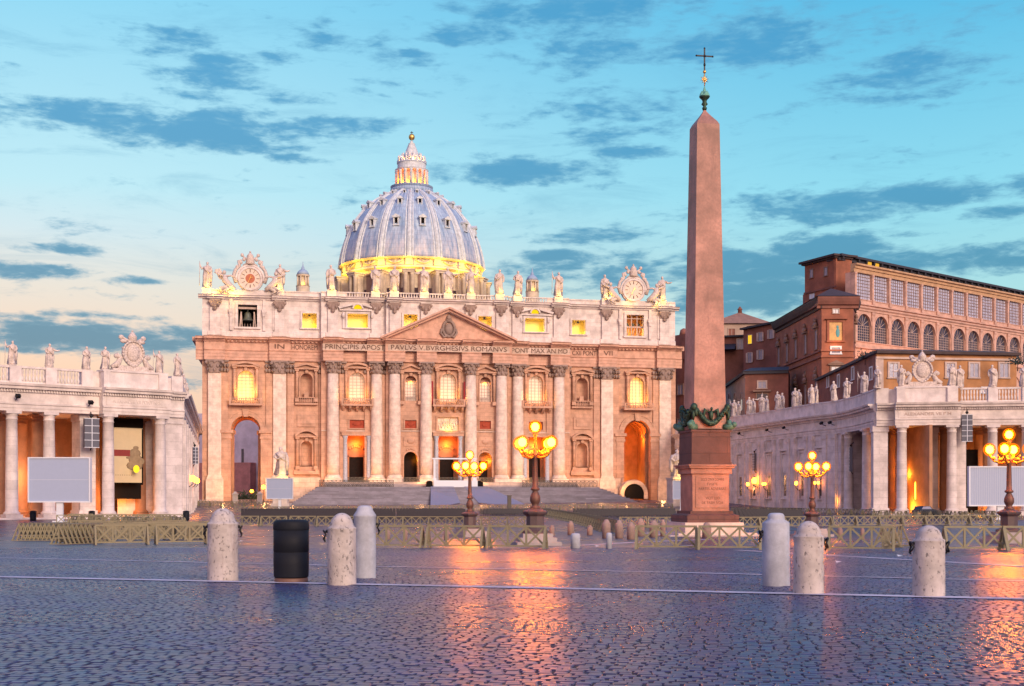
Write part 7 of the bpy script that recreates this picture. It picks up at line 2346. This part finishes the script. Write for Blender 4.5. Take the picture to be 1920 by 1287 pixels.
def barrier(loc, rz, label, group, parts=True):
    if not parts:
        o = bpy.data.objects.new('barrier', bm_all); o.location = loc; o.rotation_euler = (0, 0, rz); COL.objects.link(o)
        return tag(o, label, 'barrier', group)
    t = thing('barrier', label, 'barrier', loc, rz, group)
    o = bpy.data.objects.new('rail_panel', bm_panel); COL.objects.link(o); o.parent = t
    for x in (-BLN / 2 + 0.02, BLN / 2 - 0.02):
        o = bpy.data.objects.new('leg', bm_leg); o.location = (x, 0, 0); COL.objects.link(o); o.parent = t
    return t


def row(p0, p1, label, group, parts=True, jit=0.0, seed=0, start=0):
    """barriers end to end from p0 to p1; label gets the ordinal"""
    rnd = random.Random(seed)
    d = Vector((p1.x - p0.x, p1.y - p0.y)); L_ = d.length
    n = max(1, round(L_ / (BLN + 0.06))); th = math.atan2(d.y, d.x)
    for i in range(n):
        q = Vector((p0.x, p0.y)) + d * ((i + 0.5) / n)
        z = G(depth(q.x, q.y))
        nrm = Vector((-math.sin(th), math.cos(th))) * rnd.gauss(0, jit)
        barrier((q.x + nrm.x, q.y + nrm.y, z), th + rnd.gauss(0, jit * 0.12), label % ORD[i] if '%s' in label else label, group, parts)


row(gp(683, 1027.5), gp(1030, 1029.5), 'olive wooden barrier, %s from the left in the middle run of the near row', 'near row of wooden barriers', jit=0.12, seed=1)
row(gp(1190, 1031), gp(1428, 1032), 'olive wooden barrier, %s from the left in the run in front of the obelisk', 'near row of wooden barriers', jit=0.12, seed=2)
row(gp(1548, 1033), gp(1682, 1034), 'olive wooden barrier, %s from the left between the last two pairs of bollards', 'near row of wooden barriers', jit=0.15, seed=3)
row(gp(1655, 1028), gp(1690, 1024), 'olive wooden barrier turned away behind the rightmost bollard', 'near row of wooden barriers', seed=13)
row(gp(1772, 1033.5), gp(1990, 1033), 'olive wooden barrier, %s to the right of the rightmost bollard', 'near row of wooden barriers', jit=0.1, seed=4)
row(gp(168, 1022), gp(396, 1020), 'olive wooden barrier, %s from the left in the front of the left stacks', 'near row of wooden barriers', jit=0.15, seed=5)
# nested stacks on the left, seen end on
for nm, px0, px1, y0, y1, n in (('leftmost', 34, 98, 1014, 1014, 9), ('second', 108, 166, 1021, 1019, 8)):
    for i in range(n):
        t_ = i / (n - 1)
        q = gp(px0 + (px1 - px0) * t_, y0 + (y1 - y0) * t_)
        f_ = Vector((math.sin(YAW), math.cos(YAW))) * 1.3
        barrier((q.x + f_.x, q.y + f_.y, G(depth(q.x, q.y))), PI / 2 - YAW + 0.06, 'olive wooden barrier, %s from the left in the %s nested stack at the left edge' % (ORD[i], nm), 'nested barrier stacks on the left')
rnd = random.Random(9)
bi = 0
for nm, px0, px1, y, n, turn in (('front', 170, 395, 1012, 12, 0.35), ('middle', 150, 390, 1002, 12, 0.9), ('rear', 130, 345, 990, 10, -0.5)):
    for i in range(n):
        t_ = (i + 0.5) / n
        q = gp(px0 + (px1 - px0) * t_, y + rnd.uniform(-3, 3))
        barrier((q.x, q.y, q.z), -YAW + turn + rnd.uniform(-.5, .5), 'olive wooden barrier, %s from the left in the %s line of the jumbled heap' % (ORD[i], nm), 'jumbled barriers behind the left stacks')
# second row
row(gp(435, 987), gp(700, 987.5), 'distant wooden barrier, %s from the left in the second row behind the bin', 'second row of barriers', False, 0.15, 6)
row(gp(708, 988), gp(1000, 989), 'distant wooden barrier, %s from the left in the second row behind the lamps', 'second row of barriers', False, 0.15, 7)
row(gp(1160, 990), gp(1268, 990), 'distant wooden barrier, %s from the left behind the small bollards by the obelisk', 'second row of barriers', False, 0.15, 8)
row(gp(1376, 990), gp(1560, 988), 'distant wooden barrier, %s from the left just right of the obelisk base', 'second row of barriers', False, 0.1, 9)
row(gp(1560, 987), gp(1900, 984.5), 'distant wooden barrier, %s from the left in the second row on the right', 'second row of barriers', False, 0.1, 10)
# slanting fence left of the obelisk
for i in range(30):
    t_ = i / 29
    q = P(1005 + 140 * t_, 215 - 105 * t_ ** 0.8)
    barrier((q.x, q.y, q.z), PI / 2 - YAW + 0.45, 'far wooden barrier in the nested line slanting towards the bollards left of the obelisk', 'slanting line of barriers', False)
# far rows beyond the chairs
row(P(440, 232), P(860, 240), 'far wooden barrier in the row behind the chairs before the steps', 'far rows of barriers', False, 0.1, 12)
row(P(860, 240), P(1262, 248), 'far wooden barrier in the row behind the chairs before the steps', 'far rows of barriers', False, 0.1, 14)
row(P(1372, 226), P(1640, 190), 'far wooden barrier in the row before the right corridor', 'far rows of barriers', False, 0.1, 15)
for i in range(26):
    px = 1640 + 270 * (i + 0.5) / 26; d = 172 + rnd.uniform(-6, 6)
    q = P(px, d); barrier((q.x, q.y, q.z), rnd.uniform(0.6, 1.4), 'stacked wooden barrier in the jumble before the right colonnade', 'barriers stored before the right colonnade', False)
for i in range(10):
    px = 120 + 210 * (i + 0.5) / 10; d = 140 + rnd.uniform(-4, 4)
    q = P(px, d); barrier((q.x, q.y, q.z), rnd.uniform(-0.4, 0.2), 'wooden barrier in the loose row at the foot of the left colonnade', 'barriers at the foot of the left colonnade', False)
row(P(352, 262), P(500, 256), 'far wooden barrier in the row before the left arch', 'far rows of barriers', False, 0.1, 16)

# chairs set out in front of the steps: too many to count
mb = MB()
cross = Vector((math.cos(R(0)), math.sin(R(0)), 0))
for r_ in range(17):
    d0 = 146 + r_ * 4.6
    for (pa, pb) in ((452, 868), (900, 1030), (1075, 1262), (1372, 1500)):
        if r_ < 9 and pa == 900: continue
        if pa == 1075 and r_ < 5: continue
        A, B = P(pa, d0), P(pb, d0 + 3)
        e = B - A; L_ = e.length; e.normalize()
        th = math.atan2(e.y, e.x)
        mb.M = Matrix.Translation(A) @ Matrix.Rotation(th, 4, 'Z')
        x = 0
        while x < L_:
            mb.box(x, x + 0.46, 0, 0.04, 0.42, 0.86); mb.box(x, x + 0.46, 0.04, 0.46, 0.40, 0.44)
            mb.box(x + 0.02, x + 0.06, 0.0, 0.04, 0, 0.42); mb.box(x + 0.4, x + 0.44, 0.4, 0.44, 0, 0.4)
            x += 0.56
mb.M = None
tag(mb.build('chairs', M['chair']), 'countless dark grey plastic chairs set out in rows before the basilica steps', 'chairs', kind='stuff')

# post at the foot of the ramp and parked car by the right pavilion
q = P(955, 238); mb = MB(); mb.box(-0.35, 0.35, -0.25, 0.25, 0, 2.9); mb.box(-0.42, 0.42, -0.3, 0.3, 2.9, 3.05)
tag(mb.build('lectern', M['olive'], None, (q.x, q.y, q.z)), 'olive upright box standing at the foot of the pale ramp', 'box')
q = RC.world(RC.u(1723), -6.0, -1.6)
t = thing('parked_car', 'small dark car parked before the glowing right pavilion opening', 'car', q, 0.3)
mb = MB()
pr = [(-1.9, 0.35), (-1.95, 0.75), (-1.55, 0.92), (-1.15, 1.42), (0.4, 1.45), (1.0, 0.98), (1.8, 0.85), (1.95, 0.5), (1.9, 0.35)]
mb.prism([(x, z) for x, z in pr][::-1], -0.8, 0.8); mb.build('body', M['car'], t)
mb = MB(); mb.prism([(-1.38, 0.98), (-1.02, 1.37), (0.3, 1.39), (0.8, 0.98)][::-1], -0.82, 0.82); mb.build('windows', M['glass'], t)
for x in (-1.2, 1.2):
    for s in (-1, 1):
        mb = MB(); mb.M = Matrix.Translation((x, s * 0.76, 0.32)) @ Matrix.Rotation(PI / 2, 4, 'X'); mb.lathe([(0.02, -0.1), (0.3, -0.1), (0.32, 0), (0.3, 0.1), (0.02, 0.1)], 0, 0, 18); mb.build('wheel', M['black'], t)
# bins by the left colonnade
for px, lab in ((62, 'left of the big left screen post'), (172, 'at the pier of the left colonnade'), (349, 'at the right corner of the left colonnade')):
    q = P(px, 158)
    t = thing('litter_bin', 'small dark litter bin ' + lab, 'litter bin', (q.x, q.y, q.z), 0)
    mb = MB(); mb.lathe([(0.34, 0), (0.38, 0.1), (0.4, 1.0), (0.36, 1.05)], 0, 0, 14); mb.build('body', M['bin'], t)
    mb = MB(); mb.lathe([(0.42, 1.06), (0.42, 1.15), (0.25, 1.25), (0.02, 1.27)], 0, 0, 14); mb.build('lid', M['bin'], t)
# scraps of paper
for k, (px, py) in enumerate(((453, 1016), (1687, 1045), (1572, 1057), (955, 1026), (1120, 1026))):
    q = gp(px, py); mb = MB(); mb.add([(-.09, -.06, 0), (.09, -.05, .03), (.08, .07, 0.01), (-.08, .06, .06), (-.09, -.06, -.004), (.09, -.05, .026), (.08, .07, .006), (-.08, .06, .056)], [(0, 1, 2, 3), (7, 6, 5, 4)])
    tag(mb.build('litter', M['frame'], None, (q.x, q.y, q.z + 0.035)), ('white paper scrap lying right of the leftmost bollard', 'white paper scrap left of the rightmost bollard', 'tiny pale scrap in front of the run between bollards', 'pale scrap before the second lamp', 'pale scrap in the gap between barriers')[k], 'litter')

# floodlight fixtures bracketed from the colonnade entablatures
fl = 0
def fixture(loc, rz, label):
    t = thing('floodlight', label, 'floodlight', loc, rz, 'small floodlights on the colonnade entablatures')
    mb = MB(); mb.tube([(0, 0, 0), (0, -0.5, 0.1), (0, -0.9, 0.35)], 0.06, 6); mb.build('arm', M['iron'], t)
    mb = MB(); mb.M = Matrix.Translation((0, -1.0, 0.42)) @ Matrix.Rotation(0.6, 4, 'X'); mb.box(-0.3, 0.3, -0.25, 0.25, -0.14, 0.14); mb.frustum(0, 0, 0.14, 0.24, 0.3, 0.25, 0.34, 0.29); mb.build('housing', M['iron'], t)
for i, px in enumerate((1374, 1396, 1449, 1481, 1551, 1567)):
    q, rz = on_rw(px, -0.25, 14.2)
    fixture(q, rz, 'small dark floodlight on the right corridor entablature, %s going right from the obelisk' % ORD[i])
fixture(LC.world(LC.u(24), -1.0, 14.0), LC.th, 'small dark floodlight on the left colonnade frieze, at its left end')
fixture(LC.world(LC.u(159), -1.1, 13.6), LC.th, 'small dark floodlight above the left colonnade loudspeaker')
